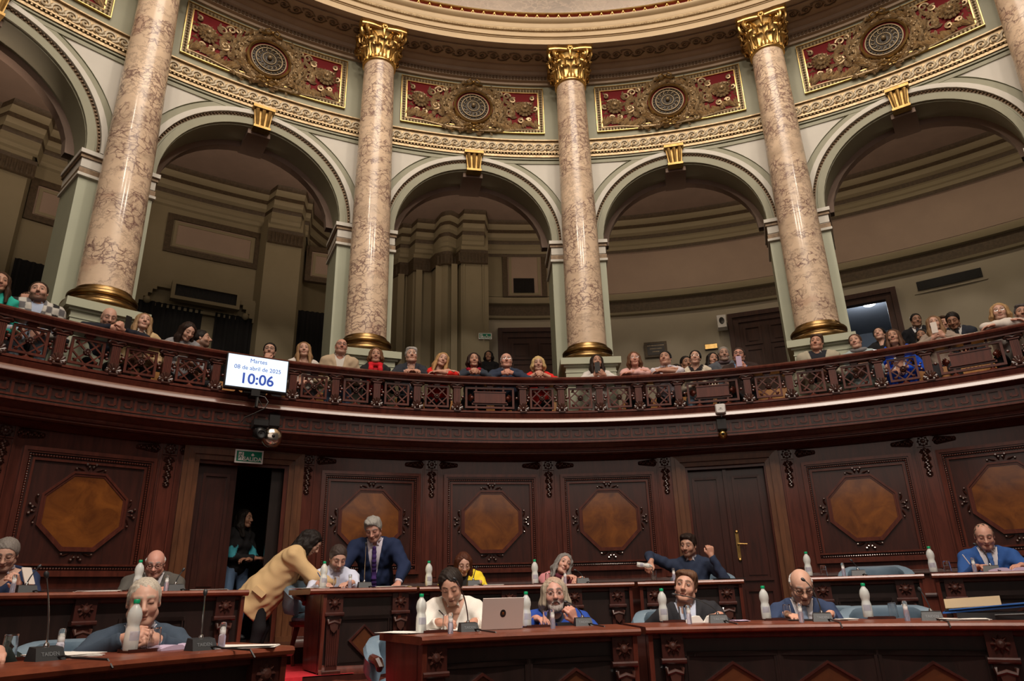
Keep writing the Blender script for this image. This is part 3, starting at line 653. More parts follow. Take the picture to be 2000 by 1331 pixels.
# ================================================================ columns
def make_column():
    root = empty('column', (0, 0, 0), 0, 'x', 'column')
    m = MB(); pr = []
    for i in range(25): t = i/24; pr.append((.302-.052*t**1.6, 4.60+4.99*t))
    m.lathe([(0, 4.60)]+pr+[(0, 9.59)], n=48); lbuild(m, 'shaft', M['marble'], root)
    m = MB(); m.lathe([(0, 4.385), (.405, 4.385), (.425, 4.41), (.43, 4.44), (.42, 4.47), (.395, 4.487), (.375, 4.49), (.372, 4.50), (.36, 4.508), (.352, 4.525), (.36, 4.54), (.372, 4.545), (.385, 4.56), (.385, 4.585), (.37, 4.605), (.33, 4.612), (.322, 4.65), (.312, 4.67), (.300, 4.675)], n=48)
    lbuild(m, 'base', M['bronze'], root)
    def sq(m, a, z0, z1, b=None):
        m.add([(x*a, y*a, z0) for x, y in ((-1, -1), (1, -1), (1, 1), (-1, 1))]+[(x*(b or a), y*(b or a), z1) for x, y in ((-1, -1), (1, -1), (1, 1), (-1, 1))], [(0, 1, 2, 3), (4, 5, 6, 7), (0, 1, 5, 4), (1, 2, 6, 5), (2, 3, 7, 6), (3, 0, 4, 7)])
    m = MB(); sq(m, .445, 4.285, 4.385); sq(m, .40, 4.255, 4.285); sq(m, .37, 3.4, 4.255); sq(m, .38, 4.17, 4.19); sq(m, .38, 3.15, 3.4); lbuild(m, 'pedestal', M['green_lt'], root)
    # capital
    m = MB(); m.lathe([(0, 9.57), (.262, 9.57), (.278, 9.585), (.278, 9.60), (.262, 9.615), (.256, 9.63), (.258, 9.85), (.275, 10.0), (.32, 10.1), (.335, 10.12), (0, 10.12)], n=32)
    for k in range(28): a = k*2*pi/28; m.tube([(.262*cos(a), .262*sin(a), 9.62), (.275*cos(a), .275*sin(a), 9.67)], .014, 5)
    cap = lbuild(m, 'capital', M['gold'], root)
    def acan(m, a, z0, H, r0, out, w):
        # curling leaf: strip with ribs, tip bends out and down
        prof = [(0, 0, .55), (.02, .35, .85), (.05, .68, 1.0), (.12, .93, .95), (.20, 1.0, .75), (.24, .93, .45), (.22, .86, .2)]
        vs = []; nc = 7
        for o_, h, ww in prof:
            for c in range(nc):
                s = (c-3)/3; rr = r0+o_*out*5-.02*abs(s)+.010*(c % 2); ang = a+s*w*ww/2/r0; zz = z0+h*H-.035*H*abs(s)*(1+c % 2)
                vs.append((rr*cos(ang), rr*sin(ang), zz))
        fs = [(j*nc+c, j*nc+c+1, (j+1)*nc+c+1, (j+1)*nc+c) for j in range(len(prof)-1) for c in range(nc-1)]
        m.add(vs, fs, 0, True)
        nb = len(vs); m.add([(x*.985, y*.985, z-.008) for x, y, z in vs], fs, 0, True)
    m = MB()
    for k in range(8): acan(m, k*pi/4+pi/8, 9.64, .20, .272, .085, .20)
    for k in range(8): acan(m, k*pi/4, 9.66, .33, .268, .10, .20)
    for k in range(16): acan(m, k*pi/8+pi/16, 9.80, .20, .28, .05, .09)
    x = lbuild(m, 'acanthus_leaves', M['gold'], root)
    for k in range(4):
        a = pi/4+k*pi/2; ca, sa = cos(a), sin(a)
        for s in (-1, 1):
            m = MB(); pts = []
            for j in range(30):
                t = j/29; ang = pi*.75-t*2*pi*1.9; r = .105*(1-.80*t)
                ra = .385+r*cos(ang); tz = 10.065+r*sin(ang); off = s*(.055-.035*0)
                pts.append((ra*ca-off*sa, ra*sa+off*ca, tz))
            pts = [((.30)*ca-s*.16*sa, .30*sa+s*.16*ca, 9.97), (.315*ca-s*.12*sa, .315*sa+s*.12*ca, 10.08)]+pts
            m.tube(pts, [.012, .016]+[.027-.012*j/29 for j in range(30)], 6); p = (.385*ca-s*.065*sa, .385*sa+s*.065*ca, 10.065); m.ball(p, .030, 8)
            m.lathe([(0, 0), (.07, 0), (.07, .02), (0, .02)], p, 12, 'z') if False else None
            lbuild(m, 'volute', M['gold'], root)
    m = MB()
    def abac(z, k, d):
        out = []
        for q in range(4):
            a0 = pi/4+q*pi/2
            for j in range(9):
                t = j/9; a = a0+t*pi/2; rr = k*(1-(1-abs(2*t-1)**1.6)*d); 
                out.append((rr*cos(a)*1.0, rr*sin(a), z))
        return out
    rings = [abac(10.115, .49, .34), abac(10.135, .53, .33), abac(10.16, .53, .33), abac(10.175, .50, .33), abac(10.215, .56, .32)]
    n = len(rings[0]); vs = [p for r in rings for p in r]
    m.add(vs, [(j*n+i, j*n+(i+1) % n, (j+1)*n+(i+1) % n, (j+1)*n+i) for j in range(4) for i in range(n)]+[tuple(range(n)), tuple(4*n+i for i in range(n))])
    for k in range(4):
        a = k*pi/2
        for j in range(8): b = j*pi/4; m.ball((.375*cos(a)-.035*cos(b)*sin(a), .375*sin(a)+.035*cos(b)*cos(a), 10.155+.035*sin(b)), .02, 6)
        m.ball((.40*cos(a), .40*sin(a), 10.155), .022, 6)
        m.tube([(.36*cos(a), .36*sin(a), 10.13), (.35*cos(a), .35*sin(a), 10.05), (.32*cos(a), .32*sin(a), 9.98)], [.03, .022, .012], 6)
    lbuild(m, 'abacus', M['gold'], root)
    return root
CN = ['out of sight at the left', 'thickest, at the left with its capital out of the frame', 'left of the middle arch', 'right of the middle arch, nearest the centre', 'right of centre with the redder veins', 'cut by the top right corner']
cp = make_column()
for i, ph in enumerate(COLS):
    o = cp if i == 0 else copytree(cp)
    p = pol(ph, 8.6); o.location = p; o.rotation_euler = (0, 0, -rad(ph)); o['label'] = 'veined pink marble column with bronze base and gilded capital, '+CN[i]; o['group'] = 'marble columns of the gallery'
# ================================================================ balustrade
bal = empty('balustrade', (0, 0, 0), 0, 'long curved carved mahogany balustrade along the front of the public gallery', 'balustrade')
mb = MB(); mb.ring([(7.74, 3.895), (7.72, 3.91), (7.715, 3.93), (7.73, 3.95), (7.77, 3.965), (7.90, 3.965), (7.94, 3.95), (7.95, 3.93), (7.93, 3.90), (7.90, 3.875), (7.90, 3.855), (7.77, 3.855), (7.77, 3.875)], LO, HI, 150, closed=True)
lbuild(mb, 'handrail', M['wood'], bal)
mb = MB(); mb.ring([(7.78, 3.455), (7.78, 3.475), (7.79, 3.485), (7.92, 3.485), (7.93, 3.455)], LO, HI, 150, closed=True); lbuild(mb, 'base_rail', M['wood'], bal)
def me_post():
    m = MB(cyl(0, 7.85))
    m.box(-.045, .045, -.05, .045, 3.48, 3.80, bev=.01)
    for i in range(5): u = -.034+i*.017; m.box(u-.005, u+.005, .044, .056, 3.56, 3.79)
    m.box(-.058, .058, -.055, .06, 3.80, 3.815)
    return m
def me_cap():
    m = MB(cyl(0, 7.85))
    m.tube([(-.085, .045, 3.825), (-.07, .05, 3.85), (-.03, .055, 3.838), (0, .055, 3.828), (.03, .055, 3.838), (.07, .05, 3.85), (.085, .045, 3.825)], [.018, .024, .018, .014, .018, .024, .018], 8)
    m.box(-.075, .075, -.06, .05, 3.815, 3.86); m.ball((-.078, .035, 3.838), .028, 8); m.ball((.078, .035, 3.838), .028, 8); m.ball((0, .06, 3.862), .016, 6); return m
def me_shell():
    m = MB(cyl(0, 7.85))
    for k in range(7): a = pi*(k+.5)/7; m.tube([(0, .055, 3.50), (.045*cos(a), .075, 3.50+.045*sin(a)), (.075*cos(a), .065, 3.505+.085*sin(a))], [.01, .014, .017], 6)
    for s in (-1, 1): m.ball((s*.062, .06, 3.50), .026, 8); m.ball((s*.035, .068, 3.485), .02, 6)
    m.box(-.045, .045, .04, .085, 3.462, 3.482, bev=.005); m.ball((0, .06, 3.52), .03, 8); return m
def me_lattice():
    m = MB(cyl(0, 7.85)); a, z0, z1 = .165, 3.525, 3.825; c = (z0+z1)/2; h = .15; f = .016
    m.frame([(-a, z0), (a, z0), (a, z1), (-a, z1)], [(-a+.026, z0+.026), (a-.026, z0+.026), (a-.026, z1-.026), (-a+.026, z1-.026)], -.015, .02)
    def bar(p, q, w=.0075, d=.014):
        dx, dz = q[0]-p[0], q[1]-p[1]; L = math.hypot(dx, dz); nx, nz = -dz/L*w, dx/L*w
        m.prism([(p[0]+nx, p[1]+nz), (p[0]-nx, p[1]-nz), (q[0]-nx, q[1]-nz), (q[0]+nx, q[1]+nz)], -.008, d)
    for s in (-1, 1):
        bar((0, c+.14), (s*.145, c)); bar((0, c-.14), (s*.145, c)); bar((-.11, c+s*.11), (.11, c-s*.11), .009)
    for s in (-1, 1):
        for q in (-1, 1): m.leaf((s*.085, c+q*.085), math.atan2(q, s), .045, .045, .02); m.leaf((s*.10, c+q*.10), math.atan2(q, s)+1.2, .03, .02, .02); m.leaf((s*.10, c+q*.10), math.atan2(q, s)-1.2, .03, .02, .02)
    m.box(-.035, .035, -.03, .03, z1, 3.86); m.box(-.05, .05, -.03, .035, 3.84, 3.86)
    m.lathe([(.05, 3.485), (.04, 3.50), (.022, 3.515), (.02, 3.53)], (0, 0, 0), 10)
    for s in (-1, 1): m.ball((s*.185, .0, c+.01), .022, 6); m.ball((s*.20, .0, c-.03), .018, 6); m.ball((s*.20, 0, c+.045), .014, 6)
    return m
def me_ros():
    m = MB(cyl(0, 7.85)); c = 3.675; m.lathe([(.0, .05), (.012, .048), (.018, .035), (.028, .045), (.036, .035), (.04, .005)], (0, 0, c), 14, 'y')
    for k in range(8): a = k*pi/4; m.ball((.03*cos(a), .04, c+.03*sin(a)), .009, 5)
    return m
def me_cart():
    m = MB(cyl(0, 7.85)); a, z0, z1 = .34, 3.525, 3.825
    m.frame([(-a, z0), (a, z0), (a, z1), (-a, z1)], [(-a+.028, z0+.028), (a-.028, z0+.028), (a-.028, z1-.028), (-a+.028, z1-.028)], -.015, .02)
    for s in (-1, 1):
        m.box(s*.19-.013, s*.19+.013, -.01, .02, z0, z0+.06); m.box(s*.19-.013, s*.19+.013, -.01, .02, z1-.055, z1+.03)
        m.lathe([(.05, 3.485), (.04, 3.50), (.022, 3.515), (.02, 3.53)], (s*.19, 0, 0), 10)
        for k in range(7): t = -1+k/3; m.leaf((s*.255, 3.675), (0 if s > 0 else pi)+t*1.4, .06, .03, .03)
        m.ball((s*.25, .01, 3.675), .03, 8); m.ball((s*.375, 0, 3.68), .02, 6)
    for k in range(9):
        u = -.08+.02*k; m.leaf((u, 3.775), pi/2+(-1)**k*.8, .035, .02, .02); m.leaf((u, 3.565), -pi/2+(-1)**k*.8, .03, .02, .02)
    m.box(-.04, .04, -.03, .03, z1, 3.86); return m
def me_plate():
    m = MB(cyl(0, 7.85)); m.box(-.215, .215, -.01, .03, 3.60, 3.755, nx=4, bev=.008); m.box(-.235, .235, -.01, .045, 3.597, 3.612, nx=4); m.box(-.225, .225, -.01, .04, 3.745, 3.762, nx=4); m.box(-.25, .25, -.01, .02, 3.575, 3.60, nx=4); return m
MP = [f().mesh(n) for f, n in ((me_post, 'post'), (me_cap, 'post_cap'), (me_shell, 'shell_ornament'), (me_lattice, 'lattice_panel'), (me_ros, 'panel_rosette'), (me_cart, 'cartouche_panel'), (me_plate, 'cartouche_plate'))]
for me, mt in zip(MP, ('wood', 'carve', 'carve', 'wood', 'carve', 'wood', 'wood')): me.materials.append(M[mt])
def inst(name, me, ph, parent):
    o = bpy.data.objects.new(name, me); COL.objects.link(o); o.parent = parent
    if parent is bal: o.rotation_euler = (0, 0, -rad(ph))
    return o
for bc in BAYS:
    c = bc+.42
    for d in (-3.35, 3.35, 7.28, 11.22, 15.17):
        if c+d < HI: p = inst('post', MP[0], c+d, bal); inst('scroll_cap', MP[1], 0, p); inst('shell_ornament', MP[2], 0, p)
    for d in (5.32, 9.25, 13.2, 17.15):
        if c+d < HI: p = inst('lattice_panel', MP[3], c+d, bal); inst('rosette', MP[4], 0, p)
    p = inst('cartouche_panel', MP[5], c, bal); inst('cartouche_plate', MP[6], 0, p)
# ================================================================ gallery back wall
RB = 13.5
def rfb(ph):
    if -9.9 < ph < -6.9: return -.42
    if -12.2 < ph <= -9.9: return -.22-.1*cos((ph+11)*2.2)
    if -14.2 < ph <= -12.2: return .15
    if -15.6 < ph <= -14.2: return .45
    if -24.2 < ph <= -15.6: return .55+.9*sin(pi*(ph+15.6)/-8.6)
    if -28.2 < ph < -24.9: return -.3
    if -41.6 < ph < -38.4: return -.3
    if -49.5 < ph < -46.3: return -.3
    return 0
def bring(mb, prof, a, b, step=.45, mi=0):
    n = max(2, int((b-a)/step)); mb.ring(prof, a, b, n, mi, rfb)
DRS = ((-5.9, 1.2, 6.87), (16.1, 22.5, 6.88), (25.0, 30.45, 6.88))
mb = MB(); bring(mb, [(RB, 4.0), (RB, 9.8)], LO, -6.9)
tag(mb.build('wall_gallery_left', M['back_up']), kind=S)
mb = MB()
for a, b, z in ((-6.9, 25.0, 4.0), (25.0, 30.45, 6.9), (30.45, HI, 4.0)): bring(mb, [(RB, z), (RB, 7.2)], a, b, 1)
tag(mb.build('wall_gallery_right', M['back_lo']), kind=S)
mb = MB(); bring(mb, [(RB, 7.2), (RB, 9.8)], 1.0, HI, 1); tag(mb.build('wall_gallery_upper', M['back_pink']), kind=S)
mb = MB(); bring(mb, [(RB, 7.2), (RB, 9.8)], -6.9, 1.0, 1); tag(mb.build('wall_gallery_middle', M['back_up']), kind=S)
mb = MB()
bring(mb, [(RB, 7.10), (RB-.08, 7.12), (RB-.1, 7.17), (RB-.04, 7.18)], -6.9, HI, 1); bring(mb, [(RB-.04, 7.46), (RB-.12, 7.47), (RB-.16, 7.55), (RB-.16, 7.60), (RB, 7.64)], -6.9, HI, 1)
bring(mb, [(RB, 8.76), (RB-.06, 8.78), (RB-.08, 8.85), (RB-.12, 8.87), (RB-.12, 8.95), (RB-.16, 8.97)], LO, HI)
bring(mb, [(RB-.20, 9.05), (RB-.30, 9.08), (RB-.34, 9.14), (RB-.34, 9.175)], LO, HI); bring(mb, [(RB-.42, 9.22), (RB-.52, 9.25), (RB-.56, 9.29)], LO, HI)
tag(mb.build('trim_19', M['back_up']), kind=S)
mb = MB()
bring(mb, [(RB-.03, 7.18), (RB-.03, 7.46)], -6.9, HI, 1); bring(mb, [(RB-.16, 7.62), (RB-.05, 7.66)], -6.9, HI, 1); bring(mb, [(RB-.05, 8.70), (RB-.07, 8.76)], -6.9, HI, 1)
bring(mb, [(RB-.16, 8.97), (RB-.20, 9.03), (RB-.20, 9.05)], LO, HI); bring(mb, [(RB-.34, 9.175), (RB-.42, 9.20), (RB-.42, 9.22)], LO, HI); bring(mb, [(RB-.56, 9.29), (RB-.62, 9.32), (RB-.66, 9.37)], LO, HI)
tag(mb.build('trim_20', M['band_dk']), kind=S)
mb = MB()       # fluted dark frieze on the projecting piers and in the niche
for a, b in ((-24.2, -6.95), (-28.15, -24.95), (-41.5, -38.5), (-49.4, -46.4)):
    bring(mb, [(RB-.05, 8.28), (RB-.09, 8.30), (RB-.09, 8.55), (RB-.13, 8.60), (RB-.05, 8.64)], a, b, .4)
    q = a
    while q < b: mb.ring([(RB-.10, 8.32), (RB-.12, 8.40), (RB-.10, 8.54)], q, q+.14, 1, 0, lambda p, k=q: rfb(k+.1)); q += .34
tag(mb.build('trim_21', M['band_dk']), kind=S)
mb = MB()
for a in (-9.4, -7.5): mb.ring([(RB-.46, 4.2), (RB-.46, 8.28)], a, a+.10, 1, 0)
for a in (-15.5, -13.9, -12.1, -10.6):
    mb.ring([(RB, 4.2), (RB-.10, 4.2), (RB-.10, 8.3), (RB, 8.3)], a, a+.6, 2, 0, lambda p, k=a: rfb(k)-.02)
tag(mb.build('trim_22', M['back_up']), kind=S)
# doors of the gallery
def gdoor(n, a, b, zt, closed=True, hand=False):
    pc = (a+b)/2; hw = rad(b-a)/2*RB; m = MB(cyl(pc, RB))
    for k0, k1, w in ((0, .10, .10), (.10, .22, .06)):
        m.frame([(-hw+k0, 4.2), (-hw+k0, zt-k0), (hw-k0, zt-k0), (hw-k0, 4.2)], [(-hw+k1, 4.2), (-hw+k1, zt-k1), (hw-k1, zt-k1), (hw-k1, 4.2)], -.1, w, closed=False)
    tag(m.build('trim_%d' % n, M['door_dk']), kind=S)
    if closed:
        m = MB(cyl(pc, RB)); m.box(-hw+.2, hw-.2, 0, .03, 4.2, zt-.2)
        for s in (-1, 1):
            for v0, v1 in ((4.5, 5.3), (5.4, 6.05), (6.12, zt-.32)):
                u0, u1 = sorted((s*.08, s*(hw-.30))); m.frame([(u0, v0), (u1, v0), (u1, v1), (u0, v1)], [(u0+.05, v0+.05), (u1-.05, v0+.05), (u1-.05, v1-.05), (u0+.05, v1-.05)], .03, .06); m.box(u0+.09, u1-.09, .03, .05, v0+.09, v1-.09)
        return tag(m.build('door_%d' % (n-19), M['door_dk']), kind=S)
gdoor(23, *DRS[0]); gdoor(24, *DRS[1]); gdoor(25, *DRS[2], closed=False)
# side room past the open gallery door
m = MB(cyl(27.7, RB)); m.box(-1.4, 1.6, -3.6, -3.5, 3.9, 7.2); m.box(-1.4, 1.6, -3.6, -.1, 7.1, 7.2); m.box(-1.4, -1.35, -3.6, -.1, 3.9, 7.2); m.box(1.55, 1.6, -3.6, -.1, 3.9, 7.2)
for z in (6.2, 6.32): m.box(-1.4, 1.6, -3.5, -3.4, z, z+.05)
tag(m.build('wall_side_room', M['room_grey']), kind=S)
lp = empty('ceiling_lamp', pol(28.25, 14.5, 7.06), 0, 'small round lit ceiling lamp inside the open gallery doorway', 'lamp')
m = MB(); m.lathe([(0, .04), (.20, .04), (.21, .0), (.16, -.04), (.14, -.05)], n=20); lbuild(m, 'fitting', M['black'], lp)
m = MB(); m.lathe([(.13, -.045), (.12, -.08), (.07, -.105), (0, -.11)], n=18); lbuild(m, 'shade', M['lamp_on'], lp)
pl = bpy.data.lights.new('side_room_lamp', 'POINT'); pl.energy = 55; pl.color = (.85, .92, 1); pl.shadow_soft_size = .1
plo = bpy.data.objects.new('side_room_lamp', pl); COL.objects.link(plo); plo.location = pol(28.25, 14.5, 6.8)
for ph, z, w in ((-32.65, 9.345, 'behind the second arch from the left'), (35.0, 9.345, 'behind the far right arch'), (20.1, 9.345, 'behind the fourth column')):
    m = MB(); m.lathe([(0, 0), (.10, 0), (.09, -.03), (.05, -.05), (0, -.055)], n=16); o = m.build('ceiling_lamp', M['back_pink']); o.location = pol(ph, 10.6, z); tag(o, 'small unlit round lamp on the brown gallery ceiling '+w, 'lamp')
# framed plaster panels, vents, curtains, signs on the back wall
def framed(pc, hw, z0, z1, label, R=RB, grille=None):
    root = empty('framed_panel', pol(pc, R, z0), 0, label, 'wall panel'); T = flat(pc, R)
    def b(mm, n, mt): o = mm.build(n, mt); o.parent = root; o.matrix_parent_inverse = Matrix.Translation(pol(pc, R, z0)).inverted()
    m = MB(T)
    m.frame([(-hw, z0), (hw, z0), (hw, z1), (-hw, z1)], [(-hw+.12, z0+.12), (hw-.12, z0+.12), (hw-.12, z1-.12), (-hw+.12, z1-.12)], -.06, .06); b(m, 'frame', M['band_dk'])
    m = MB(T); m.box(-hw+.1, hw-.1, -.06, .02, z0+.1, z1-.1); b(m, 'field', M['back_pink'])
    m = MB(T); m.frame([(-hw+.15, z0+.15), (hw-.15, z0+.15), (hw-.15, z1-.15), (-hw+.15, z1-.15)], [(-hw+.21, z0+.21), (hw-.21, z0+.21), (hw-.21, z1-.21), (-hw+.21, z1-.21)], 0, .035); b(m, 'inner_moulding', M['back_up'])
    if grille:
        u0, u1, v0, v1 = grille; m = MB(T); m.box(u0, u1, 0, .03, v0, v1)
        n = 26
        for i in range(n): u = u0+(u1-u0)*(i+.5)/n; m.box(u-.003, u+.003, .03, .045, v0, v1)
        b(m, 'grille', M['black'])
framed(-32.4, .93, 7.76, 8.62, 'wide dusty pink plaster panel in a dark frame inside the second arch')
framed(-22.9, .35, 7.68, 8.53, 'narrow pink plaster panel in a dark frame beside the second column')
framed(-44.6, .40, 7.66, 8.50, 'small framed pink plaster panel inside the far left arch')
framed(-3.1, .52, 7.57, 8.98, 'upright framed pink plaster panel with a dark grille, inside the middle arch', grille=(-.27, .22, 7.76, 8.15))
def vent(pc, hw, z0, z1, label, frame=True, R=RB, mt='back_up', dep=.12):
    root = empty('air_vent', pol(pc, R, z0), 0, label, 'vent'); T = flat(pc, R)
    def b(mm, n, mt_): o = mm.build(n, mt_); o.parent = root; o.matrix_parent_inverse = Matrix.Translation(pol(pc, R, z0)).inverted()
    m = MB(T); m.frame([(-hw, z0), (hw, z0), (hw, z1), (-hw, z1)], [(-hw+.07, z0+.07), (hw-.07, z0+.07), (hw-.07, z1-.07), (-hw+.07, z1-.07)], -.05, dep) if frame else m.box(-hw-.02, hw+.02, -.05, .03, z0-.04, z0-.01); b(m, 'frame', M[mt])
    m = MB(T); m.box(-hw+.05, hw-.05, -.05, dep*.5, z0+.03, z1-.03)
    n = 44
    for i in range(n): u = -hw+.06+(2*hw-.12)*(i+.5)/n; m.box(u-.004, u+.004, dep*.5, dep*.5+.02, z0+.03, z1-.03)
    b(m, 'grille', M['black'])
vent(-32.6, .64, 6.68, 7.06, 'long air vent in a green box above the black curtain, inside the second arch', R=13.3)
vent(34.45, .61, 6.68, 6.93, 'long black slatted air vent high on the beige wall at the far right', False, mt='back_lo', dep=.05)
def curtain(a, b, z1, label):
    m = MB(); n = int((b-a)*8); m.ring([(RB-.10, 4.2), (RB-.10, z1)], a, b, n, 0, lambda p: .022*sin(p*14)); tag(m.build('curtain', M['curtain']), label, 'curtain', 'black curtains at the back of the gallery')
curtain(-37.8, -32.6, 6.62, 'black curtain left of the pale post inside the second arch')
curtain(-31.6, -28.4, 6.62, 'black curtain right of the pale post inside the second arch')
curtain(-24.7, -21.6, 6.95, 'black curtain beside the second column, behind the blonde woman')
curtain(-46.2, -42.0, 6.85, 'black curtain behind the man in the checked jacket')
m = MB(cyl(-32.9, RB))
for s, u in ((1, -1.18), (-1, 1.10)):
    for k in range(5): m.box(min(u, u+s*(.36-.07*k)), max(u, u+s*(.36-.07*k)), 0, .14, 6.95-.09*k-.09, 6.95-.09*k)
    m.ball((u+s*.22, .12, 6.62), .075, 8)
m.box(-1.25, 1.2, 0, .10, 6.93, 7.0); m.box(-1.25, 1.15, 0, .05, 6.54, 6.60)
tag(m.build('trim_26', M['back_up']), kind=S)
def text_obj(body, size, T, mt, parent=None, depth=.002, name='lettering', bold=False):
    c = bpy.data.curves.new(name, 'FONT'); c.body = body; c.size = size; c.align_x = 'CENTER'; c.align_y = 'CENTER'; c.extrude = depth
    if bold: c.offset = size*.018
    o = bpy.data.objects.new(name, c); COL.objects.link(o); dg = bpy.context.evaluated_depsgraph_get()
    me = bpy.data.meshes.new_from_object(o.evaluated_get(dg)); bpy.data.objects.remove(o); bpy.data.curves.remove(c)
    for v in me.vertices: v.co = Vector(T(v.co.x, v.co.z, v.co.y))
    me.materials.clear(); me.materials.append(mt); o = bpy.data.objects.new(name, me); COL.objects.link(o); o.parent = parent; return o
def Tm(T, du, dv, w=0, k=1): return lambda u, ww, v: T(u*k+du, ww+w, v+dv)
def exit_sign(pc, R, z, w, label):
    T = flat(pc, R); h = w*.49; root = tag(MB(T), None) if False else None
    m = MB(T); m.box(-w/2, w/2, 0, .012, z-h/2, z+h/2); r = tag(m.build('exit_sign', M['sign_white']), label, 'sign')
    m = MB(T); k = w*.055; m.box(-w/2+k, w/2-k, .012, .015, z-h/2+k, z+h/2-k); o = m.build('green_field', M['sign_green']); o.parent = r
    text_obj('SALIDA', w*.20, Tm(T, w*.12, z-h*.20, .0165), M['sign_white'], r, .001, bold=True)
    m = MB(T); s = w; x = -s*.29
    m.box(x-.09*s, x+.09*s, .015, .017, z-.15*s, z+.15*s)
    m.prism([(s*.12-.035*s, z+.02*s), (s*.12+.035*s, z+.02*s), (s*.12+.035*s, z+.05*s), (s*.12+.07*s, z+.05*s), (s*.12, z+.13*s), (s*.12-.07*s, z+.05*s), (s*.12-.035*s, z+.05*s)], .015, .017)
    o = m.build('arrow_and_doorway', M['sign_white']); o.parent = r
    m = MB(T); m.ball((x+.035*s, .018, z+.11*s), .022*s, 6)
    for pts in ([(x+.02*s, z+.08*s), (x-.03*s, z)], [(x-.03*s, z), (x+.03*s, z-.05*s), (x+.02*s, z-.13*s)], [(x-.03*s, z), (x-.05*s, z-.08*s), (x-.10*s, z-.09*s)], [(x+.02*s, z+.07*s), (x-.05*s, z+.07*s), (x-.07*s, z+.03*s)], [(x+.02*s, z+.07*s), (x+.06*s, z+.03*s)]):
        m.tube([(p[0], .018, p[1]) for p in pts], .012*s, 5)
    o = m.build('running_figure', M['sign_green']); o.parent = r
exit_sign(-31.98, 8.22, 2.80, .335, 'green and white SALIDA exit sign over the open doorway')
exit_sign(-7.3, 13.05, 6.53, .29, 'small green SALIDA exit sign on the pier in the gallery')
T = flat(9.22, 13.46); m = MB(T); m.box(-.25, .25, 0, .03, 6.05, 6.41); pq = tag(m.build('wall_plaque', M['band_dk']), 'dark framed commemorative plaque with gilt lettering on the gallery wall', 'plaque')
m = MB(T); m.box(-.19, .19, .03, .036, 6.10, 6.37); o = m.build('plate', M['band_black']); o.parent = pq
for s, v, k in (('JULIA AREVALO DE ROCHE', 6.32, .042), ('HOMENAJE DE LA CAMARA', 6.245, .03), ('8 DE MARZO', 6.175, .036)): text_obj(s, k*.72, Tm(T, 0, v, .038), M['gold_dull'], pq, .001)
T = flat(14.33, 13.46); m = MB(T); m.box(-.14, .14, 0, .02, 6.125, 6.25); pq = tag(m.build('wall_plaque', M['band_black']), 'small gold plate on the gallery wall left of the dark double door', 'plaque')
m = MB(T); m.box(-.13, .13, .02, .024, 6.135, 6.24); o = m.build('plate', M['gold']); o.parent = pq
sp = empty('loudspeaker', pol(15.55, 13.45, 6.5), 0, 'white wall loudspeaker with black oval cone, beside the dark double door', 'loudspeaker'); T = flat(15.55, 13.45, 6.65, .12)
for mm, n, mt in ((MB(T), 'cabinet', 'wplastic'), (MB(T), 'cone', 'black'), (MB(T), 'bracket', 'black')):
    if n == 'cabinet': mm.prism([(-.105, -.16), (.105, -.16), (.105, .16), (-.105, .16)], .06, .22, top=[(-.09, -.15), (.09, -.15), (.095, .15), (-.095, .15)])
    elif n == 'cone': mm.lathe([(.058, 0), (.05, .01), (0, .004)], (0, .218, .01), 18, 'y', sc=(1, 1.55))
    else: mm.box(-.03, .03, -.04, .07, -.05, .05)
    o = mm.build(n, M[mt]); o.parent = sp; o.matrix_parent_inverse = Matrix.Translation(pol(15.55, 13.45, 6.5)).inverted()
# gallery benches glimpsed through the balusters
for a, b, w in ((-60, -47.8, 'far left'), (-41.1, -25.2, 'left'), (-18.6, -2.7, 'middle'), (3.9, 19.8, 'right of middle'), (26.4, 42.3, 'far right')):
    root = empty('gallery_bench', (0, 0, 0), 0, 'curved oak bench of the public gallery, %s stretch seen through the balusters' % w, 'bench', 'oak benches of the gallery')
    m = MB(); m.ring([(8.76, 3.15), (8.76, 3.86), (8.80, 3.88), (8.83, 3.86), (8.83, 3.15)], a, b, int(b-a), closed=True, caps=True)
    lbuild(m, 'backrest', M['bench'], root)
    m = MB(); m.ring([(8.22, 3.50), (8.22, 3.54), (8.76, 3.54), (8.76, 3.50)], a, b, int(b-a), closed=True, caps=True); lbuild(m, 'seat', M['bench'], root)
# ================================================================ things fixed to the gallery front
tv = empty('display_screen', pol(-32.9, 7.66, 3.45), 0, 'flat display hung on the balustrade showing the date and 10:06 in blue', 'screen')
T = flat(-32.9, 7.62, 3.69, -.0); inv = Matrix.Translation(pol(-32.9, 7.66, 3.45)).inverted()
def tvp(m, n, mt): o = m.build(n, mt); o.parent = tv; o.matrix_parent_inverse = inv; return o
m = MB(T); m.box(-.365, .365, -.05, .012, -.215, .215, bev=.01); tvp(m, 'case', M['black'])
m = MB(T); m.box(-.35, .35, .012, .014, -.188, .202); scr = tvp(m, 'screen', M['screen'])
for s, v, k in (('Martes', .145, .072), ('08 de abril de 2025', .052, .070), ('10:06', -.085, .18)):
    o = text_obj(s, k, Tm(T, 0, v, .017), M['screen_txt'], tv, .001, bold=(v < 0)); o.matrix_parent_inverse = inv
m = MB(T); m.box(-.13, .13, -.10, -.03, -.24, -.17); m.box(-.05, .05, -.14, .02, -.28, -.20); m.tube([(-.02, -.05, -.24), (.03, .0, -.30), (.02, .03, -.42)], .02, 6); tvp(m, 'mount', M['black'])
m = MB(T); m.tube([(.03, -.05, -.25), (.12, -.02, -.27), (.16, .0, -.33), (.12, .02, -.42), (.0, .04, -.50), (-.10, .05, -.56), (-.13, .04, -.62)], .007, 6); m.tube([(.02, -.05, -.25), (.05, 0, -.32), (.09, .02, -.40)], .007, 6); tvp(m, 'cable', M['black'])
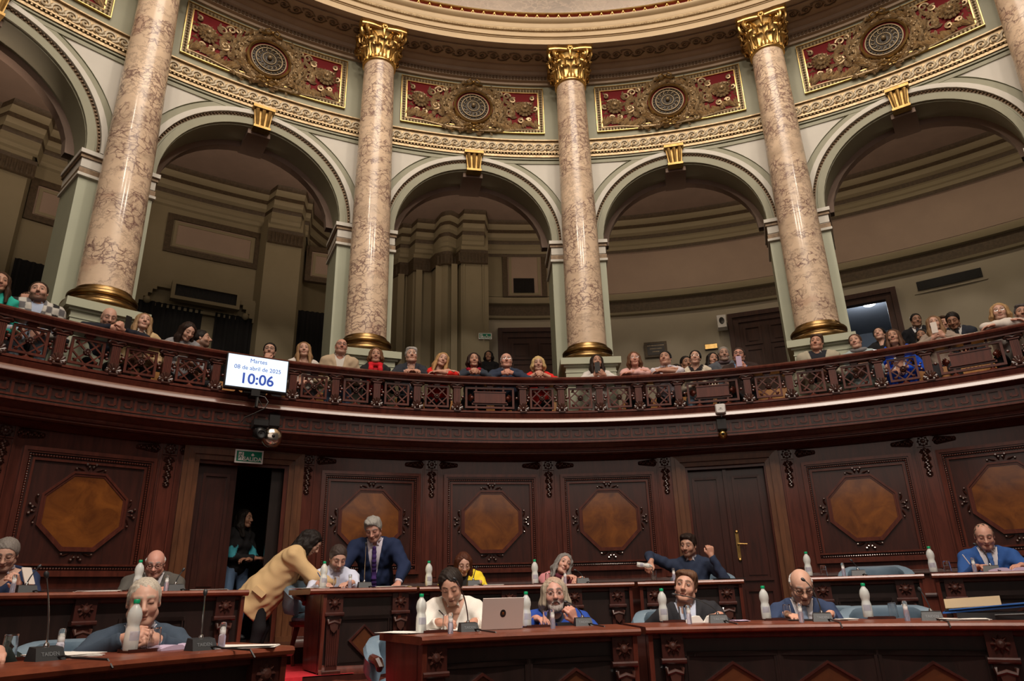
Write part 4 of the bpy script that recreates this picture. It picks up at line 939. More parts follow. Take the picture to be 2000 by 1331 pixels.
cm = empty('camera_dome', pol(-32.05, 7.85, 3.0), 0, 'black ceiling camera hanging under the display, beside the big bell', 'camera'); T = flat(-32.05, 7.80, 3.0); inv = Matrix.Translation(pol(-32.05, 7.85, 3.0)).inverted()
m = MB(T); m.box(-.085, .085, -.02, .14, .06, .16, bev=.02); m.box(-.06, .06, 0, .12, -.04, .06, bev=.02); m.ball((0, .08, .0), .075, 12); o = m.build('body', M['black']); o.parent = cm; o.matrix_parent_inverse = inv
m = MB(T); m.lathe([(.05, .10), (.052, .16), (.045, .165), (.036, .15), (0, .145)], (.01, 0, -.03), 18, 'y'); o = m.build('lens', M['dgrey']); o.parent = cm; o.matrix_parent_inverse = inv
def bellmk(pc, z, r, mt, label, box=True, whub=.02):
    be = empty('electric_bell', pol(pc, 7.9, z), 0, label, 'bell'); T = flat(pc, 7.90, z); inv = Matrix.Translation(pol(pc, 7.9, z)).inverted()
    m = MB(T); m.lathe([(r, .02), (r, .045), (r*.93, .075), (r*.75, .10), (r*.4, .115), (r*.15, .118), (0, .118)], (0, 0, 0), 32, 'y'); o = m.build('gong', M[mt]); o.parent = be; o.matrix_parent_inverse = inv
    m = MB(T); m.ball((0, .12, 0), whub, 8); o = m.build('bolt', M['black']); o.parent = be; o.matrix_parent_inverse = inv
    m = MB(T); m.box(-.06, .06, -.02, .11, r*.85, r*.85+.17, bev=.02); m.box(-.045, .045, -.04, .03, -r*.4, r); o = m.build('striker_box', M['black']); o.parent = be; o.matrix_parent_inverse = inv
bellmk(-30.72, 2.99, .128, 'bell', 'large polished round bell below the display, left of the wall')
bellmk(12.72, 3.07, .062, 'brass', 'small brass bell under a black box, below the white router')
rt = empty('wifi_router', pol(12.75, 7.74, 3.33), 0, 'white square wireless router mounted on the gallery moulding', 'router'); T = flat(12.75, 7.73, 3.40); inv = Matrix.Translation(pol(12.75, 7.74, 3.33)).inverted()
def rr(a, r=.025): return [(sx*(a-r)+r*cos(t), sz*(a-r)+r*sin(t)) for sx, sz, t0 in ((1, 1, 0), (-1, 1, 90), (-1, -1, 180), (1, -1, 270)) for t in [rad(t0+i*22.5) for i in range(5)]]
m = MB(T); m.prism(rr(.068), -.0, .03, top=rr(.055, .02)); o = m.build('case', M['wplastic']); o.parent = rt; o.matrix_parent_inverse = inv
m = MB(T); m.box(-.012, .012, .030, .031, -.002, .006); m.box(-.03, .03, .030, .031, -.017, -.013); o = m.build('marking', M['dgrey']); o.parent = rt; o.matrix_parent_inverse = inv
m = MB(T); m.box(-.04, .04, -.05, .0, -.05, .05); m.tube([(0, .0, .06), (0, -.01, .09)], .008, 6); m.tube([(0, 0, -.06), (.0, .01, -.12)], .006, 6); o = m.build('bracket', M['dgrey']); o.parent = rt; o.matrix_parent_inverse = inv
# ================================================================ people: implicit surfaces turned into meshes
f4 = np.float32
V3 = lambda *a: np.array(a, float)
def nrm(v): v = np.asarray(v, float); return v/(np.linalg.norm(v)+1e-9)
class Grid:
    def __init__(s, lo, hi, h):
        s.lo = np.array(lo, float); s.h = h; s.n = np.maximum(4, np.ceil((np.array(hi)-s.lo)/h).astype(int)+1)
        s.ax = [(s.lo[i]+h*np.arange(s.n[i])).astype(f4) for i in range(3)]; s.F = np.full(s.n, .05, f4)
    def sl(s, lo, hi):
        r = []
        for i in range(3):
            a = max(0, int((lo[i]-s.lo[i])/s.h)); b = min(int(s.n[i]), int((hi[i]-s.lo[i])/s.h)+2)
            if b <= a: return None
            r.append(slice(a, b))
        return tuple(r)
    def P(s, sl): return s.ax[0][sl[0]][:, None, None], s.ax[1][sl[1]][None, :, None], s.ax[2][sl[2]][None, None, :]
    def put(s, sl, d, k, op='u'):
        F = s.F[sl]
        if op == 'u': h = np.maximum(k-np.abs(F-d), 0)/k; s.F[sl] = np.minimum(F, d)-h*h*k*.25
        elif op == 's': h = np.maximum(k-np.abs(F+d), 0)/k; s.F[sl] = np.maximum(F, -d)+h*h*k*.25
    def cap(s, a, b, ra, rb=None, k=.03, op='u', m=.05):
        rb = ra if rb is None else rb; a = np.asarray(a, float); b = np.asarray(b, float); q = max(ra, rb)+m
        sl = s.sl(np.minimum(a, b)-q, np.maximum(a, b)+q)
        if sl is None: return
        x, y, z = s.P(sl); v = b-a; L = float(v@v)+1e-9
        t = np.clip(((x-a[0])*v[0]+(y-a[1])*v[1]+(z-a[2])*v[2])/L, 0, 1)
        d = np.sqrt((x-a[0]-t*v[0])**2+(y-a[1]-t*v[1])**2+(z-a[2]-t*v[2])**2)-(ra+(rb-ra)*t)
        s.put(sl, d.astype(f4), k, op)
    def ell(s, c, r, k=.03, op='u', R=None, m=.05):
        c = np.asarray(c, float); r = np.asarray(r, float); q = max(r)+m; sl = s.sl(c-q, c+q)
        if sl is None: return
        x, y, z = s.P(sl); x = x-c[0]; y = y-c[1]; z = z-c[2]
        if R is not None: x, y, z = (R[0][0]*x+R[1][0]*y+R[2][0]*z, R[0][1]*x+R[1][1]*y+R[2][1]*z, R[0][2]*x+R[1][2]*y+R[2][2]*z)
        k0 = np.sqrt((x/r[0])**2+(y/r[1])**2+(z/r[2])**2); k1 = np.sqrt((x/r[0]**2)**2+(y/r[1]**2)**2+(z/r[2]**2)**2)+1e-6
        s.put(sl, (k0*(k0-1)/k1).astype(f4), k, op)
def surfnet(F, lo, h):
    nx, ny, nz = F.shape; S = F < 0; idx = -np.ones((nx-1)*(ny-1)*(nz-1), int); cells = []; pts = []; quads = []
    st = ((ny-1)*(nz-1), nz-1, 1)
    for ax in range(3):
        a = [slice(None)]*3; b = [slice(None)]*3; a[ax] = slice(0, -1); b[ax] = slice(1, None)
        A = F[tuple(a)]; B = F[tuple(b)]; I = np.array(np.nonzero(S[tuple(a)] != S[tuple(b)]))
        if I.shape[1] == 0: continue
        o1, o2 = [i for i in range(3) if i != ax]; dims = F.shape
        ok = (I[o1] > 0) & (I[o1] < dims[o1]-1) & (I[o2] > 0) & (I[o2] < dims[o2]-1); I = I[:, ok]
        va = A[tuple(I)]; vb = B[tuple(I)]; p = I.astype(float).T; p[:, ax] += va/(va-vb)
        c = []
        for d1, d2 in ((0, 0), (1, 0), (1, 1), (0, 1)):
            J = [I[0].copy(), I[1].copy(), I[2].copy()]; J[o1] -= d1; J[o2] -= d2
            f = J[0]*st[0]+J[1]*st[1]+J[2]*st[2]; c.append(f); cells.append(f); pts.append(p)
        q = np.stack(c, 1); flip = (va < 0) ^ (ax == 1); q[flip] = q[flip][:, ::-1]; quads.append(q)
    if not cells: return np.zeros((0, 3)), np.zeros((0, 4), int)
    cells = np.concatenate(cells); pts = np.concatenate(pts); u, inv = np.unique(cells, return_inverse=True)
    cnt = np.bincount(inv); v = np.stack([np.bincount(inv, pts[:, i])/cnt for i in range(3)], 1)
    idx[u] = np.arange(len(u)); return v*h+lo, idx[np.concatenate(quads)]
def relax(v, f, it=1, k=.5):
    for _ in range(it):
        e = np.concatenate([f[:, [0, 1]], f[:, [1, 2]], f[:, [2, 3]], f[:, [3, 0]]]); e = np.concatenate([e, e[:, ::-1]])
        c = np.bincount(e[:, 0], minlength=len(v))+1e-9
        m = np.stack([np.bincount(e[:, 0], v[e[:, 1], i], minlength=len(v))/c for i in range(3)], 1); v = v+(m-v)*k
    return v
def npmesh(name, v, f, cols, mt, parent):
    me = bpy.data.meshes.new(name); f = np.asarray(f)
    me.vertices.add(len(v)); me.vertices.foreach_set('co', np.asarray(v, f4).ravel())
    me.loops.add(f.size); me.loops.foreach_set('vertex_index', f.astype(np.int32).ravel())
    me.polygons.add(len(f)); me.polygons.foreach_set('loop_start', np.arange(0, f.size, 4, dtype=np.int32))
    me.polygons.foreach_set('use_smooth', np.ones(len(f), bool)); me.update(calc_edges=True)
    ca = me.color_attributes.new('Col', 'FLOAT_COLOR', 'POINT'); c = np.ones((len(v), 4), f4); c[:, :3] = cols; ca.data.foreach_set('color', c.ravel())
    me.materials.append(mt); o = bpy.data.objects.new(name, me); COL.objects.link(o); o.parent = parent; return o
def rotm(yaw, pitch, roll):   # yaw left+, pitch up+, roll: tilt towards own right+
    y, p, r = rad(yaw), rad(pitch), rad(roll)
    return np.array((Matrix.Rotation(y, 3, 'Z') @ Matrix.Rotation(p, 3, 'X') @ Matrix.Rotation(r, 3, 'Y')))
def usphere(c, r, n=10):
    v = []; f = []
    for j in range(n+1):
        for i in range(n): a = 2*pi*i/n; b = pi*j/n; v.append((c[0]+r*sin(b)*cos(a), c[1]+r*cos(b), c[2]+r*sin(b)*sin(a)))
    for j in range(n):
        for i in range(n): k = (i+1) % n; f.append((j*n+i, j*n+k, (j+1)*n+k, (j+1)*n+i))
    return np.array(v), np.array(f)
def smooth01(x): x = np.clip(x, 0, 1); return x*x*(3-2*x)
def head_mesh(sp, h):
    fem = sp.get('fem', 0); fw = sp.get('fw', 1.0)*(.95 if fem else 1.0); age = sp.get('age', 0)
    G = Grid((-.10, -.125, -.21), (.10, .135, .135), h)
    G.ell((0, -.018, .030), (.074*fw, .094, .084), k=.02)
    G.ell((0, .018, -.025), (.062*fw, .070, .080), k=.03)
    G.ell((0, .022, .028), (.060*fw, .066, .060), k=.02)
    jw = .044 if fem else .051
    for s in (-1, 1): G.cap((s*jw*fw, -.005, -.062), (s*.016, .058, -.094), .022 if fem else .026, .017 if fem else .020, k=.02)
    G.cap((-.010, .064, -.095), (.010, .064, -.095), .015 if fem else .018, k=.02)
    G.cap((0, -.028, -.06), (0, -.045, -.20), (.048 if fem else .056), (.05 if fem else .062), k=.03)
    if age or sp.get('heavy'): G.ell((0, .02, -.095), (.045, .045, .025), k=.03)
    for s in (-1, 1):
        G.ell((s*.031, .092, .006), (.017, .014, .012), k=.016, op='s')
        G.ell((s*.040*fw, .056, -.030), (.024, .022, .024), k=.02)
        G.cap((s*.014, .082, .029), (s*.044*fw, .066, .028), .008 if fem else .011, .008, k=.012)
        G.ell((s*.031, .0735, .006), (.0155, .0135, .0135), k=.004)
        G.ell((s*.0755*fw, -.008, -.005), (.010, .017, .030), k=.006, R=rotm(s*-14, 0, 0))
        G.ell((s*.082*fw, -.002, -.003), (.005, .009, .018), k=.004, op='s')
        G.ell((s*.012, .096, -.034), (.0085, .010, .008), k=.008)
    nl = .106 if fem else .113
    G.cap((0, .084, .018), (0, nl, -.028), .0085, .0125, k=.012); G.ell((0, nl-.002, -.031), (.0125, .012, .010), k=.008)
    G.ell((0, .084, -.061), (.023, .011, .0065), k=.006); G.ell((0, .083, -.0725), (.019, .011, .007), k=.006); G.ell((0, .078, -.052), (.020, .012, .010), k=.01)
    if not sp.get('mouth_open'): G.cap((-.024, .0935, -.0655), (.024, .0935, -.0655), .0035, k=.003, op='s')
    else: G.ell((0, .096, -.067), (.018, .012, .006), k=.003, op='s')
    v, f = surfnet(G.F, G.lo, h); v = relax(v, f, 1, .35)
    tone = np.array(sp.get('tone', (.52, .30, .21))); x, y, z = v.T; c = np.tile(tone, (len(v), 1))
    def blend(w, col): nonlocal c; w = w[:, None]; c = c*(1-w)+np.array(col)*w
    blend(.35*smooth01(1-np.hypot((np.abs(x)-.042)/.024, (z+.03)/.022))*(y > .02), tone*np.array((1.12, .72, .66)))
    blend(.30*smooth01(1-np.hypot(x/.018, (z+.03)/.02))*(y > .08), tone*np.array((1.1, .74, .68)))
    blend(.45*smooth01(1.2-np.hypot((np.abs(x)-.031)/.022, (z-.004)/.016))*(y > .05), tone*np.array((.62, .50, .46)))
    hc = np.array(sp.get('brow', np.minimum(np.array(sp.get('hair', (.04, .02, .012)))*.7, .07)))
    lip = tone*np.array((.92, .50, .46)) if not fem else np.array(sp.get('lip', (.42, .12, .10)))
    blend(.85*smooth01(1.5-np.hypot(x/.0235, (z+.0665)/.011)*1.3)*(y > .07), lip)
    blend(.9*smooth01(2-1.6*np.abs(z+.0665)/.0035)*(np.abs(x) < .023)*(y > .07), tone*np.array((.22, .12, .12)))
    bz = .033-.35*(np.abs(x)-.030)**2/.03; bw = (np.abs(x) > .011)*(np.abs(x) < .048*fw)*(y > .045)
    blend(.85*smooth01(1.9-1.4*np.abs(z-bz)/(.0045 if fem else .006))*bw, hc)
    st = sp.get('stubble', 0)
    if st:
        bc = np.array(sp.get('beardc', hc)); low = smooth01((-.040-z+.25*(np.abs(x)-.03).clip(0))/.02)*smooth01((y+.035)/.03)*(z > -.135)
        mus = smooth01(1.5-np.hypot(x/.030, (z+.052)/.012))*(y > .07); low = np.maximum(low, mus); low = low*(1-smooth01(1.4-np.hypot(x/.022, (z+.067)/.009)))
        blend(st*low, bc)
    ec = []
    if sp.get('eyes', 1):
        for s in (-1, 1):
            ey, ef = usphere((s*.031, .0765, .006), .0128, 14); gx, gz = sp.get('gaze', (0, 0)); d = np.hypot(ey[:, 0]-s*.031-gx*.005, ey[:, 2]-.006-gz*.004)
            ecol = np.where((d < .0062)[:, None], np.array((.018, .010, .007)), np.array((.36, .31, .28)))
            # upper and lower lids close over the ball
            lid = (ey[:, 2] > .006+.0030) | (ey[:, 2] < .006-.0042); ecol = np.where(lid[:, None], tone*.62, ecol); ecol = np.where(((ey[:, 2] > .0078) & (ey[:, 2] < .0115))[:, None], tone*.18, ecol)
            f = np.concatenate([f, ef+len(v)]); v = np.concatenate([v, ey]); c = np.concatenate([c, ecol])
    else:
        for s in (-1, 1):
            w = smooth01(2-1.7*np.abs(z-(-.001-.5*(np.abs(x)-.031)**2/.03*0))/.0035)*(np.abs(np.abs(x)-.031) < .0145)*(y > .06); blend(.85*w, tone*.16)
    return v, f, c
def hair_mesh(sp, h):
    st = sp.get('style', 'short')
    if st == 'none': return None
    fw = sp.get('fw', 1.0); th = sp.get('thick', 1.0)
    G = Grid((-.17, -.21, -.34 if st in ('long', 'drape', 'wave') else -.20), (.17, .17, .18), h); x, y, z = G.P((slice(None),)*3)
    def cutface(y0=.012, z0=-.02, sl=.66): return ((y-y0-(z-z0)*sl)*.83).astype(f4)
    def low(z0=-.012, sl=.62): return (-(z-z0)+y*sl).astype(f4)*.85
    R0 = (.080*fw+.004*th, .100+.004*th, .090+.006*th)
    if st == 'receding': R0 = (.0775*fw, .0975, .0872)
    n1 = (.0022*np.sin(x*150+np.sin(z*30)*1.6)*np.sin(y*80+z*12)+.0016*np.sin(x*230+y*190+np.sin(z*40)*1.5)).astype(f4)
    if st in ('short', 'receding', 'bald', 'crop', 'quiff', 'combed'):
        G.ell((0, -.020, .030), R0, k=.02)
        if st == 'quiff': G.ell((.01, .045, .094), (.058, .045, .028), k=.03); G.ell((0, -.01, .085), (.074, .07, .042), k=.03); G.F += (.004*np.sin(x*70+z*30)*np.sin(y*60+x*40)).astype(f4)
        if st == 'combed': G.ell((.02, .035, .088), (.058, .05, .026), k=.03); G.ell((-.045, .02, .08), (.04, .05, .04), k=.03)
        G.F += n1
        if st == 'receding': G.F = np.maximum(G.F+.003, np.minimum(cutface(-.004, -.02, .44), ((y-.058)+(.092-z)*1.2+np.abs(x)*.35)*.6))
        elif st == 'bald': G.F = np.maximum(np.maximum(G.F, cutface(-.012, -.02, .12)), (z-.030-(-y)*.25)+0*x)
        else: G.F = np.maximum(G.F, np.minimum(cutface(), ((y-.075)+(.070-z)*1.2+np.abs(x)*.2)*.6))
        G.F = np.maximum(G.F, low())
        if st != 'bald':
            for s in (-1, 1): G.cap((s*.074*fw, .012, .03), (s*.073*fw, .010, -.012), .008, .005, k=.01)
    else:
        G.ell((0, -.022, .030), (R0[0]+.004, R0[1]+.004, R0[2]+.002), k=.02)
        L = {'bob': .115, 'long': .23, 'drape': .27, 'wave': .19, 'bun': 0, 'pony': 0, 'bangs': .10, 'shoulder': .15}.get(st, .12)
        if L:
            for s in (-1, 1):
                sx = .078*fw
                G.cap((s*(sx-.008), -.015, .03), (s*(sx+.006), -.02, -L*.45), .026, .031, k=.04)
                G.cap((s*(sx+.012), -.02, -L*.45), (s*(sx+.006), (.03 if st in ('long', 'drape') else -.02), -L), .030, .014, k=.04)
                G.cap((s*(sx-.012), .022, .055), (s*(sx+.004), .028, -L*.45), .018, .018, k=.03)
                if st in ('long', 'drape', 'wave'): G.cap((s*(sx+.004), .028, -L*.4), (s*(sx+.0), .06, -L), .020, .014, k=.03)
                G.cap((s*.03, -.09, .0), (s*.05, -.085, -L), .05, .04, k=.04)
            G.cap((0, -.085, .0), (0, -.085, -L*.9), .055, .045, k=.04)
        if st == 'wave': G.F += (.005*np.sin(z*75+x*20)*np.sin(y*45+x*50)).astype(f4)
        G.F += n1*1.1
        inner = np.sqrt((x/(.064*fw))**2+((z+.02)/.105)**2)-1                     # opening for the face
        face = np.maximum(inner*.06, -(y-.005)*1.0)
        if st == 'bangs': face = np.maximum(face, (z-.045)*1.0+0*x)
        else: face = np.maximum(face, (z-.088+np.abs(x-.015)*.55))
        G.F = np.maximum(G.F, -face.astype(f4))
        if not L: G.F = np.maximum(np.maximum(G.F, low(-.02, .62)), cutface(.022, -.02, .62))
        if st == 'bun': G.ell((0, -.125, .03), (.04, .035, .04), k=.01)
        if st == 'pony': G.cap((0, -.115, .0), (.05, -.10, -.14), .03, .015, k=.02)
    # carve the skull so the hair is a shell hugging it
    G2 = Grid(G.lo, G.lo+h*(G.n-1), h)
    v, f = surfnet(G.F, G.lo, h)
    if len(v) == 0: return None
    v = relax(v, f, 1, .3); col = np.tile(np.array(sp.get('hair', (.03, .015, .01))), (len(v), 1))
    g = sp.get('grey')
    if g:
        w = smooth01((np.abs(v[:, 0])-.045)/.03)*smooth01((.07-v[:, 2])/.05); col = col*(1-w[:, None])+np.array(g)*w[:, None]
    r_ = sp.get('roots')
    if r_: w = smooth01((v[:, 2]-.06)/.06); col = col*(1-w[:, None])+np.array(r_)*w[:, None]
    return v, f, col
def hand_prims(G, W, d, n, side, curl=.5, spread=.14, k=.006, thumb=.6, cur=None):
    """W wrist, d forward, n palm normal; side=+1 when the thumb lies along +cross(d,n)"""
    d = nrm(d); n = nrm(n-d*(n@d)); s = np.cross(d, n)*side
    R = np.stack([s, d, n], 1)
    G.cap(W-d*.03, W+d*.012, .026, .024, k=.02)
    G.ell(W+d*.05+n*.002, (.040, .050, .0165), k=.016, R=R.T.tolist() if False else [list(R[0]), list(R[1]), list(R[2])])
    G.ell(W+d*.028+s*.022+n*.008, (.019, .030, .014), k=.012, R=[list(R[0]), list(R[1]), list(R[2])])
    L = ((.040, .024, .020), (.044, .028, .021), (.041, .026, .021), (.032, .020, .018)); tips = []
    for i in range(4):
        o = (1.5-i)*.0205; b = W+d*(.086-.004*abs(i-1.3))+s*o; c = (cur[i] if cur else curl)*(1+.08*i); dd = nrm(d+s*spread*(1.5-i)*.35); a = 0; p = b
        G.cap(W+d*.04+s*o*.7, b, .0115, .0105, k=k*1.5)
        for j in range(3):
            a += c*(.9 if j == 0 else 1.15); q = p+(dd*cos(a)+n*sin(a))*L[i][j]; G.cap(p, q, .0098-.0011*j, .0090-.0012*j, k=k, m=.03); p = q
        tips.append(p)
    b = W+d*.022+s*.030+n*.006; t1 = b+nrm(d*.75+s*.62+n*.25*thumb)*.040; t2 = t1+nrm(d*.92+s*(.25-.5*thumb)+n*.45*thumb)*.032
    G.cap(b, t1, .0135, .0115, k=k); G.cap(t1, t2, .0112, .0085, k=k); return tips
def limb_ik(S, Wt, a, b, pole):
    v = Wt-S; L = np.linalg.norm(v)
    if L > (a+b)*.995: Wt = S+v/L*(a+b)*.995; v = Wt-S; L = np.linalg.norm(v)
    if L < abs(a-b)+.06: L = abs(a-b)+.06
    u = v/np.linalg.norm(v); x = (a*a-b*b+L*L)/(2*L); hgt = math.sqrt(max(a*a-x*x, 0)); p = nrm(pole-u*(pole@u)); return S+u*x+p*hgt, Wt
NPERS = 0
def person(label, phi, R, ztop, zf, sp, face=0, lean=8, side=0, head=(0, 0, 0), arms=None, top=None, legs='sit', hb=.0125, hh=.0065, tl=.50, group=None, build=1.0, legcol=(.02, .02, .025), shw=None, hoff=(0, 0), gal=0, auto=1.0, hz=0):
    """arms: ((wrist xyz, pose dict), ...) in the person's frame, z absolute; top: garment dict"""
    global NPERS; NPERS += 1; rs = random.Random(NPERS)
    loc = pol(phi, R, zf); tc = math.atan2(-1.676-loc.y, -1.066-loc.x)-math.atan2(-loc.y, -loc.x); rz = pi-rad(phi)+rad(face)+auto*((tc+pi) % (2*pi)-pi); root = empty('person', loc, rz, label, 'person', group)
    fem = sp.get('fem', 0); hs = sp.get('hs', 1.0)*(.97 if fem else 1.0); top = top or {}
    HM = rotm(*head); crown = HM @ V3(0, -.02, .115)*hs
    HC = V3(0, 0, ztop-zf)-V3(0, 0, max(.085, crown[2]+.004)); HC[:2] += -crown[:2]*.3
    Nb = HC+(HM @ V3(0, -.045, -.10))*hs+V3(0, -.016, -.060)*hs+V3(hoff[0], hoff[1], hz)
    up = nrm(V3(sin(rad(side)), sin(rad(lean)), cos(rad(lean)))); P = Nb-up*tl
    sw = shw or (.155 if fem else .178); sw *= build if build > 1 else 1
    xr = nrm(np.cross(up, V3(0, -1, 0))*-1); xr = nrm(V3(1, 0, 0)-up*up[0]); fr = nrm(np.cross(up, xr)); 
    if fr[1] < 0: fr = -fr
    Rb = [[xr[i], fr[i], up[i]] for i in range(3)]
    def Q(a, b, c): return P+xr*a+fr*b+up*c
    SH = {1: Q(sw, .0, tl-.062), -1: Q(-sw, .0, tl-.062)}
    arms = arms or {1: (V3(.20, .22, P[2]+zf+.12), {}), -1: (V3(-.20, .22, P[2]+zf+.12), {})}
    J = {}
    for s in (1, -1):
        Wt, pd = arms[s]; Wt = np.array(Wt, float).copy(); Wt[2] -= zf
        E, Wt = limb_ik(SH[s], Wt, .285, .255, np.array(pd.get('pole', (s*.55, -.35, -.8)), float)); J[s] = (E, Wt, pd)
    pts = [P, Nb, HC]+[SH[s] for s in (1, -1)]+[j for s in (1, -1) for j in J[s][:2]]
    lo = np.min(pts, 0)-V3(.22, .22, .20); hi = np.max(pts, 0)+V3(.22, .22, .16); lo[2] = max(lo[2], P[2]-.16-top.get('hem', 0)); lo -= (.15 if top.get('hem') else 0)
    G = Grid(lo, hi, hb); bw = build; coat = top.get('bulk', .0)
    G.ell(Q(0, -.005, .02), (.165*bw+coat, .115*bw+coat, .13), R=Rb, k=.06)
    G.ell(Q(0, .005, .17), ((.135 if fem else .155)*bw+coat, (.10 if fem else .112)*bw*(1.12 if sp.get('heavy') else 1)+coat, .17), R=Rb, k=.06)
    G.ell(Q(0, -.005, tl*.70), ((.145 if fem else .170)*bw+coat, .105*bw+coat, .17), R=Rb, k=.06)
    if top.get('hem'): G.cap(Q(0, .02, .26), Q(0, .035, -top['hem']-.08), .125+coat, .185+coat, k=.06, m=.1)
    if fem and not top.get('hem'):
        for s in (-1, 1): G.ell(Q(s*.065, .085, tl*.60), (.062, .055, .060), R=Rb, k=.04)
    G.cap(SH[1]-xr*.05, SH[-1]+xr*.05, .064+coat, k=.06)
    for s in (1, -1):
        E, Wt, pd = J[s]; G.cap(Nb+up*.015-fr*.01, SH[s]+up*.018, .052, .050+coat, k=.05)
        ra = (.047 if fem else .056)*(.5+.5*bw)+coat*.8; G.cap(SH[s], E, ra+.006, ra-.006, k=.03); G.cap(E, Wt, ra-.006, (.033 if fem else .037)+coat*.5, k=.02)
    x, y, z = G.P((slice(None),)*3)
    wr = (.0036*np.sin(z*55+np.sin(x*30)*2+y*20)*np.sin(x*26+y*18+NPERS)+.003*np.sin(x*70+z*42+NPERS)).astype(f4)
    base = G.F.copy(); G.F = G.F+wr
    Nv = Nb+up*.02; a_ = (x-Nv[0])*up[0]+(y-Nv[1])*up[1]+(z-Nv[2])*up[2]; rd = np.sqrt((x-Nv[0]-a_*up[0])**2+(y-Nv[1]-a_*up[1])**2+(z-Nv[2]-a_*up[2])**2)
    lx = (x-P[0])*xr[0]+(y-P[1])*xr[1]+(z-P[2])*xr[2]; ly = (x-P[0])*fr[0]+(y-P[1])*fr[1]+(z-P[2])*fr[2]; lz = (x-P[0])*up[0]+(y-P[1])*up[1]+(z-P[2])*up[2]
    nr = top.get('neck', .062)
    kind = top.get('kind', 'sweater'); col = np.array(top.get('col', (.1, .1, .12)))
    parts = []
    # skin core
    cf = np.maximum(base+.016+coat*.8*(a_ < -.08), (-(lz-.03)).astype(f4)) if True else base+.016
    cv, cfc = surfnet(np.pad(cf, 1, constant_values=.05), G.lo-hb, hb)
    hv, hf, hc = head_mesh(sp, hh); hv = (hv*hs) @ HM.T+HC; tone = np.array(sp.get('tone', (.52, .30, .21)))
    V = [hv, cv]; Fc = [hf, cfc+len(hv)]; C = [hc, np.tile(tone, (len(cv), 1))]; nv = len(hv)+len(cv)
    for s in (1, -1):
        E, Wt, pd = J[s]
        if pd.get('hand', 1) == 0: continue
        d = np.array(pd['dir'], float) if 'dir' in pd else Wt-E; nn = np.array(pd.get('palm', (0, 0, -1)), float)
        g = Grid(Wt-.16, Wt+.16, min(hb, .0075) if hh > .0055 else .0052); sd = 1 if np.cross(nrm(d), nrm(nn))@np.array(pd.get('th', (-s, .2, .3)), float) > 0 else -1
        g.cap(Wt-nrm(Wt-E)*.09, Wt, .028, .025, k=.01); hand_prims(g, Wt, nrm(d), nn, sd, pd.get('curl', .35), cur=pd.get('cur'), thumb=pd.get('thumb', .6))
        a, b = surfnet(g.F, g.lo, g.h); V.append(a); Fc.append(b+nv); nv += len(a); C.append(np.tile(tone*np.array((1.04, .95, .93)), (len(a), 1)))
    npmesh('body', np.concatenate(V), np.concatenate(Fc), np.concatenate(C), M['skin'], root)
    hm = hair_mesh(sp, hh*1.05)
    if hm: npmesh('hair', (hm[0]*hs) @ HM.T+HC, hm[1], hm[2], M['hair'], root)
    def sleeve_cut(F, back):
        for s in (1, -1):
            E, Wt, pd = J[s]
            if pd.get('cross'): continue
            u = nrm(Wt-E); q = (x-Wt[0])*u[0]+(y-Wt[1])*u[1]+(z-Wt[2])*u[2]; near = np.sqrt((x-Wt[0])**2+(y-Wt[1])**2+(z-Wt[2])**2)
            F = np.where(near < .12+max(0, back), np.maximum(F, (q+back).astype(f4)), F)
        return F
    def front_y(zz, lift=.0):
        # y of the chest surface on the centre line, at spine height zz
        for k in range(60):
            p = Q(0, .30-k*.006, zz); i = ((p-G.lo)/hb).round().astype(int)
            if (i < 0).any() or (i >= G.n).any(): continue
            if base[tuple(i)] < .0: return .30-k*.006+lift
        return .11
    def emit(name, F, colf, mt='cloth', off=0):
        v, f = surfnet(np.pad(F, 1, constant_values=.05), G.lo-hb, hb)
        if len(v) == 0: return None
        v = relax(v, f, 1, .4); o = npmesh(name, v, f, colf(v) if callable(colf) else np.tile(colf, (len(v), 1)), M[mt], root); return o
    lc = lambda v: ((v-P)@xr, (v-P)@fr, (v-P)@up)
    zb = top.get('vz', tl*.38); vw = top.get('vw', .062)
    nk = (nr-rd-.25*np.maximum(ly-.02, 0)-(.0 if kind in ('shirt', 'suit', 'jacket') else 0)).astype(f4); nk = np.where(a_ > -.09, nk, -.05).astype(f4)
    hem = (-(lz+top.get('hem', .12))).astype(f4)
    
    def vcut(F, zb_, vw_, zt=None):
        w = np.maximum(0, (lz-zb_)/(tl-.05-zb_))*vw_; d = (w-np.abs(lx))*np.where(lz > zb_, 1, -1)
        d = np.where((ly > .0) & (lz > zb_), w-np.abs(lx), -.05).astype(f4); return np.maximum(F, np.minimum(d, .04)), w
    sh = np.array(top.get('shirt', (.62, .62, .64)))
    if kind == 'suit' or kind == 'jacket':
        F = np.maximum(G.F, nk+.004); F, w = vcut(F, zb, vw)
        lap = smooth01((w+.05-np.abs(lx))/.012)*(ly > .02)*(lz > zb-.02); F = F-.006*lap.astype(f4); F = np.maximum(sleeve_cut(F, .012), hem)
        pat = top.get('pattern')
        def cf_(v):
            c = np.tile(col, (len(v), 1))
            if pat == 'check':
                X, Y, Z = lc(v); k = (np.floor(X/.062+.3)+np.floor(Z/.075)).astype(int) % 2; k2 = (np.floor(X/.062+.3)).astype(int) % 3
                c = np.where((k == 0)[:, None], np.array((.50, .49, .46)), np.where((k2 == 0)[:, None], np.array((.02, .02, .022)), np.array((.13, .13, .14))))
            if pat == 'buttons': pass
            X, Y, Z = lc(v); edge = (np.abs(X) < .004)*(Y > .03)*(Z < zb); c[edge > 0] = col*.45
            return c
        emit('jacket', F, cf_)
        Fs = np.maximum(base+.007, nk+.012); Fs = sleeve_cut(Fs, -.004); Fs = np.maximum(Fs, (-(lz-.02)).astype(f4))
        emit('shirt', Fs, sh)
    else:
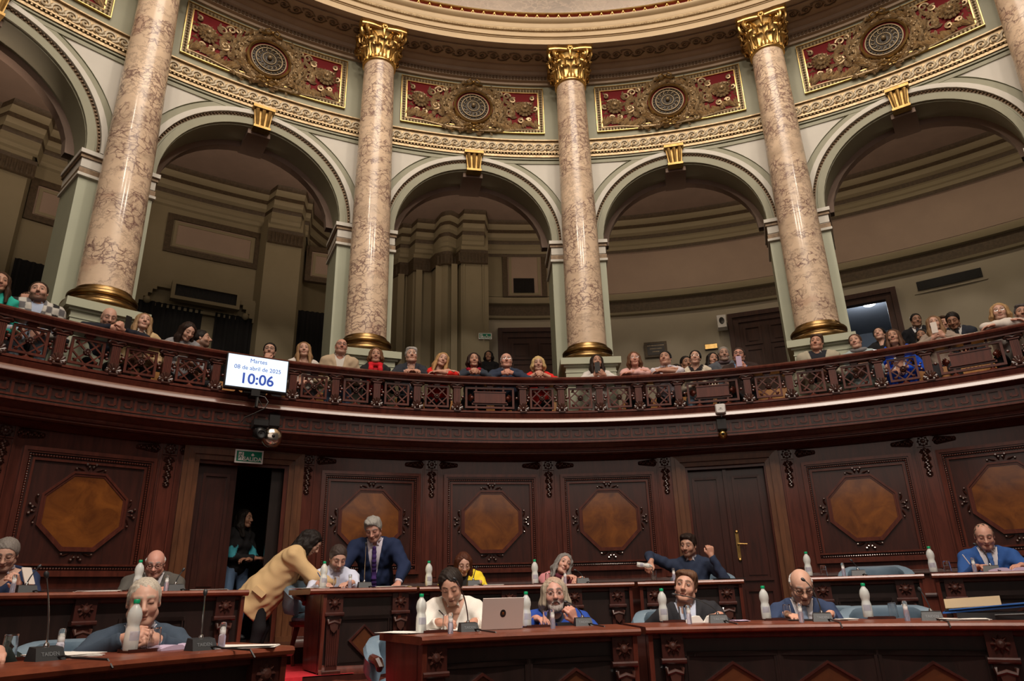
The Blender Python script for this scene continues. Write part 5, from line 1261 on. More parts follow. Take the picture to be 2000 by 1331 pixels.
        F = np.maximum(G.F, nk)
        if top.get('vneck'): F, w = vcut(F, tl-top['vneck'], .05)
        F = np.maximum(sleeve_cut(F, top.get('cuff', .0)), hem)
        pat = top.get('pattern')
        def cf_(v):
            c = np.tile(col, (len(v), 1)); X, Y, Z = lc(v)
            if kind == 'shirt': e = (np.abs(X) < .012)*(Y > .03); c[e > 0] = col*.86; e = (np.abs(np.abs(X)-.014) < .005)*(Y > .03); c[e > 0] = col*.70
            if pat == 'blocks': c = np.where((X > .03)[:, None], np.array((.55, .22, .24)), np.where((X > -.05)[:, None], np.array((.70, .62, .54)), np.array((.12, .02, .03)))); c = np.where((Z < tl*.55)[:, None]*(X > .06)[:, None], np.array((.42, .08, .14)), c)
            if pat == 'trim': e = (rd_pts(v) < nr+.028); c[e] = np.array((.02, .018, .02))
            if pat == 'wave': e = np.abs(Z-.24+.3*np.abs(X))+.02*np.sin(X*60) < .05; c[e*(np.abs(X) > .10)] = np.array((.05, .30, .38))
            return c
        def rd_pts(v): q = v-Nv; a = q@up; return np.linalg.norm(q-np.outer(a, up), axis=1)+np.where(a < -.13, 1, 0)
        emit(top.get('name', kind), F, cf_)
        if top.get('under') is not None: emit('shirt', np.maximum(np.maximum(sleeve_cut(base+.006, -.008), nk+.010), (-(lz-tl*.3)).astype(f4)), np.array(top['under']))
    if top.get('pocket'):
        mb_ = MB(lambda a, b, c: tuple(Q(a, b, c))); 
        for sx in (1, -1):
            u0, u1 = sorted((sx*.150, sx*(.228+coat*.3))); mb_.add([(sx*(.222), -.05, .045), (sx*.226, .075, .055), (sx*.232, .075, .0), (sx*.230, -.05, -.012), (sx*.20, -.05, .045), (sx*.20, .075, .055), (sx*.20, .075, .0), (sx*.20, -.05, -.012)], [(0, 1, 2, 3), (4, 5, 6, 7), (0, 1, 5, 4), (1, 2, 6, 5), (2, 3, 7, 6), (3, 0, 4, 7)])
            if sx > 0: lbuild(mb_, 'pocket_flap', M['camel'], root); mb_ = MB(lambda a, b, c: tuple(Q(a, b, c)))
        E_, W_, _p = J[1]; u_ = nrm(W_-E_); mb_ = MB()
        for q_ in (.03, .05, .07): pp_ = W_-u_*q_+nrm(np.cross(u_, (0, 0, 1)))*.043; mb_.ball(tuple(pp_), .008, 6)
        lbuild(mb_, 'cuff_buttons', M['bag'], root)
    # collar
    cl = top.get('collar')
    if cl is not None:
        g = Grid(Nb-.16, Nb+.18, .007 if hh > .0055 else .006); up2 = nrm(up*.8+(HM@V3(0, 0, 1))*.4); q = nrm(up2-fr*.30); cx = Nb+up*.035+fr*.002
        xs = nrm(xr-q*(xr@q)); ys = nrm(np.cross(q, xs)); ys = ys if ys@fr > 0 else -ys; m_ = 18; ring = []
        for i in range(m_+1): t = -pi/2+.22+(2*pi-.44)*i/m_-pi+pi/2*2; ang = pi/2+.22+(2*pi-.44)*i/m_; ring.append(cx+xs*cos(ang)*.066+ys*sin(ang)*.062)
        for i in range(m_): g.cap(ring[i]-q*.006, ring[i+1]-q*.006, .009, k=.008); g.cap(ring[i]+q*.012, ring[i+1]+q*.012, .0065, k=.008)
        for s, e in ((1, ring[0]), (-1, ring[-1])):
            sx_ = 1 if (e-cx)@xr > 0 else -1; g.cap(e+q*.008, e-up*.055+xr*sx_*.030+fr*.018, .008, .005, k=.012); g.cap(e-up*.01+xr*sx_*.01, e-up*.045+xr*sx_*.012+fr*.022, .008, .005, k=.012)
        a, b = surfnet(g.F, g.lo, g.h); npmesh('collar', a, b, np.tile(np.array(cl), (len(a), 1)), M['cloth'], root)
    tc = top.get('tie')
    if tc is not None:
        g = Grid(Q(-.10, -.05, -.02)-V3(.12, .12, .05), Q(.1, .22, tl)+V3(.12, .16, .1), .007); z0, z1 = max(zb-.02, tl*.15), tl-.012; n = 10; pr = None
        for i in range(n+1):
            t = i/n; zz = z0+(z1-z0)*t; p = Q(0, front_y(zz, .012), zz) if t < .96 else Q(0, front_y(z1-.03, .018)-.01, zz)
            wv = .026-.013*t
            if pr is not None:
                for s in (-1, 0, 1): g.cap(pr[0]+xr*s*pr[1]*.75, p+xr*s*wv*.75, .0085, k=.02)
            pr = (p, wv)
        g.ell(pr[0]+fr*.004, (.018, .012, .018), k=.01); a, b = surfnet(g.F, g.lo, g.h); npmesh('tie', a, b, np.tile(np.array(tc), (len(a), 1)), M['cloth'], root)
    sc = top.get('scarf')
    if sc is not None:
        g = Grid(Q(-.2, -.2, 0)-.05, Q(.2, .25, tl+.1)+.05, .009); m_ = 14
        rg = [Nb+up*(.03-.02*sin(2*pi*i/m_))+xr*cos(2*pi*i/m_)*.082+fr*sin(2*pi*i/m_)*.085 for i in range(m_+1)]
        for i in range(m_): g.cap(rg[i], rg[i+1], .026, k=.02)
        if top.get('scarf_long'):
            for s in (-1, 1):
                pr = Nb+xr*s*.055+fr*.07
                for j in range(6): zz = tl*.88-tl*.78*j/6; p = Q(s*(.055+.004*j), front_y(max(zz, .02), .012), zz); g.cap(pr, p, .024, k=.02); g.cap(pr+xr*s*.02, p+xr*s*.022, .018, k=.02); pr = p
        g.F = g.F+.0; a, b = surfnet(g.F, g.lo, g.h); npmesh('scarf', a, b, np.tile(np.array(sc), (len(a), 1)), M['cloth'], root)
    bd = sp.get('beard')
    if bd is not None:
        g = Grid((-.1, -.02, -.17), (.1, .14, .0), .0065)
        for s in (-1, 1): g.cap((s*.060, .01, -.045), (s*.03, .055, -.098), .014, .022, k=.03); g.cap((s*.005, .096, -.050), (s*.026, .084, -.064), .0075, .007, k=.01)
        g.ell((0, .072, -.108), (.034, .026, .026), k=.03); g.ell((0, .10, -.0665), (.017, .03, .006), k=.004, op='s'); g.F += .0 
        x1, y1, z1_ = g.P((slice(None),)*3); g.F = (g.F+.002*np.sin(x1*300)*np.sin(z1_*160+y1*90)).astype(f4)
        a, b = surfnet(g.F, g.lo, g.h)
        npmesh('beard', (a*hs) @ HM.T+HC, b, np.tile(np.array(bd), (len(a), 1)), M['hair'], root)
    if sp.get('glasses'):
        m = MB(lambda a, b, c: tuple((HM @ V3(a, b, c))*hs+HC)); r = .0014 if sp['glasses'] == 'thin' else .0026; wx, wz = (.0235, .017)
        for s in (-1, 1):
            m.tube([(s*.034+wx*cos(t)*(1.0), .104-.004*abs(cos(t)), .004+wz*sin(t)*(1.0)) for t in [2*pi*i/16 for i in range(17)]], r, 5, cap=False)
            m.tube([(s*.057, .102, .009), (s*.074, .07, .012), (s*.081, .0, .008), (s*.080, -.02, -.006)], r, 5)
        m.tube([(-.011, .105, .008), (0, .110, .010), (.011, .105, .008)], r, 5)
        o = lbuild(m, 'glasses', M['frame_dk'] if sp['glasses'] != 'thin' else M['chrome'], root)
    # legs
    if legs:
        yk = .40 if legs == 'sit' else .04; yk = max(.0, min(yk, R-P[1]-8.10)) if gal and R < 8.7 else yk; g = Grid(V3(P[0]-.30, P[1]-.25, -.02), V3(P[0]+.30, P[1]+.65, P[2]+.14), .019)
        g.ell(Q(0, -.01, .0), (.165*bw, .12*bw, .11), k=.05, R=Rb); feet = []
        for s in (-1, 1):
            hp = P+xr*s*.085; kn = V3(P[0]+s*.12, P[1]+yk, max(.46, P[2]-.02) if legs == 'sit' else P[2]*.53); an = V3(P[0]+s*.115, P[1]+yk-(-.02 if legs == 'sit' else .06), .09)
            if legs == 'sit': kn[2] = min(P[2]+.01, .50) if P[2] < .55 else min(P[2], .52)
            g.cap(hp, kn, .082, .060, k=.04); g.cap(kn, an, .060, .045, k=.03); feet.append(an)
        a, b = surfnet(g.F, g.lo, g.h); npmesh('trousers' if legs != 'skirt' else 'skirt', relax(a, b, 1), b, np.tile(np.array(legcol), (len(a), 1)), M['cloth'], root)
        for an in feet:
            m = MB(); m.ball((an[0], an[1]+.05, .045), .05, 10, sq=(.8, 2.4, .9)); m.box(an[0]-.035, an[0]+.035, an[1]-.06, an[1]+.16, 0.002, .02); lbuild(m, 'shoe', M['bag'], root)
    return dict(root=root, HC=HC, HM=HM, J=J, P=P, Nb=Nb, Q=Q, loc=loc, rz=rz)
def wpt(pr, p): return Matrix.Translation(pr['loc']) @ Matrix.Rotation(pr['rz'], 4, 'Z') @ Vector(p)
# ================================================================ desks
def boxc(m, pc, u0, u1, w0, w1, z0, z1, R, nx=1, bev=0, mi=0): m.T = cyl(pc, R); m.box(u0, u1, w0, w1, z0, z1, nx=nx, bev=bev, mi=mi); m.T = None
def desk(label, R0, zt, zf, a, b, pil, dia, group, base=0, depth=.74, inset=.02, dk=(.27, .17, .47)):
    pc = (a+b)/2; root = empty('desk', pol(pc, R0, zf), 0, label, 'desk', group); inv = Matrix.Translation(pol(pc, R0, zf)).inverted()
    def B(m, n, mt, par=root):
        o = m.build(n, mt); o.parent = par; o.matrix_parent_inverse = inv if par is root else Matrix(); return o
    n = max(3, int((b-a)/1.5)); m = MB()
    m.ring([(R0+.01, zt-.048), (R0-.012, zt-.038), (R0-.02, zt-.02), (R0-.012, zt-.004), (R0+.01, zt), (R0+depth, zt), (R0+depth, zt-.045)], a, b, n, closed=True, caps=True); B(m, 'desk_top', M['desk_top'])
    m = MB(); Rf = R0+.09; ins = math.degrees(inset/R0)
    m.ring([(Rf, zf+base+.10), (Rf, zt-.048), (Rf+.03, zt-.048), (Rf+.03, zf+base+.10)], a+ins, b-ins, n, closed=True, caps=True); B(m, 'front_panel', M['wood_black'])
    for s, e in ((a+ins, 1), (b-ins, -1)):
        m = MB(); q = math.degrees(.03/R0)*e; m.ring([(R0+.06, zf+.02), (R0+.02, zt-.05), (R0+depth-.06, zt-.05), (R0+depth-.14, zf+.02)], min(s, s+q), max(s, s+q), 1, closed=True, caps=True)
        B(m, 'side_panel', M['wood'])
    m = MB(); m.ring([(R0+.06, zt-.052), (R0+.06, zt-.075), (Rf, zt-.085)], a+ins, b-ins, n); B(m, 'top_moulding', M['wood']); m = MB()
    zb = zf+base; m.ring([(Rf, zb+.20), (R0+.065, zb+.185), (R0+.06, zb+.17), (R0+.045, zb+.14), (R0+.045, zb+.10), (R0+.02, zb+.085), (R0+.015, zb+.06), (R0-.01, zb+.045), (R0-.01, zf-.16)], a+ins, b-ins, n); B(m, 'base_moulding', M['wood'])
    h = zt-zf-base
    for p in pil:
        T = cyl(p, R0+.09); m = MB(T); m.box(-.075, .075, 0, .055, zt-.20, zt-.05); m.box(-.085, .085, 0, .075, zt-.235, zt-.20, bev=.01); m.prism([(-.05, zb+.16), (.05, zb+.16), (.062, zt-.235), (-.062, zt-.235)], 0, .045)
        for i in range(5): u = -.036+.018*i; m.box(u-.005, u+.005, .045, .055, zb+.2, zt-.33)
        m.box(-.08, .08, 0, .06, zb+.10, zb+.16, bev=.01); o = B(m, 'pilaster', M['wood_dk'])
        m = MB(T); m.lathe([(0, .085), (.02, .08), (.035, .06)], (0, 0, zt-.125), 10, 'y')
        for k in range(8): t = k*pi/4; m.leaf((.02*cos(t), zt-.125+.02*sin(t)), t, .035, .026, .02, lift=.055)
        c = m.build('rosette', M['carve']); c.parent = o; m = MB(T)
        m.tube([(-.055, .06, zt-.26), (-.05, .075, zt-.29), (0, .07, zt-.275), (.05, .075, zt-.29), (.055, .06, zt-.26)], .014, 6); m.prism([(-.045, zt-.275), (.045, zt-.275), (.03, zt-.34), (0, zt-.37), (-.03, zt-.34)], .04, .075)
        c = m.build('carved_corbel', M['carve']); c.parent = o
    for p in dia:
        T = flat(p, Rf*cos(rad(3)) if False else Rf); kx, k, zc = dk; 
        m = MB(T)
        for s0, s1 in ((.33, .31), (.30, .285)):
            s0 *= 1 if kx > .2 else .75; s1 *= 1 if kx > .2 else .75; H = h*.34 if kx > .2 else k+.09
            m.frame([(-s0, zc-H), (s0, zc-H), (s0, zc+H), (-s0, zc+H)], [(-s1, zc-H+.03), (s1, zc-H+.03), (s1, zc+H-.03), (-s1, zc+H-.03)], -.03, .025)
        o = B(m, 'panel_moulding', M['wood_black'])
        m = MB(T); m.frame([(0, zc-k-.018), (kx+.025, zc), (0, zc+k+.018), (-kx-.025, zc)], [(0, zc-k), (kx, zc), (0, zc+k), (-kx, zc)], -.02, .03); B(m, 'diamond_moulding', M['wood_dk'])
        m = MB(T); m.prism([(0, zc-k), (kx, zc), (0, zc+k), (-kx, zc)], -.02, .012); B(m, 'diamond_inlay', M['inlay_shade'])
    return root
Z1, Z2, F1, F2 = .885, 1.205, .15, .50
g1, g2 = 'front row of desks', 'second row of desks'
desk('front row desk at the lower left, where the old man in blue-grey sits', 3.22, Z1, F1, -78, -44.2, [-66, -46.4], [-60], g1)
desk('front row desk in the middle under the open laptop', 3.33, Z1, F1, -29.8, -4.7, [-27.9, -6.6], [-22.5, -12], g1)
desk('front row desk at the right with two diamond inlays just showing', 3.46, Z1, F1, -3.6, 44, [-.6, 31.7], [5.86, 15.6, 25.55], g1)
desk('second row desk at the left in front of the man with glasses in grey', 5.66, Z2, F2, -62, -36.0, [-48, -37.7], [-43], g2, dk=(.2, .12, .80))
desk('tall podium desk with an orange diamond inlay beside the red steps', 5.60, Z2, F2, -30.9, -21.0, [-28.5, -22.4], [-25.6], g2, base=-.12, inset=.13, dk=(.115, .115, .765))
desk('second row desk of the woman in the yellow jacket', 5.66, Z2, F2, -20.6, -6.8, [-18.7, -11.7], [-15.2], g2, dk=(.2, .12, .80))
desk('short second row desk of the grey-haired woman in pink', 5.66, Z2, F2, -6.4, .75, [-5.2, -.95], [], g2)
desk('second row desk where the bearded man pours water', 5.66, Z2, F2, 1.1, 11.4, [2.75, 9.7], [6.2], g2, dk=(.2, .12, .80))
desk('second row desk with the empty blue seat at the right', 5.66, Z2, F2, 17.0, 27.2, [18.5, 25.5], [22], g2, dk=(.2, .12, .80))
desk('second row desk at the right edge, of the man in bright blue', 5.66, Z2, F2, 27.8, 46, [29.4, 39], [34.5], g2, dk=(.2, .12, .80))
# carpet runner down the steps beside the podium, and one at the aisle between the front desks
for a, b, w in ((-35.4, -31.6, 'left of the podium desk'),):
    m = MB(); m.ring([(2.95, .158), (5.34, .158), (5.34, .328), (5.61, .328), (5.61, .508)], a-.6, b+.6, 6); m.ring([(5.61, .508), (6.985, .508)], a-.6, -26.5, 10)
    o = tag(m.build('carpet_runner', M['carpet']), 'bright red carpet over the wooden steps '+w, 'carpet')
m = MB(); m.ring([(2.95, .158), (5.34, .158)], -4.6, -3.7, 2); m.ring([(2.96, .158), (4.6, .158)], -6, 44, 20); tag(m.build('carpet_runner', M['carpet']), 'strip of red carpet glimpsed below the gap between front desks', 'carpet')
# ================================================================ leather armchairs
def make_chair():
    root = empty('armchair', (0, 0, 0), 0, 'x', 'armchair')
    m = MB(); n = 26; vs = []; fs = []; prof = [(0, .50), (.035, .50), (.055, .58), (.05, .70), (.06, .765), (.045, .805), (.01, .815), (-.025, .80), (-.03, .76), (-.012, .70), (-.01, .58), (0, .50)]
    for i in range(n+1):
        t = rad(-105+210*i/n); drop = .16*max(0, (abs(-105+210*i/n)-45)/60)**1.5; bl = .006*abs(sin(i*pi/2.6))
        for w, z in prof: r = .30+w*1.3+bl; vs.append((r*sin(t), r*cos(t)*.95-.02, z-drop*(z-.45)/.35))
    k = len(prof)
    for i in range(n):
        for j in range(k-1): fs.append((i*k+j, i*k+j+1, (i+1)*k+j+1, (i+1)*k+j))
    fs += [tuple(range(k-1)), tuple(n*k+j for j in range(k-1))[::-1]]
    m.add(vs, fs, 0, True); lbuild(m, 'backrest', M['leather_b'], root)
    m = MB(); m.ball((0, -.03, .44), 1, 20, sq=(.28, .28, .07)); lbuild(m, 'seat', M['leather_b'], root)
    m = MB(); m.lathe([(.26, .37), (.28, .39), (.28, .42), (.24, .43)], n=24)
    for q in range(4): a = pi/4+q*pi/2; m.tube([(.2*cos(a), .2*sin(a), .39), (.24*cos(a), .24*sin(a), .2), (.22*cos(a), .22*sin(a), .0)], [.03, .022, .018], 6)
    lbuild(m, 'frame', M['wood'], root)
    for s in (-1, 1):
        m = MB(); m.tube([(s*.32, .0, .655), (s*.34, -.12, .655), (s*.33, -.22, .64), (s*.325, -.26, .60), (s*.325, -.235, .575)], [.03, .034, .034, .03, .02], 8); lbuild(m, 'armrest', M['wood'], root)
    return root
chp = None
def chair(phi, R, zf, label, turn=0, sc=1):
    global chp
    o = chp if chp is None else copytree(chp)
    if chp is None: o = chp = make_chair()
    o.location = pol(phi, R, zf); o.rotation_euler = (0, 0, -rad(phi)+rad(turn)); o['label'] = label; o.scale = (1, 1, sc); o['group'] = 'blue leather armchairs'
chair(22.9, 4.42, F1, 'empty blue leather armchair behind the front desk, right of the bald man')
chair(17.2, 4.62, F1, 'blue leather armchair the bald man in blue sits in', 0)
chair(3.0, 4.62, F1, 'blue leather armchair behind the man in the dark suit and loosened look', 6)
chair(-24.8, 4.38, F1, 'blue leather armchair of the woman in the white shirt', 0, .86)
chair(-53.2, 4.42, F1, 'blue leather armchair behind the old man at the lower left', -20, .95)
chair(-27.6, 6.62, F2, 'blue leather armchair of the man writing at the podium', 20)
chair(23.6, 6.6, F2, 'empty blue leather armchair in the second row at the right'); chair(8.6, 6.75, F2, 'blue leather armchair of the man pouring water')
# ================================================================ things on the desks
def proto(fn):
    st = {}
    def place(phi, R, z, label, turn=0, group=None, tilt=None):
        o = copytree(st['o']) if 'o' in st else fn()
        st.setdefault('o', o); o.location = pol(phi, R, z); o.rotation_euler = (0, 0, -rad(phi)+rad(turn)); o['label'] = label
        if group: o['group'] = group
        return o
    return place
def mk_bottle():
    root = empty('water_bottle', label='x', cat='bottle')
    m = MB(); m.lathe([(0, .0), (.030, 0), (.034, .006), (.0345, .05), (.033, .09), (.029, .105), (.027, .115), (.030, .128), (.0345, .145), (.034, .165), (.028, .188), (.016, .205), (.0125, .212), (.0125, .222)], n=20)
    lbuild(m, 'bottle_body', M['bottle'], root)
    m = MB(); m.lathe([(.0145, .216), (.015, .218), (.015, .233), (.013, .236), (0, .236)], n=14); lbuild(m, 'cap', M['cap'], root)
    m = MB(); m.lathe([(.0352, .045), (.0352, .088)], n=10, a0=225, a1=315); lbuild(m, 'label_sheet', M['gel'], root)
    return root
def mk_glass():
    root = empty('drinking_glass', label='x', cat='glass')
    m = MB(); m.lathe([(.0325, .0), (.030, .05), (.0275, .098), (.026, .101), (0, .101), (0, .094), (.0245, .093), (.0275, .05), (.030, .001), (.0325, .0)], n=20); lbuild(m, 'tumbler', M['glass'], root); return root
def mk_san():
    root = empty('sanitizer_bottle', label='x', cat='bottle')
    m = MB(); m.lathe([(0, 0), (.0165, 0), (.0175, .004), (.0175, .060), (.014, .070), (.011, .074)], n=14); lbuild(m, 'bottle_body', M['gel'], root)
    m = MB(); m.lathe([(.0135, .070), (.0145, .074), (.0145, .090), (.010, .096), (.008, .105), (0, .106)], n=14); lbuild(m, 'pump', M['wplastic'], root)
    m = MB(); m.lathe([(.0155, .092), (.0155, .118), (.011, .126), (0, .127)], n=14); lbuild(m, 'clear_cover', M['water'], root); return root
def mk_tray():
    m = MB(); m.box(-.085, .085, -.05, .05, 0, .010, bev=.003); m.box(-.09, .09, -.055, -.048, 0, .016); m.box(-.09, .09, .048, .055, 0, .016); return tag(m.build('tray', M['wood_dk']), 'x', 'tray')
bottle, glass, sanit, tray = proto(mk_bottle), proto(mk_glass), proto(mk_san), proto(mk_tray)
WHO1 = [(-55.23, 3.62, -53.4, 'of the old man at the lower left'), (-27.09, 3.77, -24.3, 'of the woman in white'), (-14.8, 3.957, -12.6, 'of the long-haired man in blue'), (.59, 4.13, 2.6, 'of the man in the dark suit'), (11.17, 4.107, 13.3, 'of the bald man'), (20.99, 4.118, 23.3, 'at the empty front seat')]
for ph, R, pg, w in WHO1:
    q = (ph+pg)/2; tray(q, R, Z1, 'dark wooden tray under the bottle and glass '+w, 0, 'wooden coaster trays'); bottle(ph, R, Z1+.010, 'frosted green-capped bottle on the front desk '+w, 0, 'water bottles'); glass(pg, R, Z1+.010, 'upturned glass on the tray '+w, 0, 'drinking glasses')
tray(-63.4, 3.72, Z1, 'tray under the glass at the left picture edge', 0, 'wooden coaster trays'); glass(-63.2, 3.70, Z1+.010, 'upturned glass cut by the left picture edge', 0, 'drinking glasses')
WHO2 = [(-43.84, None, 'behind the old man\'s head'), (-28.8, -27.6, 'on the podium desk before the man writing'), (-19.02, -17.7, 'left of the woman in yellow'), (-8.59, -7.3, 'left of the grey-haired woman in pink'), (17.69, 19.0, 'behind the bald man, at the empty second row seat'), (28.1, 29.2, 'left of the man in bright blue')]
for ph, pg, w in WHO2:
    tray((ph+(pg or ph))/2, 5.97, Z2, 'dark tray in the second row '+w, 0, 'wooden coaster trays'); bottle(ph, 5.97, Z2+.010, 'green-capped water bottle '+w, 0, 'water bottles')
    if pg: glass(pg, 5.97, Z2+.010, 'upturned glass on the second row '+w, 0, 'drinking glasses')
tray(3.15, 5.97, Z2, 'dark tray under the glass being filled', 0, 'wooden coaster trays')
gl = glass(3.15, 5.97, Z2+.112, 'upright glass being filled with water by the bearded man', 0, 'drinking glasses'); gl.rotation_euler = (pi, 0, -rad(3.15))
for ph, R, w in ((-60.81, 3.585, 'beside the microphone at the left edge'), (-49.84, 3.357, 'at the end of the lower left desk'), (-25.32, 3.519, 'before the woman in white'), (-13.23, 3.647, 'before the long-haired man in blue'), (2.27, 3.742, 'before the man in the dark suit'), (13.82, 3.638, 'before the bald man'), (24.14, 3.686, 'by the empty front seat')):
    sanit(ph, R, Z1, 'small clear sanitizer bottle with white pump '+w, 0, 'sanitizer bottles')
for ph, w in ((-52.26, 'beside the man holding a phone at the left'), (-41.9, 'behind the old man, before the man in grey'), (-26.56, 'on the podium desk'), (-5.72, 'before the grey-haired woman'), (5.03, 'before the man pouring water'), (20.69, 'by the empty second row seat'), (31.24, 'before the man in bright blue')):
    sanit(ph, 5.9, Z2, 'small sanitizer bottle with white pump '+w, 0, 'sanitizer bottles')
def mic(phi, R, z, tip, label, turn=0, txt=True):
    """tip: head position relative to the base (right, away from viewer, up)"""
    root = empty('conference_microphone', pol(phi, R, z), -rad(phi)+rad(turn), label, 'microphone', 'desk microphones')
    m = MB(); m.add([(-.065, -.045, 0), (.065, -.045, 0), (.065, .045, 0), (-.065, .045, 0), (-.058, -.018, .052), (.058, -.018, .052), (.058, .035, .058), (-.058, .035, .058)], [(0, 1, 2, 3), (4, 5, 6, 7), (0, 1, 5, 4), (1, 2, 6, 5), (2, 3, 7, 6), (3, 0, 4, 7)]); lbuild(m, 'base', M['dgrey'], root)
    m = MB(); m.lathe([(.012, .0), (.012, .012), (.008, .02)], (0, .01, .052), 10); lbuild(m, 'socket', M['chrome'], root)
    x, y, h = tip; m = MB(); pts = []
    for i in range(11): t = i/10; pts.append((x*t**1.6, .01+y*t**1.4, .06+(h-.06)*(1-(1-t)**1.35 if abs(x) > .06 or abs(y) > .1 else t)))
    m.tube(pts, [.0042]*6+[.0035]*5, 6); lbuild(m, 'gooseneck', M['dgrey'] if h < .25 else M['chrome'], root)
    m = MB(); d = (Vector(pts[-1])-Vector(pts[-2])).normalized(); p = Vector(pts[-1]); m.tube([p-d*.01, p, p+d*.012, p+d*.022], [.006, .0105, .0115, .006], 8); lbuild(m, 'microphone_head', M['dgrey'], root)
    m = MB(); m.tube([(.03, -.035, .012), (.045, -.06, .016), (.055, -.10 if R < 5 else -.08, .008), (.065, -.2 if R < 5 else -.15, .006), (.07, -.33, .004), (.075, -.365, -.03)][:4 if R > 5 else 6], .005, 5); lbuild(m, 'cable', M['black'], root)
    if txt:
        T = lambda u, w, v: (u, -.045+(.027*v/.052)-.0015-w*.5, v); text_obj('TAIDEN', .022, lambda u, w, v: T(u, w, v+.026), M['dgrey2'], root, .0006, bold=True)
    return root
M['dgrey2'] = mat('grey_lettering', (.11, .12, .13), .5)
for a in ((-61.97, 3.554, (-.045, .02, .35), 'tall chrome gooseneck microphone at the lower left edge'), (-51.25, 3.40, (.01, .03, .265), 'upright microphone right of the old man'), (-22.34, 3.70, (-.09, .0, .33), 'microphone reaching up before the face of the woman in white'),
          (-8.67, 3.95, (-.115, .0, .165), 'microphone bent towards the long-haired man'), (5.62, 3.83, (-.29, .02, .20), 'microphone bent far left to the man in the dark suit'), (16.19, 3.78, (-.08, .02, .275), 'microphone leaning towards the bald man'), (26.44, 3.76, (-.035, .05, .19), 'microphone before the empty front armchair')):
    mic(a[0], a[1], Z1, a[2], a[3])
for a in ((-51.32, (.055, .0, .18), 'microphone of the man at the left edge of the second row'), (-41.1, (.045, 0, .165), 'microphone of the man in grey, second row left'), (-25.14, (.0, 0, .40), 'tall straight microphone in front of the standing man\'s tie'), (-14.75, (.03, 0, .17), 'microphone of the woman in yellow'),
          (-3.92, (-.065, .0, .13), 'microphone before the grey-haired woman'), (21.96, (-.04, 0, .14), 'microphone before the empty second row seat'), (32.47, (-.075, 0, .24), 'microphone before the man in bright blue')):
    mic(a[0], 5.93, Z2, a[1], a[2], txt=False)
# paper things
def papers(phi, R, z, label, n=3, size=(.21, .297), mt='paper', turn=0, seed=1, cat='papers', name='paper_stack'):
    r = random.Random(seed); m = MB(); m.T = lambda x, y, zz: (x, y, zz)
    for i in range(n):
        a = rad(r.uniform(-14, 14)); c, s = cos(a), sin(a); w, h = size; dx, dy = r.uniform(-.01, .01), r.uniform(-.01, .01); z0 = i*.0035; cu = .006*r.random()
        P4 = [(-w/2, -h/2), (0, -h/2), (w/2, -h/2), (w/2, h/2), (0, h/2), (-w/2, h/2)]; lift = [cu, 0, 0, cu, 0, cu]
        pts = [(x*c-y*s+dx, x*s+y*c+dy) for x, y in P4]
        m.add([(p[0], p[1], z0+l) for p, l in zip(pts, lift)]+[(p[0], p[1], z0+l+.002) for p, l in zip(pts, lift)], [(0, 1, 4, 5), (1, 2, 3, 4), (6, 7, 10, 11), (7, 8, 9, 10)]+[(i_, (i_+1) % 6, 6+(i_+1) % 6, 6+i_) for i_ in range(6)])
    o = m.build(name, M[mt]); o.location = pol(phi, R, z+.001); o.rotation_euler = (0, 0, -rad(phi)+rad(turn)); return tag(o, label, cat)
def booklet(phi, R, z, label, mt='paper', turn=0, w=.15, h=.2, bulge=.022):
    m = MB(); n = 10; vs = []; 
    for i in range(n+1):
        t = -1+2*i/n; zz = bulge*(abs(t)**.5)*(1.15-abs(t))*2
        for y in (-h/2, h/2): vs.append((t*w, y, zz+.003)); vs.append((t*w, y, 0))
    fs = [(4*i, 4*i+4, 4*i+6, 4*i+2) for i in range(n)]+[(4*i+1, 4*i+5, 4*i+7, 4*i+3) for i in range(n)]+[(4*i, 4*i+1, 4*i+5, 4*i+4) for i in range(n)]+[(4*i+2, 4*i+3, 4*i+7, 4*i+6) for i in range(n)]+[(0, 1, 3, 2), (4*n, 4*n+1, 4*n+3, 4*n+2)]
    m.add(vs, fs); o = m.build('booklet', M[mt]); o.location = pol(phi, R, z+.001); o.rotation_euler = (0, 0, -rad(phi)+rad(turn)); return tag(o, label, 'booklet')
booklet(-51.3, 3.66, Z1, 'open lilac booklet in front of the old man\'s hands', 'paper_p', 10)
papers(-59.2, 3.72, Z1, 'loose white papers left of the old man', 4, seed=3); papers(-47.4, 3.36, Z1, 'flat papers at the end of the lower left desk', 2, seed=4, turn=60)
papers(-28.6, 3.85, Z1, 'papers at the left end of the middle front desk', 3, seed=5, turn=20); papers(-23.6, 3.98, Z1, 'notepad the woman in white writes on', 2, seed=6)
booklet(4.4, 3.97, Z1, 'open white booklet in front of the man in the dark suit', 'paper', -8, .13, .18, .045); papers(8.2, 4.0, Z1, 'small pile of notes right of the dark suited man\'s microphone', 3, (.10, .15), 'paper_p', 15, 7)
papers(14.9, 3.98, Z1, 'tablet and papers before the bald man', 2, (.24, .18), 'bag', 0, 8); papers(18.6, 3.92, Z1, 'folded white paper right of the bald man\'s microphone', 3, (.12, .1), 'paper', 30, 9)
papers(28.9, 3.75, Z1, 'white papers right of the empty front seat', 3, (.28, .2), 'paper', 10, 10)
papers(-46.6, 5.95, Z2, 'papers on the left second row desk', 3, seed=11, turn=70); papers(-38.4, 5.95, Z2, 'papers beside the man in grey', 2, seed=12, turn=80); papers(-30.0, 5.95, Z2, 'white papers at the left tip of the podium desk', 3, seed=13, turn=30)
papers(-22.3, 5.95, Z2, 'loose white sheets right of the standing man', 4, seed=14, turn=70); papers(-20.4, 5.9, Z2, 'yellow-green sheet at the podium desk\'s right end', 1, (.2, .12), 'paper_y', 10, 15)
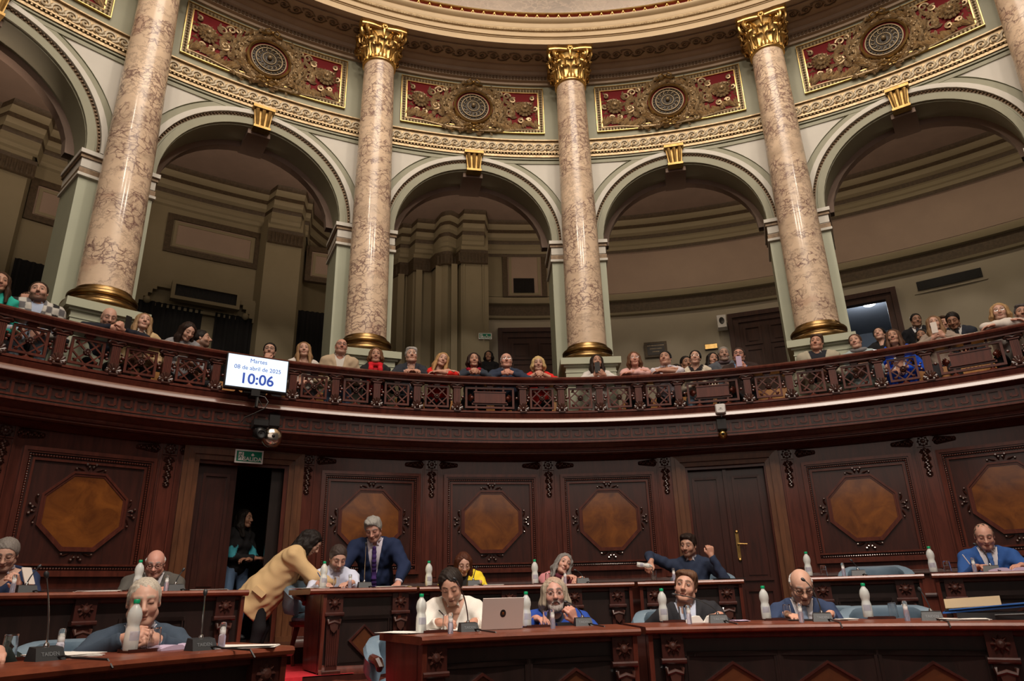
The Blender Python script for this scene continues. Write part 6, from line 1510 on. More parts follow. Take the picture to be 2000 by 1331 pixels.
papers(-13.2, 5.95, Z2, 'papers right of the woman in yellow', 2, seed=16, turn=80); papers(7.4, 5.95, Z2, 'white papers before the man pouring water', 2, (.25, .15), 'paper', 10, 17)
booklet(33.9, 5.97, Z2, 'lilac papers curling up before the man in bright blue', 'paper_p', 5, .18, .2, .03)
papers(10.3, 5.97, Z2, 'dark leather folder at the right end of the pouring man\'s desk', 4, (.30, .2), 'bag', 5, 18, 'folder', 'leather_folder')
# laptop
lt = empty('laptop', pol(-18.4, 3.86, Z1), rad(18.4), 'open aluminium laptop turned away, between the woman in white and the long-haired man', 'laptop')
def LT(u, w, v): a = rad(-14); return (u, -.10-w+v*sin(-a)*-1*-1*.26 if False else -.10-w-v*.27, v*.963)
m = MB(LT); m.box(-.148, .148, 0, .007, .004, .215, bev=.002); lbuild(m, 'lid', M['alu'], lt)
m = MB(LT); m.lathe([(0, .0085), (.021, .008), (.021, .006)], (0, 0, .11), 20, 'y', sc=(1, 1.25)); e = lbuild(m, 'emblem', M['black'], lt)
m = MB(LT); m.box(-.008, .008, .0085, .0092, .104, .107); m.box(-.006, .006, .0085, .0092, .112, .118); lbuild(m, 'emblem_mark', M['brass'], e)
m = MB(); m.box(-.148, .148, -.095, .11, 0, .012, bev=.003); lbuild(m, 'keyboard_base', M['alu'], lt)
# phones, bags, folders
def phone(pos, rotz, tilt, label, mt='black', cam_=True, roll=0):
    root = bpy.data.objects.new('phone', None); COL.objects.link(root); tag(root, label, 'phone'); root.matrix_world = Matrix.Translation(Vector(pos)) @ Matrix.Rotation(rotz, 4, 'Z') @ Matrix.Rotation(tilt, 4, 'X') @ Matrix.Rotation(roll, 4, 'Y')
    m = MB(); m.prism([(sx*(.037-.006)+.006*cos(rad(t)), sz*(.077-.006)+.006*sin(rad(t))) for sx, sz, t0 in ((1, 1, 0), (-1, 1, 90), (-1, -1, 180), (1, -1, 270)) for t in (t0, t0+45, t0+90)], -.004, .004); lbuild(m, 'case', M[mt], root)
    if cam_:
        m = MB(); 
        for k in range(3): m.lathe([(0, .0058), (.007, .0055), (.007, .004)], (-.022, 0, .058-.019*k), 10, 'y')
        lbuild(m, 'camera_lenses', M['black'] if mt != 'black' else M['dgrey'], root)
    return root
fo = empty('document_pile', pol(32.6, 3.88, Z1), -rad(32.6), 'pile of black and blue folders with a cream envelope on top, front desk right', 'folders')
m = MB(); m.box(-.26, .40, -.13, .13, 0, .045, bev=.02); m.tube([(-.05, -.14, .03), (.1, -.16, .035), (.3, -.14, .03)], .006, 5); lbuild(m, 'leather_case', M['bag'], fo)
m = MB(lambda x, y, z: (x, y, z+.05+.08*(x+.2))); m.box(-.34, .34, -.11, .12, 0, .01); m.box(-.30, .36, -.12, .10, .018, .024); lbuild(m, 'blue_folder', M['blue_sheet'], fo)
m = MB(lambda x, y, z: (x, y, z+.064+.08*(x+.2))); m.box(-.33, .36, -.10, .12, 0, .006); lbuild(m, 'black_folder', M['bag'], fo)
m = MB(lambda x, y, z: (x, y+z*.3, z+.07+.05*(x+.3))); m.box(-.32, .0, -.06, -.056, 0, .06); m.box(-.32, .0, -.06, .08, 0, .004); lbuild(m, 'envelope', M['cream'], fo)
eb = empty('glasses_case', pol(-9.6, 4.12, Z1), rad(9.6), 'flat black tablet lying behind the long-haired man\'s microphone', 'tablet'); m = MB(); m.box(-.11, .16, -.08, .07, 0, .02, bev=.006); lbuild(m, 'case', M['bag'], eb)
# ================================================================ the people
A = np.array
def rail(R, dx=.12, cross=False, curl=.5, z=4.02, y=None):
    y = (R-7.86) if y is None else y
    if cross: return {1: (A((-.07, y-.02, z+.035)), dict(pole=(1, -.25, -.05), curl=.3, cross=1, dir=(-1, .15, -.1))), -1: (A((.07, y+.05, z)), dict(pole=(-1, -.25, -.05), curl=.3, cross=1, dir=(1, .1, -.1)))}
    return {1: (A((dx, y, z)), dict(pole=(1, -.5, -.1), curl=curl, dir=(-.8, .7, 0), palm=(-.3, -.2, -.9))), -1: (A((-dx, y, z)), dict(pole=(-1, -.5, -.1), curl=curl, dir=(.8, .7, 0), palm=(.3, -.2, -.9)))}
def clasp(R, z=4.07, y=None, dx=.062):
    y = (R-7.86) if y is None else y
    return {1: (A((dx, y, z)), dict(pole=(1, -.4, -.3), curl=.85, dir=(-.75, .65, .05), palm=(-.5, -.6, -.3))), -1: (A((-dx, y, z)), dict(pole=(-1, -.4, -.3), curl=.75, dir=(.75, .65, .1), palm=(.4, -.7, -.3)))}
def lap(z=3.72, y=.05, dx=.07): return {1: (A((dx, y, z)), dict(curl=.5, dir=(-.6, .7, -.2))), -1: (A((-dx, y+.02, z+.02)), dict(curl=.5, dir=(.6, .7, -.2)))}
def desk_a(z, y=.30, dx=.13, curl=.35): return {1: (A((dx, y, z+.035)), dict(curl=curl, dir=(-.45, .85, -.05))), -1: (A((-dx, y, z+.035)), dict(curl=curl, dir=(.45, .85, -.05)))}
T1, T2, T3, T4 = (.53, .32, .245), (.44, .25, .18), (.56, .34, .25), (.30, .16, .105)
BRN, BLK, DKB = (.045, .022, .012), (.012, .009, .008), (.025, .014, .009)
GRY, WHT, BLD, LBR = (.26, .25, .24), (.50, .49, .47), (.52, .34, .15), (.20, .10, .045)
GF, DF = 3.15, dict(hb=.0135, hh=.0068)
def gp(label, phi, R, zt, sp, **k):
    for a, b in DF.items(): k.setdefault(a, b)
    k.setdefault('zf', GF); k.setdefault('lean', 22); k.setdefault('arms', rail(R)); zf = k.pop('zf'); k.setdefault('tl', .47); k.setdefault('auto', .6); k.setdefault('hz', .022); k['gal'] = 1
    return person(label, phi, R, zt, zf, sp, **k)
G_ = 'visitors leaning on the gallery rail'
# --- public gallery, left to right
gp('person in a teal top cut by the left picture edge, gallery', -52.1, 8.1, 4.42, dict(tone=T2, hair=BRN, fem=1, style='long'), arms=lap(), top=dict(kind='sweater', col=(.03, .42, .34)), lean=5, legcol=(.25, .3, .36))
gp('bearded man in a grey checked overshirt seated in the gallery at far left', -49.5, 8.15, 4.445, dict(tone=T1, hair=(.03, .018, .012), stubble=.75, beardc=(.07, .03, .018), style='short', fw=1.08, thick=.6, hs=1.03), head=(-10, 6, 3), arms={1: (A((.16, .08, 3.84)), dict(curl=.6, dir=(-.6, .4, -.4))), -1: (A((-.12, .08, 3.84)), dict(curl=.6, dir=(.6, .4, -.4)))}, top=dict(kind='jacket', col=(.2, .2, .2), pattern='check', bulk=.022, vz=.05, vw=.055, shirt=(.38, .46, .62), collar=(.38, .46, .62), neck=.075), lean=2, hz=.04, build=1.12, legcol=(.30, .40, .50))
gp('person half hidden behind the bearded man, hand at the cheek', -48.9, 8.95, 4.60, dict(tone=T2, hair=BRN), head=(10, 0, -15), arms={1: (A((.05, .14, 4.42)), dict(curl=1.0, dir=(-.1, .1, 1), palm=(0, -1, 0))), -1: (A((-.2, .15, 3.9)), {})}, top=dict(kind='sweater', col=BLK), lean=5)
gp('bald man in navy leaning on the rail looking at a black phone', -44.5, 8.08, 4.325, dict(tone=T1, hair=(.06, .03, .02), style='none', stubble=.35, beardc=(.12, .06, .04), eyes=0, brow=(.04, .02, .015)), head=(4, -22, 0), arms={-1: (A((-.15, .17, 4.03)), dict(pole=(-1, -.4, -.1), curl=.95, dir=(.5, .6, .5), palm=(.5, -.6, 0))), 1: (A((-.02, .18, 4.03)), dict(pole=(1, -.3, -.1), curl=.9, dir=(-.9, .3, .3), palm=(-.3, -.7, 0)))}, top=dict(kind='sweater', col=(.014, .016, .026), collar=(.6, .6, .62)), lean=30, build=1.1)
phone(pol(-43.4, 7.87, 4.12), -rad(-43.4)+rad(25), rad(0), 'black phone held up by the bald man at the rail', 'black')
gp('woman in a camel coat with long fair-tipped hair, gallery left', -41.8, 8.16, 4.375, dict(fem=1, tone=T1, hair=(.30, .19, .10), roots=(.07, .035, .02), style='long', eyes=1), head=(4, 10, -5), arms=lap(3.78), top=dict(kind='jacket', col=(.50, .37, .21), shirt=(.40, .29, .20), vz=.05, vw=.09, bulk=.015, collar=(.7, .68, .62)), lean=4, legcol=(.03, .02, .02))
gp('dark long-haired woman in grey looking down, gallery left', -38.3, 8.12, 4.36, dict(fem=1, tone=T1, hair=(.022, .012, .009), style='long', eyes=0), head=(22, -28, -4), arms=lap(3.8), top=dict(kind='sweater', col=(.24, .24, .26), neck=.07), lean=16, legcol=(.02, .02, .025))
gp('man in profile with a dark jacket behind the grey-dressed woman', -36.5, 8.62, 4.475, dict(tone=T2, hair=BLK, stubble=.6), head=(55, 8, 0), arms=lap(3.9), face=20, top=dict(kind='jacket', col=(.03, .03, .035), shirt=(.55, .55, .55), collar=(.5, .5, .52)), lean=5)
gp('man in black-rimmed glasses resting his chin on his hand', -30.4, 8.8, 4.52, dict(tone=T1, hair=BLK, glasses='thick', fw=1.05, stubble=.3), head=(-8, 2, 0), arms={1: (A((.05, .17, 4.22)), dict(curl=1.0, dir=(-.3, .0, .9), palm=(-.3, -1, 0), pole=(1, 0, -.6))), -1: (A((-.15, .2, 3.95)), {})}, top=dict(kind='jacket', col=(.03, .035, .045), shirt=(.16, .34, .62), collar=(.16, .34, .62)), lean=10)
gp('woman with long highlighted hair in a white blouse, right of the display', -27.9, 8.38, 4.45, dict(fem=1, tone=T1, hair=(.30, .18, .09), roots=(.08, .04, .02), style='long'), head=(-4, 6, 4), arms=lap(3.85), top=dict(kind='shirt', name='blouse', col=(.62, .58, .54), neck=.07, vneck=.14), lean=4, legcol=(.05, .05, .06))
gp('bald man with glasses in a beige jacket at the second column', -24.8, 8.08, 4.46, dict(tone=(.52, .27, .20), hair=GRY, style='none', glasses='thick', stubble=.45, beardc=(.28, .2, .16), age=1), head=(2, 4, -3), arms=lap(3.85), top=dict(kind='jacket', col=(.46, .36, .25), shirt=(.58, .56, .52), collar=(.5, .48, .45), vz=.12), lean=2, build=1.08, legcol=(.10, .16, .28))
gp('woman in black with a bright red scarf hanging down', -21.45, 8.06, 4.375, dict(fem=1, tone=T2, hair=(.14, .065, .03), style='bob', age=1), head=(-3, 3, 0), arms=lap(3.85), top=dict(kind='jacket', col=(.02, .02, .022), shirt=(.45, .02, .03), scarf=(.62, .018, .03), scarf_long=1, vz=.05, vw=.07), lean=6)
gp('grey-haired man with glasses in a dark suit, arms on the rail', -17.85, 8.16, 4.455, dict(tone=T1, hair=(.36, .35, .34), style='combed', glasses='thin', age=1, fw=1.04), head=(2, 6, 2), arms=rail(8.16, .02), top=dict(kind='suit', col=(.03, .034, .045), shirt=(.50, .38, .42), collar=(.50, .38, .42), vz=.12, vw=.05), lean=14, group=G_)
gp('smiling fair woman in a red sweater leaning sideways on folded arms', -14.75, 8.06, 4.375, dict(fem=1, tone=T1, hair=(.42, .25, .11), style='long', lip=(.40, .12, .09)), head=(8, 4, -18), arms=rail(8.06, cross=True), top=dict(kind='sweater', col=(.68, .022, .018), vneck=.14, neck=.07), lean=30, side=-3, group=G_)
gp('dark bobbed woman in navy with a red scarf, left of the white-haired man', -11.6, 8.06, 4.40, dict(fem=1, tone=T2, hair=(.022, .010, .008), style='bob'), head=(2, 6, 0), arms=clasp(8.06, 4.05), top=dict(kind='sweater', col=(.035, .045, .065), scarf=(.30, .012, .03)), lean=26, group=G_)
gp('girl in black standing far back beside the gallery exit sign', -7.1, 12.75, 6.08, dict(fem=1, tone=T4, hair=BLK, style='bob'), head=(-10, 0, 0), zf=4.3, legs='stand', lean=0, arms={1: (A((.2, .05, 5.0)), {}), -1: (A((-.2, .05, 5.0)), {})}, top=dict(kind='sweater', col=(.010, .010, .012)))
gp('white-haired man with glasses and navy jumper, hands clasped on the rail', -8.25, 8.06, 4.415, dict(tone=(.56, .30, .23), hair=(.5, .49, .48), style='receding', glasses='thin', age=1, heavy=1, fw=1.06), head=(0, 4, 0), arms=clasp(8.06, 4.05, dx=.075), top=dict(kind='sweater', col=(.030, .042, .075), collar=(.35, .38, .46)), lean=26, build=1.12, group=G_)
gp('blonde woman with a fringe and red sweater, hands folded on the rail', -4.95, 8.06, 4.37, dict(fem=1, tone=T1, hair=(.58, .42, .20), style='bangs', age=1), head=(0, -2, 0), arms=clasp(8.06, 4.03), top=dict(kind='sweater', col=(.70, .03, .025), vneck=.16, neck=.075, cuff=.10), lean=28, build=1.05, group=G_)
gp('young woman in a white blazer holding a black phone below the third column', 1.15, 8.12, 4.40, dict(fem=1, tone=T2, hair=(.022, .012, .009), style='long'), head=(8, 6, 0), arms={1: (A((.05, .20, 4.03)), dict(curl=1.0, dir=(-.5, .4, .6), palm=(-.4, -.7, 0), pole=(1, -.3, -.3))), -1: (A((-.09, .20, 4.03)), dict(curl=1.0, dir=(.6, .4, .5), palm=(.4, -.7, 0), pole=(-1, -.3, -.3)))}, top=dict(kind='jacket', col=(.64, .62, .60), shirt=(.62, .60, .58)), lean=10, legcol=(.60, .58, .56))
phone(pol(1.0, 7.87, 4.13), -rad(1.0)+rad(0), 0, 'black phone in the hands of the woman in white', 'black')
gp('woman in a pale pink sweater and glasses, arms crossed on the rail', 4.95, 8.06, 4.40, dict(fem=1, tone=(.56, .30, .23), hair=(.13, .06, .03), style='shoulder', glasses='thin'), head=(4, 4, 3), arms=rail(8.06, cross=True), top=dict(kind='sweater', col=(.66, .40, .38), neck=.07), lean=26, build=1.05, group=G_)
gp('dark-haired man in a white shirt, arms crossed on the rail', 8.12, 8.06, 4.38, dict(tone=T2, hair=(.014, .010, .009), fw=1.05, thick=1.3), head=(-12, 10, 0), arms=rail(8.06, cross=True), top=dict(kind='shirt', col=(.62, .59, .66), collar=(.62, .59, .66), vneck=.10), lean=28, build=1.08, group=G_)
gp('man in a dark suit mostly hidden behind the woman in cream', 10.5, 8.85, 4.54, dict(tone=T4, hair=BLK), head=(20, 0, 0), arms=lap(3.95), top=dict(kind='suit', col=(.02, .022, .03), collar=(.6, .6, .62), tie=(.02, .02, .04)), lean=4)
gp('dark-haired person half hidden right of the white-shirted man', 9.75, 9.3, 4.56, dict(fem=1, tone=T2, hair=BLK, style='long'), head=(20, -6, 0), arms=lap(4.0), top=dict(kind='sweater', col=BLK), lean=4)
gp('young woman in a cream sweater with a dark neckline and round glasses', 11.15, 8.12, 4.375, dict(fem=1, tone=T1, hair=BLK, style='pony', glasses='thin'), head=(-3, 8, -5), arms=lap(3.84), top=dict(kind='sweater', col=(.60, .54, .44), pattern='trim', neck=.085), lean=10, legcol=(.22, .34, .48))
gp('dark-haired woman in the back between cream sweater and grey man', 13.2, 9.05, 4.62, dict(fem=1, tone=T2, hair=BLK, style='long'), head=(18, 4, -6), arms=lap(4.0), top=dict(kind='sweater', col=(.03, .03, .04)), lean=4)
gp('grey-haired man in a dark grey jacket and scarf, gallery centre right', 14.2, 8.78, 4.61, dict(tone=(.40, .24, .18), hair=(.24, .22, .20), style='short', age=1, stubble=.3, beardc=GRY), head=(6, 0, 0), arms=lap(3.95), top=dict(kind='jacket', col=(.09, .10, .12), shirt=(.1, .08, .08), scarf=(.10, .07, .08), bulk=.01), lean=4, build=1.08)
gp('man with glasses and leather jacket filming with a pink phone', 15.5, 8.42, 4.45, dict(tone=(.50, .26, .20), hair=(.05, .03, .025), glasses='thick', fw=1.08), head=(-4, 4, -5), arms={1: (A((.06, .22, 4.08)), dict(curl=.9, dir=(-.5, .4, .6), palm=(-.4, -.7, 0), pole=(1, -.3, -.3))), -1: (A((-.06, .22, 4.08)), dict(curl=.9, dir=(.5, .4, .6), palm=(.4, -.7, 0), pole=(-1, -.3, -.3)))}, top=dict(kind='jacket', col=(.035, .022, .02), shirt=(.12, .22, .42), collar=(.3, .4, .55), bulk=.012), lean=4, build=1.08)
phone(pol(15.3, 8.13, 4.16), -rad(15.3), 0, 'pink-backed phone held by the man in the leather jacket', 'paper_p')
gp('man in a khaki jacket over a navy jumper, in front of the fourth column', 22.7, 8.06, 4.375, dict(tone=(.50, .27, .19), hair=(.07, .04, .028), fw=1.03, style='combed'), head=(-8, 8, -8), arms=lap(3.80, .02), top=dict(kind='jacket', col=(.40, .37, .29), shirt=(.02, .022, .03), collar=(.58, .56, .52), bulk=.02, vw=.10, vz=.05), lean=2, side=-4, build=1.1, legcol=(.09, .10, .12))
gp('short-haired woman in a grey scarf and pale blue top, right of the fourth column', 26.0, 8.08, 4.31, dict(fem=1, tone=T1, hair=(.09, .045, .03), style='short', age=1), head=(-10, 8, 7), arms=lap(3.80, .05), top=dict(kind='sweater', col=(.34, .42, .44), scarf=(.20, .20, .21)), lean=3, build=1.12, legcol=(.22, .27, .24))
gp('dark-haired young woman looking up behind the woman in blue', 28.25, 9.2, 4.70, dict(fem=1, tone=T1, hair=BLK, style='bun'), head=(-12, 18, 4), arms=lap(4.1), top=dict(kind='sweater', col=(.012, .012, .014), neck=.05), lean=2)
gp('woman in a vivid blue jacket and white top with straight hair', 29.25, 8.40, 4.39, dict(fem=1, tone=T2, hair=(.10, .05, .03), roots=(.04, .02, .012), style='long', age=1), head=(-6, 8, 2), arms=lap(3.80, .05), top=dict(kind='jacket', col=(.015, .09, .62), shirt=(.62, .60, .58), vw=.09, vz=.05), lean=2, legcol=(.012, .07, .52))
gp('man in a dark suit standing at the back near the open door', 31.4, 11.0, 5.42, dict(tone=T4, hair=BLK), head=(14, -4, 0), zf=3.75, legs='stand', lean=0, arms={1: (A((.24, .05, 4.6)), {}), -1: (A((-.24, .05, 4.6)), {})}, top=dict(kind='suit', col=(.010, .010, .013), collar=(.4, .4, .42), tie=(.02, .02, .03)))
gp('woman with long black hair in shadow beside the girl with the phone', 31.55, 9.55, 4.68, dict(fem=1, tone=T4, hair=BLK, style='long'), head=(-10, 4, 0), arms=lap(4.1), top=dict(kind='sweater', col=(.03, .02, .022)), lean=4)
gp('girl with very long fair hair filming with a silver phone', 32.65, 8.82, 4.61, dict(fem=1, tone=T1, hair=(.24, .14, .075), roots=(.09, .05, .03), style='drape'), head=(4, 4, 2), arms={1: (A((.05, .20, 4.24)), dict(curl=1.0, dir=(-.5, .3, .7), palm=(-.3, -.8, 0), pole=(1, -.3, -.3))), -1: (A((-.08, .20, 4.24)), dict(curl=1.0, dir=(.5, .3, .7), palm=(.3, -.8, 0), pole=(-1, -.3, -.3)))}, top=dict(kind='sweater', col=(.30, .24, .20)), lean=4)
phone(pol(32.6, 8.58, 4.37), -rad(32.6)-.15, 0, 'silver phone with three lenses held by the long-haired girl', 'alu')
gp('man half hidden between the long-haired girl and the cadet', 33.35, 10.0, 4.95, dict(tone=T2, hair=BRN, style='quiff'), head=(14, 0, 0), zf=3.45, arms=lap(4.4), top=dict(kind='sweater', col=(.02, .02, .024)), lean=2)
gp('young man in a dark uniform with a round shoulder badge, looking down', 34.1, 9.2, 4.73, dict(tone=T4, hair=BLK, style='short', thick=1.6, eyes=0), head=(-8, -24, 0), arms=lap(4.1), top=dict(kind='suit', col=(.022, .026, .038), collar=(.5, .5, .5), tie=(.012, .012, .014), shirt=(.5, .5, .5)), lean=4)
gp('blonde woman with glasses and a white cardigan, arms folded on the rail', 37.65, 8.12, 4.37, dict(fem=1, tone=T1, hair=(.40, .25, .12), style='bob', glasses='thin', age=1, fw=1.06), head=(2, 2, 0), arms=rail(8.12, cross=True, z=4.02), top=dict(kind='sweater', name='cardigan', col=(.62, .58, .54), bulk=.012), lean=28, build=1.12, group=G_)
gp('man with dark grey hair cut by the right picture edge, gallery', 39.05, 9.0, 4.57, dict(tone=T2, hair=(.09, .08, .08), style='long' if 0 else 'combed', stubble=.4), head=(8, 0, -8), arms=lap(4.0), top=dict(kind='sweater', col=(.02, .02, .022)), lean=4)
# --- second row of desks and standing figures
D2 = dict(hb=.0115, hh=.0058)
def dp(label, phi, R, zt, sp, **k):
    zf = k.pop('zf', F2); k.setdefault('lean', 14); k.setdefault('tl', .46)
    for a, b in D2.items(): k.setdefault(a, b)
    return person(label, phi, R, zt, zf, sp, **k)
dp('grey-haired man with glasses in navy reading a silver phone, left edge', -51.1, 6.62, 1.63, dict(tone=T1, hair=(.20, .18, .165), style='short', glasses='thin', eyes=0, age=1, thick=1.5, fw=1.05), head=(-6, -24, 0), arms={1: (A((.16, .30, Z2+.06)), dict(curl=.5, dir=(-.6, .7, 0))), -1: (A((-.12, .27, Z2+.07)), dict(curl=.9, dir=(.3, .7, .5), palm=(.5, -.4, 0)))}, top=dict(kind='sweater', col=(.022, .035, .085), collar=(.55, .50, .55), vneck=.10), lean=12, build=1.1)
phone(pol(-50.35, 6.28, Z2+.13), -rad(-50.3)+.25, rad(-35), 'silver phone tilted in the hand of the man at the left edge', 'alu')
dp('bald man with thick glasses in a grey suit, second row left', -41.1, 6.62, 1.575, dict(tone=(.54, .28, .22), hair=(.40, .39, .38), style='bald', glasses='thick', eyes=0, age=1, brow=GRY), head=(-4, -18, 0), arms=desk_a(Z2, .30), top=dict(kind='suit', col=(.085, .08, .072), shirt=(.56, .54, .56), collar=(.56, .54, .56), tie=(.03, .03, .03)), lean=14, hz=.03, build=1.12)
dp('young woman in black sweatshirt and jeans standing in the dark doorway', -31.15, 8.75, 2.225, dict(fem=1, tone=T4, hair=BLK, style='long'), zf=.66, legs='stand', lean=0, tl=.44, face=28, auto=0, head=(22, 0, 0), arms={1: (A((-.05, .20, 1.62)), dict(curl=.5, dir=(-1, .1, .1), hand=1, pole=(1, -.3, -.8))), -1: (A((.05, .22, 1.60)), dict(curl=.5, dir=(1, 0, .1), pole=(-1, -.3, -.8)))}, top=dict(kind='sweater', col=(.012, .012, .014), pattern='wave', bulk=.012), legcol=(.12, .20, .34))
dp('woman in a camel blazer bending over the podium desk', -28.5, 6.62, 1.765, dict(fem=1, tone=T1, hair=(.014, .010, .009), style='wave', eyes=0), face=72, auto=0, lean=43, tl=.51, head=(8, -42, -6), arms={1: (A((.10, .27, Z2+.06)), dict(curl=.5, dir=(-.1, .9, -.2), pole=(.6, -.6, -.5))), -1: (A((-.14, .20, Z2+.10)), dict(curl=.5, dir=(.2, .9, -.2), pole=(-.6, -.6, -.4)))}, legs='stand', legcol=(.012, .011, .013), top=dict(kind='jacket', col=(.60, .42, .22), shirt=(.02, .02, .02), pocket=1, bulk=.034, vw=.07, vz=.1, hem=.20, name='blazer'), build=1.02)
dp('dark-bearded man in a pale shirt writing at the podium desk', -26.75, 6.34, 1.615, dict(tone=T1, hair=(.05, .035, .03), style='short', thick=1.5, stubble=.8, beardc=(.10, .08, .075), eyes=0, grey=(.16, .14, .13)), face=4, head=(10, -30, 0), arms={1: (A((.17, .34, Z2+.05)), dict(curl=.7, dir=(-.75, .6, -.1))), -1: (A((-.10, .34, Z2+.05)), dict(curl=.5, dir=(.7, .6, -.1)))}, top=dict(kind='shirt', col=(.56, .60, .74), collar=(.56, .60, .74)), lean=18)
dp('grey-haired man in a navy suit and purple tie leaning over the podium', -22.9, 6.78, 1.945, dict(tone=(.50, .27, .21), hair=(.31, .30, .28), style='quiff', age=1, heavy=1, eyes=0, brow=(.2, .18, .17), thick=1.7, fw=1.06, hs=1.04), lean=30, tl=.56, face=-4, head=(-8, -30, 4), arms={1: (A((.36, .20, Z2+.06)), dict(curl=.4, dir=(-.2, .8, -.5), pole=(.9, -.5, 0))), -1: (A((-.30, .18, Z2+.06)), dict(curl=.4, dir=(.2, .8, -.5), pole=(-.9, -.5, 0)))}, legs='stand', legcol=(.012, .018, .04), top=dict(kind='suit', col=(.013, .022, .060), shirt=(.60, .56, .64), collar=(.60, .56, .64), tie=(.055, .025, .13), vz=.06, vw=.075, bulk=.022), build=1.16)
dp('woman with long auburn hair, glasses and a yellow jacket', -14.7, 6.5, 1.555, dict(fem=1, tone=T1, hair=(.075, .024, .012), style='long', glasses='thin', eyes=0), head=(10, -22, 0), arms=desk_a(Z2, .28, .16), top=dict(kind='jacket', col=(.80, .62, .04), shirt=(.03, .03, .03), vz=.15, bulk=.012), lean=12, hz=.035, build=1.1)
dp('grey-haired woman in a pink and burgundy top with her head tilted', -4.8, 6.5, 1.525, dict(fem=1, tone=(.54, .31, .24), hair=(.20, .19, .18), style='wave', age=1), face=6, side=-8, head=(10, 6, -26), arms={1: (A((.02, .20, Z2+.07)), dict(curl=.6, dir=(-.6, .7, .2))), -1: (A((-.14, .27, Z2+.05)), dict(curl=.5, dir=(.6, .7, 0)))}, top=dict(kind='sweater', col=(.5, .2, .2), pattern='blocks', scarf=(.10, .018, .03)), lean=16, hz=.025, build=1.08)
mp = dp('bearded man in a navy sweater pouring water, one arm stretched out', 7.35, 6.52, 1.705, dict(tone=T2, hair=(.022, .013, .010), style='quiff', stubble=.5, fw=1.06, gaze=(1, -1)), head=(-16, -6, -4), face=-4, arms={1: (A((.40, .25, 1.41)), dict(curl=.95, dir=(.35, .6, -.75), palm=(-.2, -.8, -.4), pole=(.3, -.9, .4))), -1: (A((-.24, .16, 1.46)), dict(curl=1.15, dir=(.05, .15, 1), palm=(.3, -.9, 0), pole=(-.5, .0, -1)))}, top=dict(kind='sweater', col=(.022, .032, .062), collar=(.40, .40, .46)), lean=4, build=1.12)
bp_ = bottle(2.55, 6.02, 1.37, 'water bottle held sideways by the man pouring', 0, 'water bottles'); bp_.matrix_world = Matrix.Translation(pol(1.75, 6.1, 1.385)) @ Matrix.Rotation(-rad(2.5), 4, 'Z') @ Matrix.Rotation(rad(98), 4, 'Y') @ Matrix.Scale(.72, 4)
for c in KIDS(bp_):
    if c.name.startswith('cap'): bpy.data.objects.remove(c)
m = MB(); a0 = pol(2.95, 6.06, 1.372); b0 = pol(3.12, 5.99, 1.33); m.tube([a0, (a0+b0)/2+Vector((0, 0, .004)), b0, b0-Vector((0, 0, .09))], [.006, .006, .005, .004], 6); tag(m.build('water_stream', M['water']), 'thin stream of water falling from the bottle into the upright glass', 'water')
m = MB(); m.lathe([(0, 0), (.025, 0), (.027, .04), (0, .04)], (0, 0, 0), 16); o = m.build('water_fill', M['water']); o.location = pol(3.15, 5.97, Z2+.022); tag(o, 'water filling the upright glass of the pouring man', 'water')
dp('man in a bright blue suit and patterned tie writing, right edge', 32.55, 6.5, 1.665, dict(tone=(.52, .29, .22), hair=(.12, .085, .065), style='receding', age=1, eyes=0, fw=1.04), face=6, head=(-2, -20, 0), arms={1: (A((.15, .30, Z2+.05)), dict(curl=.85, dir=(-.5, .7, .1))), -1: (A((-.20, .30, Z2+.05)), dict(curl=.4, dir=(.5, .7, 0)))}, top=dict(kind='suit', col=(.028, .085, .28), shirt=(.64, .62, .66), collar=(.64, .62, .66), tie=(.06, .14, .38), vz=.1, vw=.07), lean=12, build=1.12)
# --- front row
D2 = dict(hb=.0095, hh=.0050)
FR = dict(zf=F1)
dp('old man with thin white hair and a blue-grey blazer, hands interlaced', -51.7, 4.02, 1.25, dict(tone=(.54, .32, .24), hair=(.46, .41, .34), style='short', age=1, eyes=0, thick=0, brow=(.4, .33, .26), hs=1.06), zf=F1, face=0, head=(2, -8, 2), arms={1: (A((.055, .32, Z1+.06)), dict(curl=.95, dir=(-.72, .6, .2), palm=(-.5, -.5, -.5), pole=(1, -.3, -.5))), -1: (A((-.085, .32, Z1+.045)), dict(curl=.85, dir=(.72, .6, .2), palm=(.5, -.5, -.5), pole=(-1, -.3, -.5)))}, top=dict(kind='jacket', col=(.045, .065, .095), shirt=(.58, .58, .64), collar=(.55, .55, .62), vz=.15, vw=.06), lean=12, build=1.1)
dp('person with a dark green knitted sleeve cut by the lower left corner', -64.3, 3.98, 1.16, dict(tone=T1, hair=BRN, style='short'), zf=F1, face=0, head=(0, -20, 0), arms={1: (A((.1, .3, Z1+.04)), {}), -1: (A((-.15, .27, Z1+.04)), dict(curl=.5, dir=(.1, .9, -.1)))}, top=dict(kind='sweater', col=(.012, .018, .016), bulk=.012), lean=20, build=1.1)
dp('dark-haired woman in a white shirt writing at the middle front desk', -21.6, 4.30, 1.305, dict(fem=1, tone=(.50, .28, .20), hair=(.022, .015, .012), style='bun', eyes=0, hs=1.10, lip=(.38, .14, .11)), zf=F1, head=(-6, -26, 6), arms={1: (A((.08, .31, Z1+.055)), dict(curl=.75, dir=(-.7, .6, .05), palm=(-.4, -.2, -.8))), -1: (A((-.17, .30, Z1+.05)), dict(curl=.4, dir=(.5, .8, -.1)))}, top=dict(kind='shirt', col=(.74, .70, .64), collar=(.74, .70, .64), vneck=.16, neck=.07, bulk=.012), lean=14, hz=.02, build=1.12)
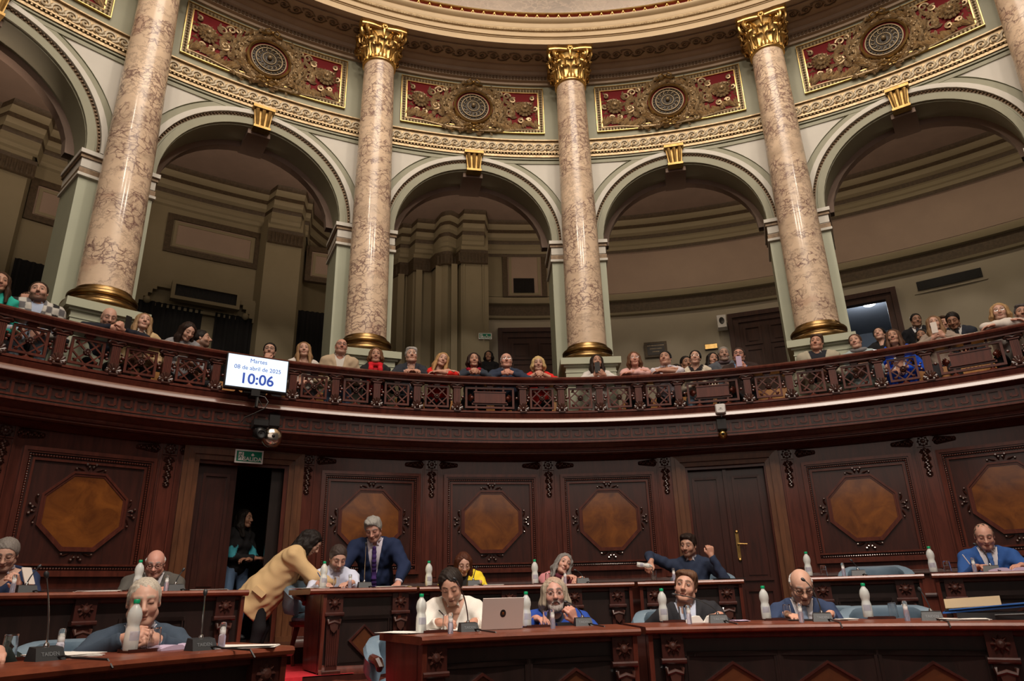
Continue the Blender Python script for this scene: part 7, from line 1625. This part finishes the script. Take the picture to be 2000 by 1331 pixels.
dp('bearded man with long grey hair and glasses in a royal blue sweater', -10.4, 4.34, 1.235, dict(tone=(.50, .27, .21), hair=(.34, .28, .21), style='shoulder', glasses='thin', stubble=.5, beardc=(.30, .26, .24), beard=(.30, .26, .24), age=1, thick=.3, hs=1.06, fw=1.0, roots=(.40, .27, .20)), zf=F1, head=(4, 2, 3), arms={1: (A((.14, .20, Z1+.05)), dict(curl=.3, dir=(-.5, .8, 0), hand=1)), -1: (A((-.15, .26, Z1+.03)), dict(curl=.95, dir=(.35, .3, .9), palm=(.5, -.7, 0), pole=(-.8, -.3, -.5)))}, top=dict(kind='sweater', col=(.020, .060, .30), collar=(.45, .60, .75), scarf=None, vneck=.10, under=(.03, .035, .06)), lean=4, hz=.03, build=1.16)
dp('man in a dark suit with head cocked, sprawling in his chair', 3.95, 4.42, 1.262, dict(tone=(.52, .29, .21), hair=(.11, .055, .030), style='combed', hs=1.07, fw=1.02, gaze=(1, .5)), zf=F1, face=0, side=6, hz=.025, head=(-8, 8, -10), arms={1: (A((.30, .02, .62)), dict(curl=.35, dir=(.15, .3, -1), palm=(-.9, .1, 0), pole=(.8, -.5, -.3))), -1: (A((-.22, .22, Z1+.04)), dict(curl=.4, dir=(.5, .8, 0)))}, top=dict(kind='suit', col=(.022, .022, .026), shirt=(.50, .54, .66), collar=(.50, .54, .66), tie=(.10, .14, .22), vz=.08, vw=.075), lean=-6, tl=.52, build=1.14, legcol=(.05, .065, .12))
dp('bald man with dark-rimmed glasses in a blue suit reading', 15.5, 4.40, 1.245, dict(tone=(.58, .34, .25), hair=(.42, .41, .40), style='bald', glasses='thick', eyes=0, age=1, hs=1.06, brow=(.3, .27, .25)), zf=F1, head=(6, -28, 0), face=4, arms=desk_a(Z1, .24, .15), top=dict(kind='suit', col=(.036, .055, .115), shirt=(.62, .60, .64), collar=(.62, .60, .64), tie=(.26, .33, .46), vz=.08, vw=.07), lean=8, build=1.08)
# pens
for p0, p1, mt, l in ((pol(-22.9, 4.02, .95), pol(-24.2, 3.97, 1.02), 'black', 'black pen in the hand of the woman in white'), (pol(-28.2, 6.2, 1.26), pol(-28.9, 6.17, 1.36), 'blue_sheet', 'blue pen of the man writing at the podium'), (pol(31.0, 6.2, 1.28), pol(30.6, 6.17, 1.37), 'sign_white', 'white pen of the man in bright blue')):
    m = MB(); m.tube([p0, p0+(p1-p0)*.1, p1], [.0015, .0045, .0045], 6); tag(m.build('pen', M[mt]), l, 'pen')
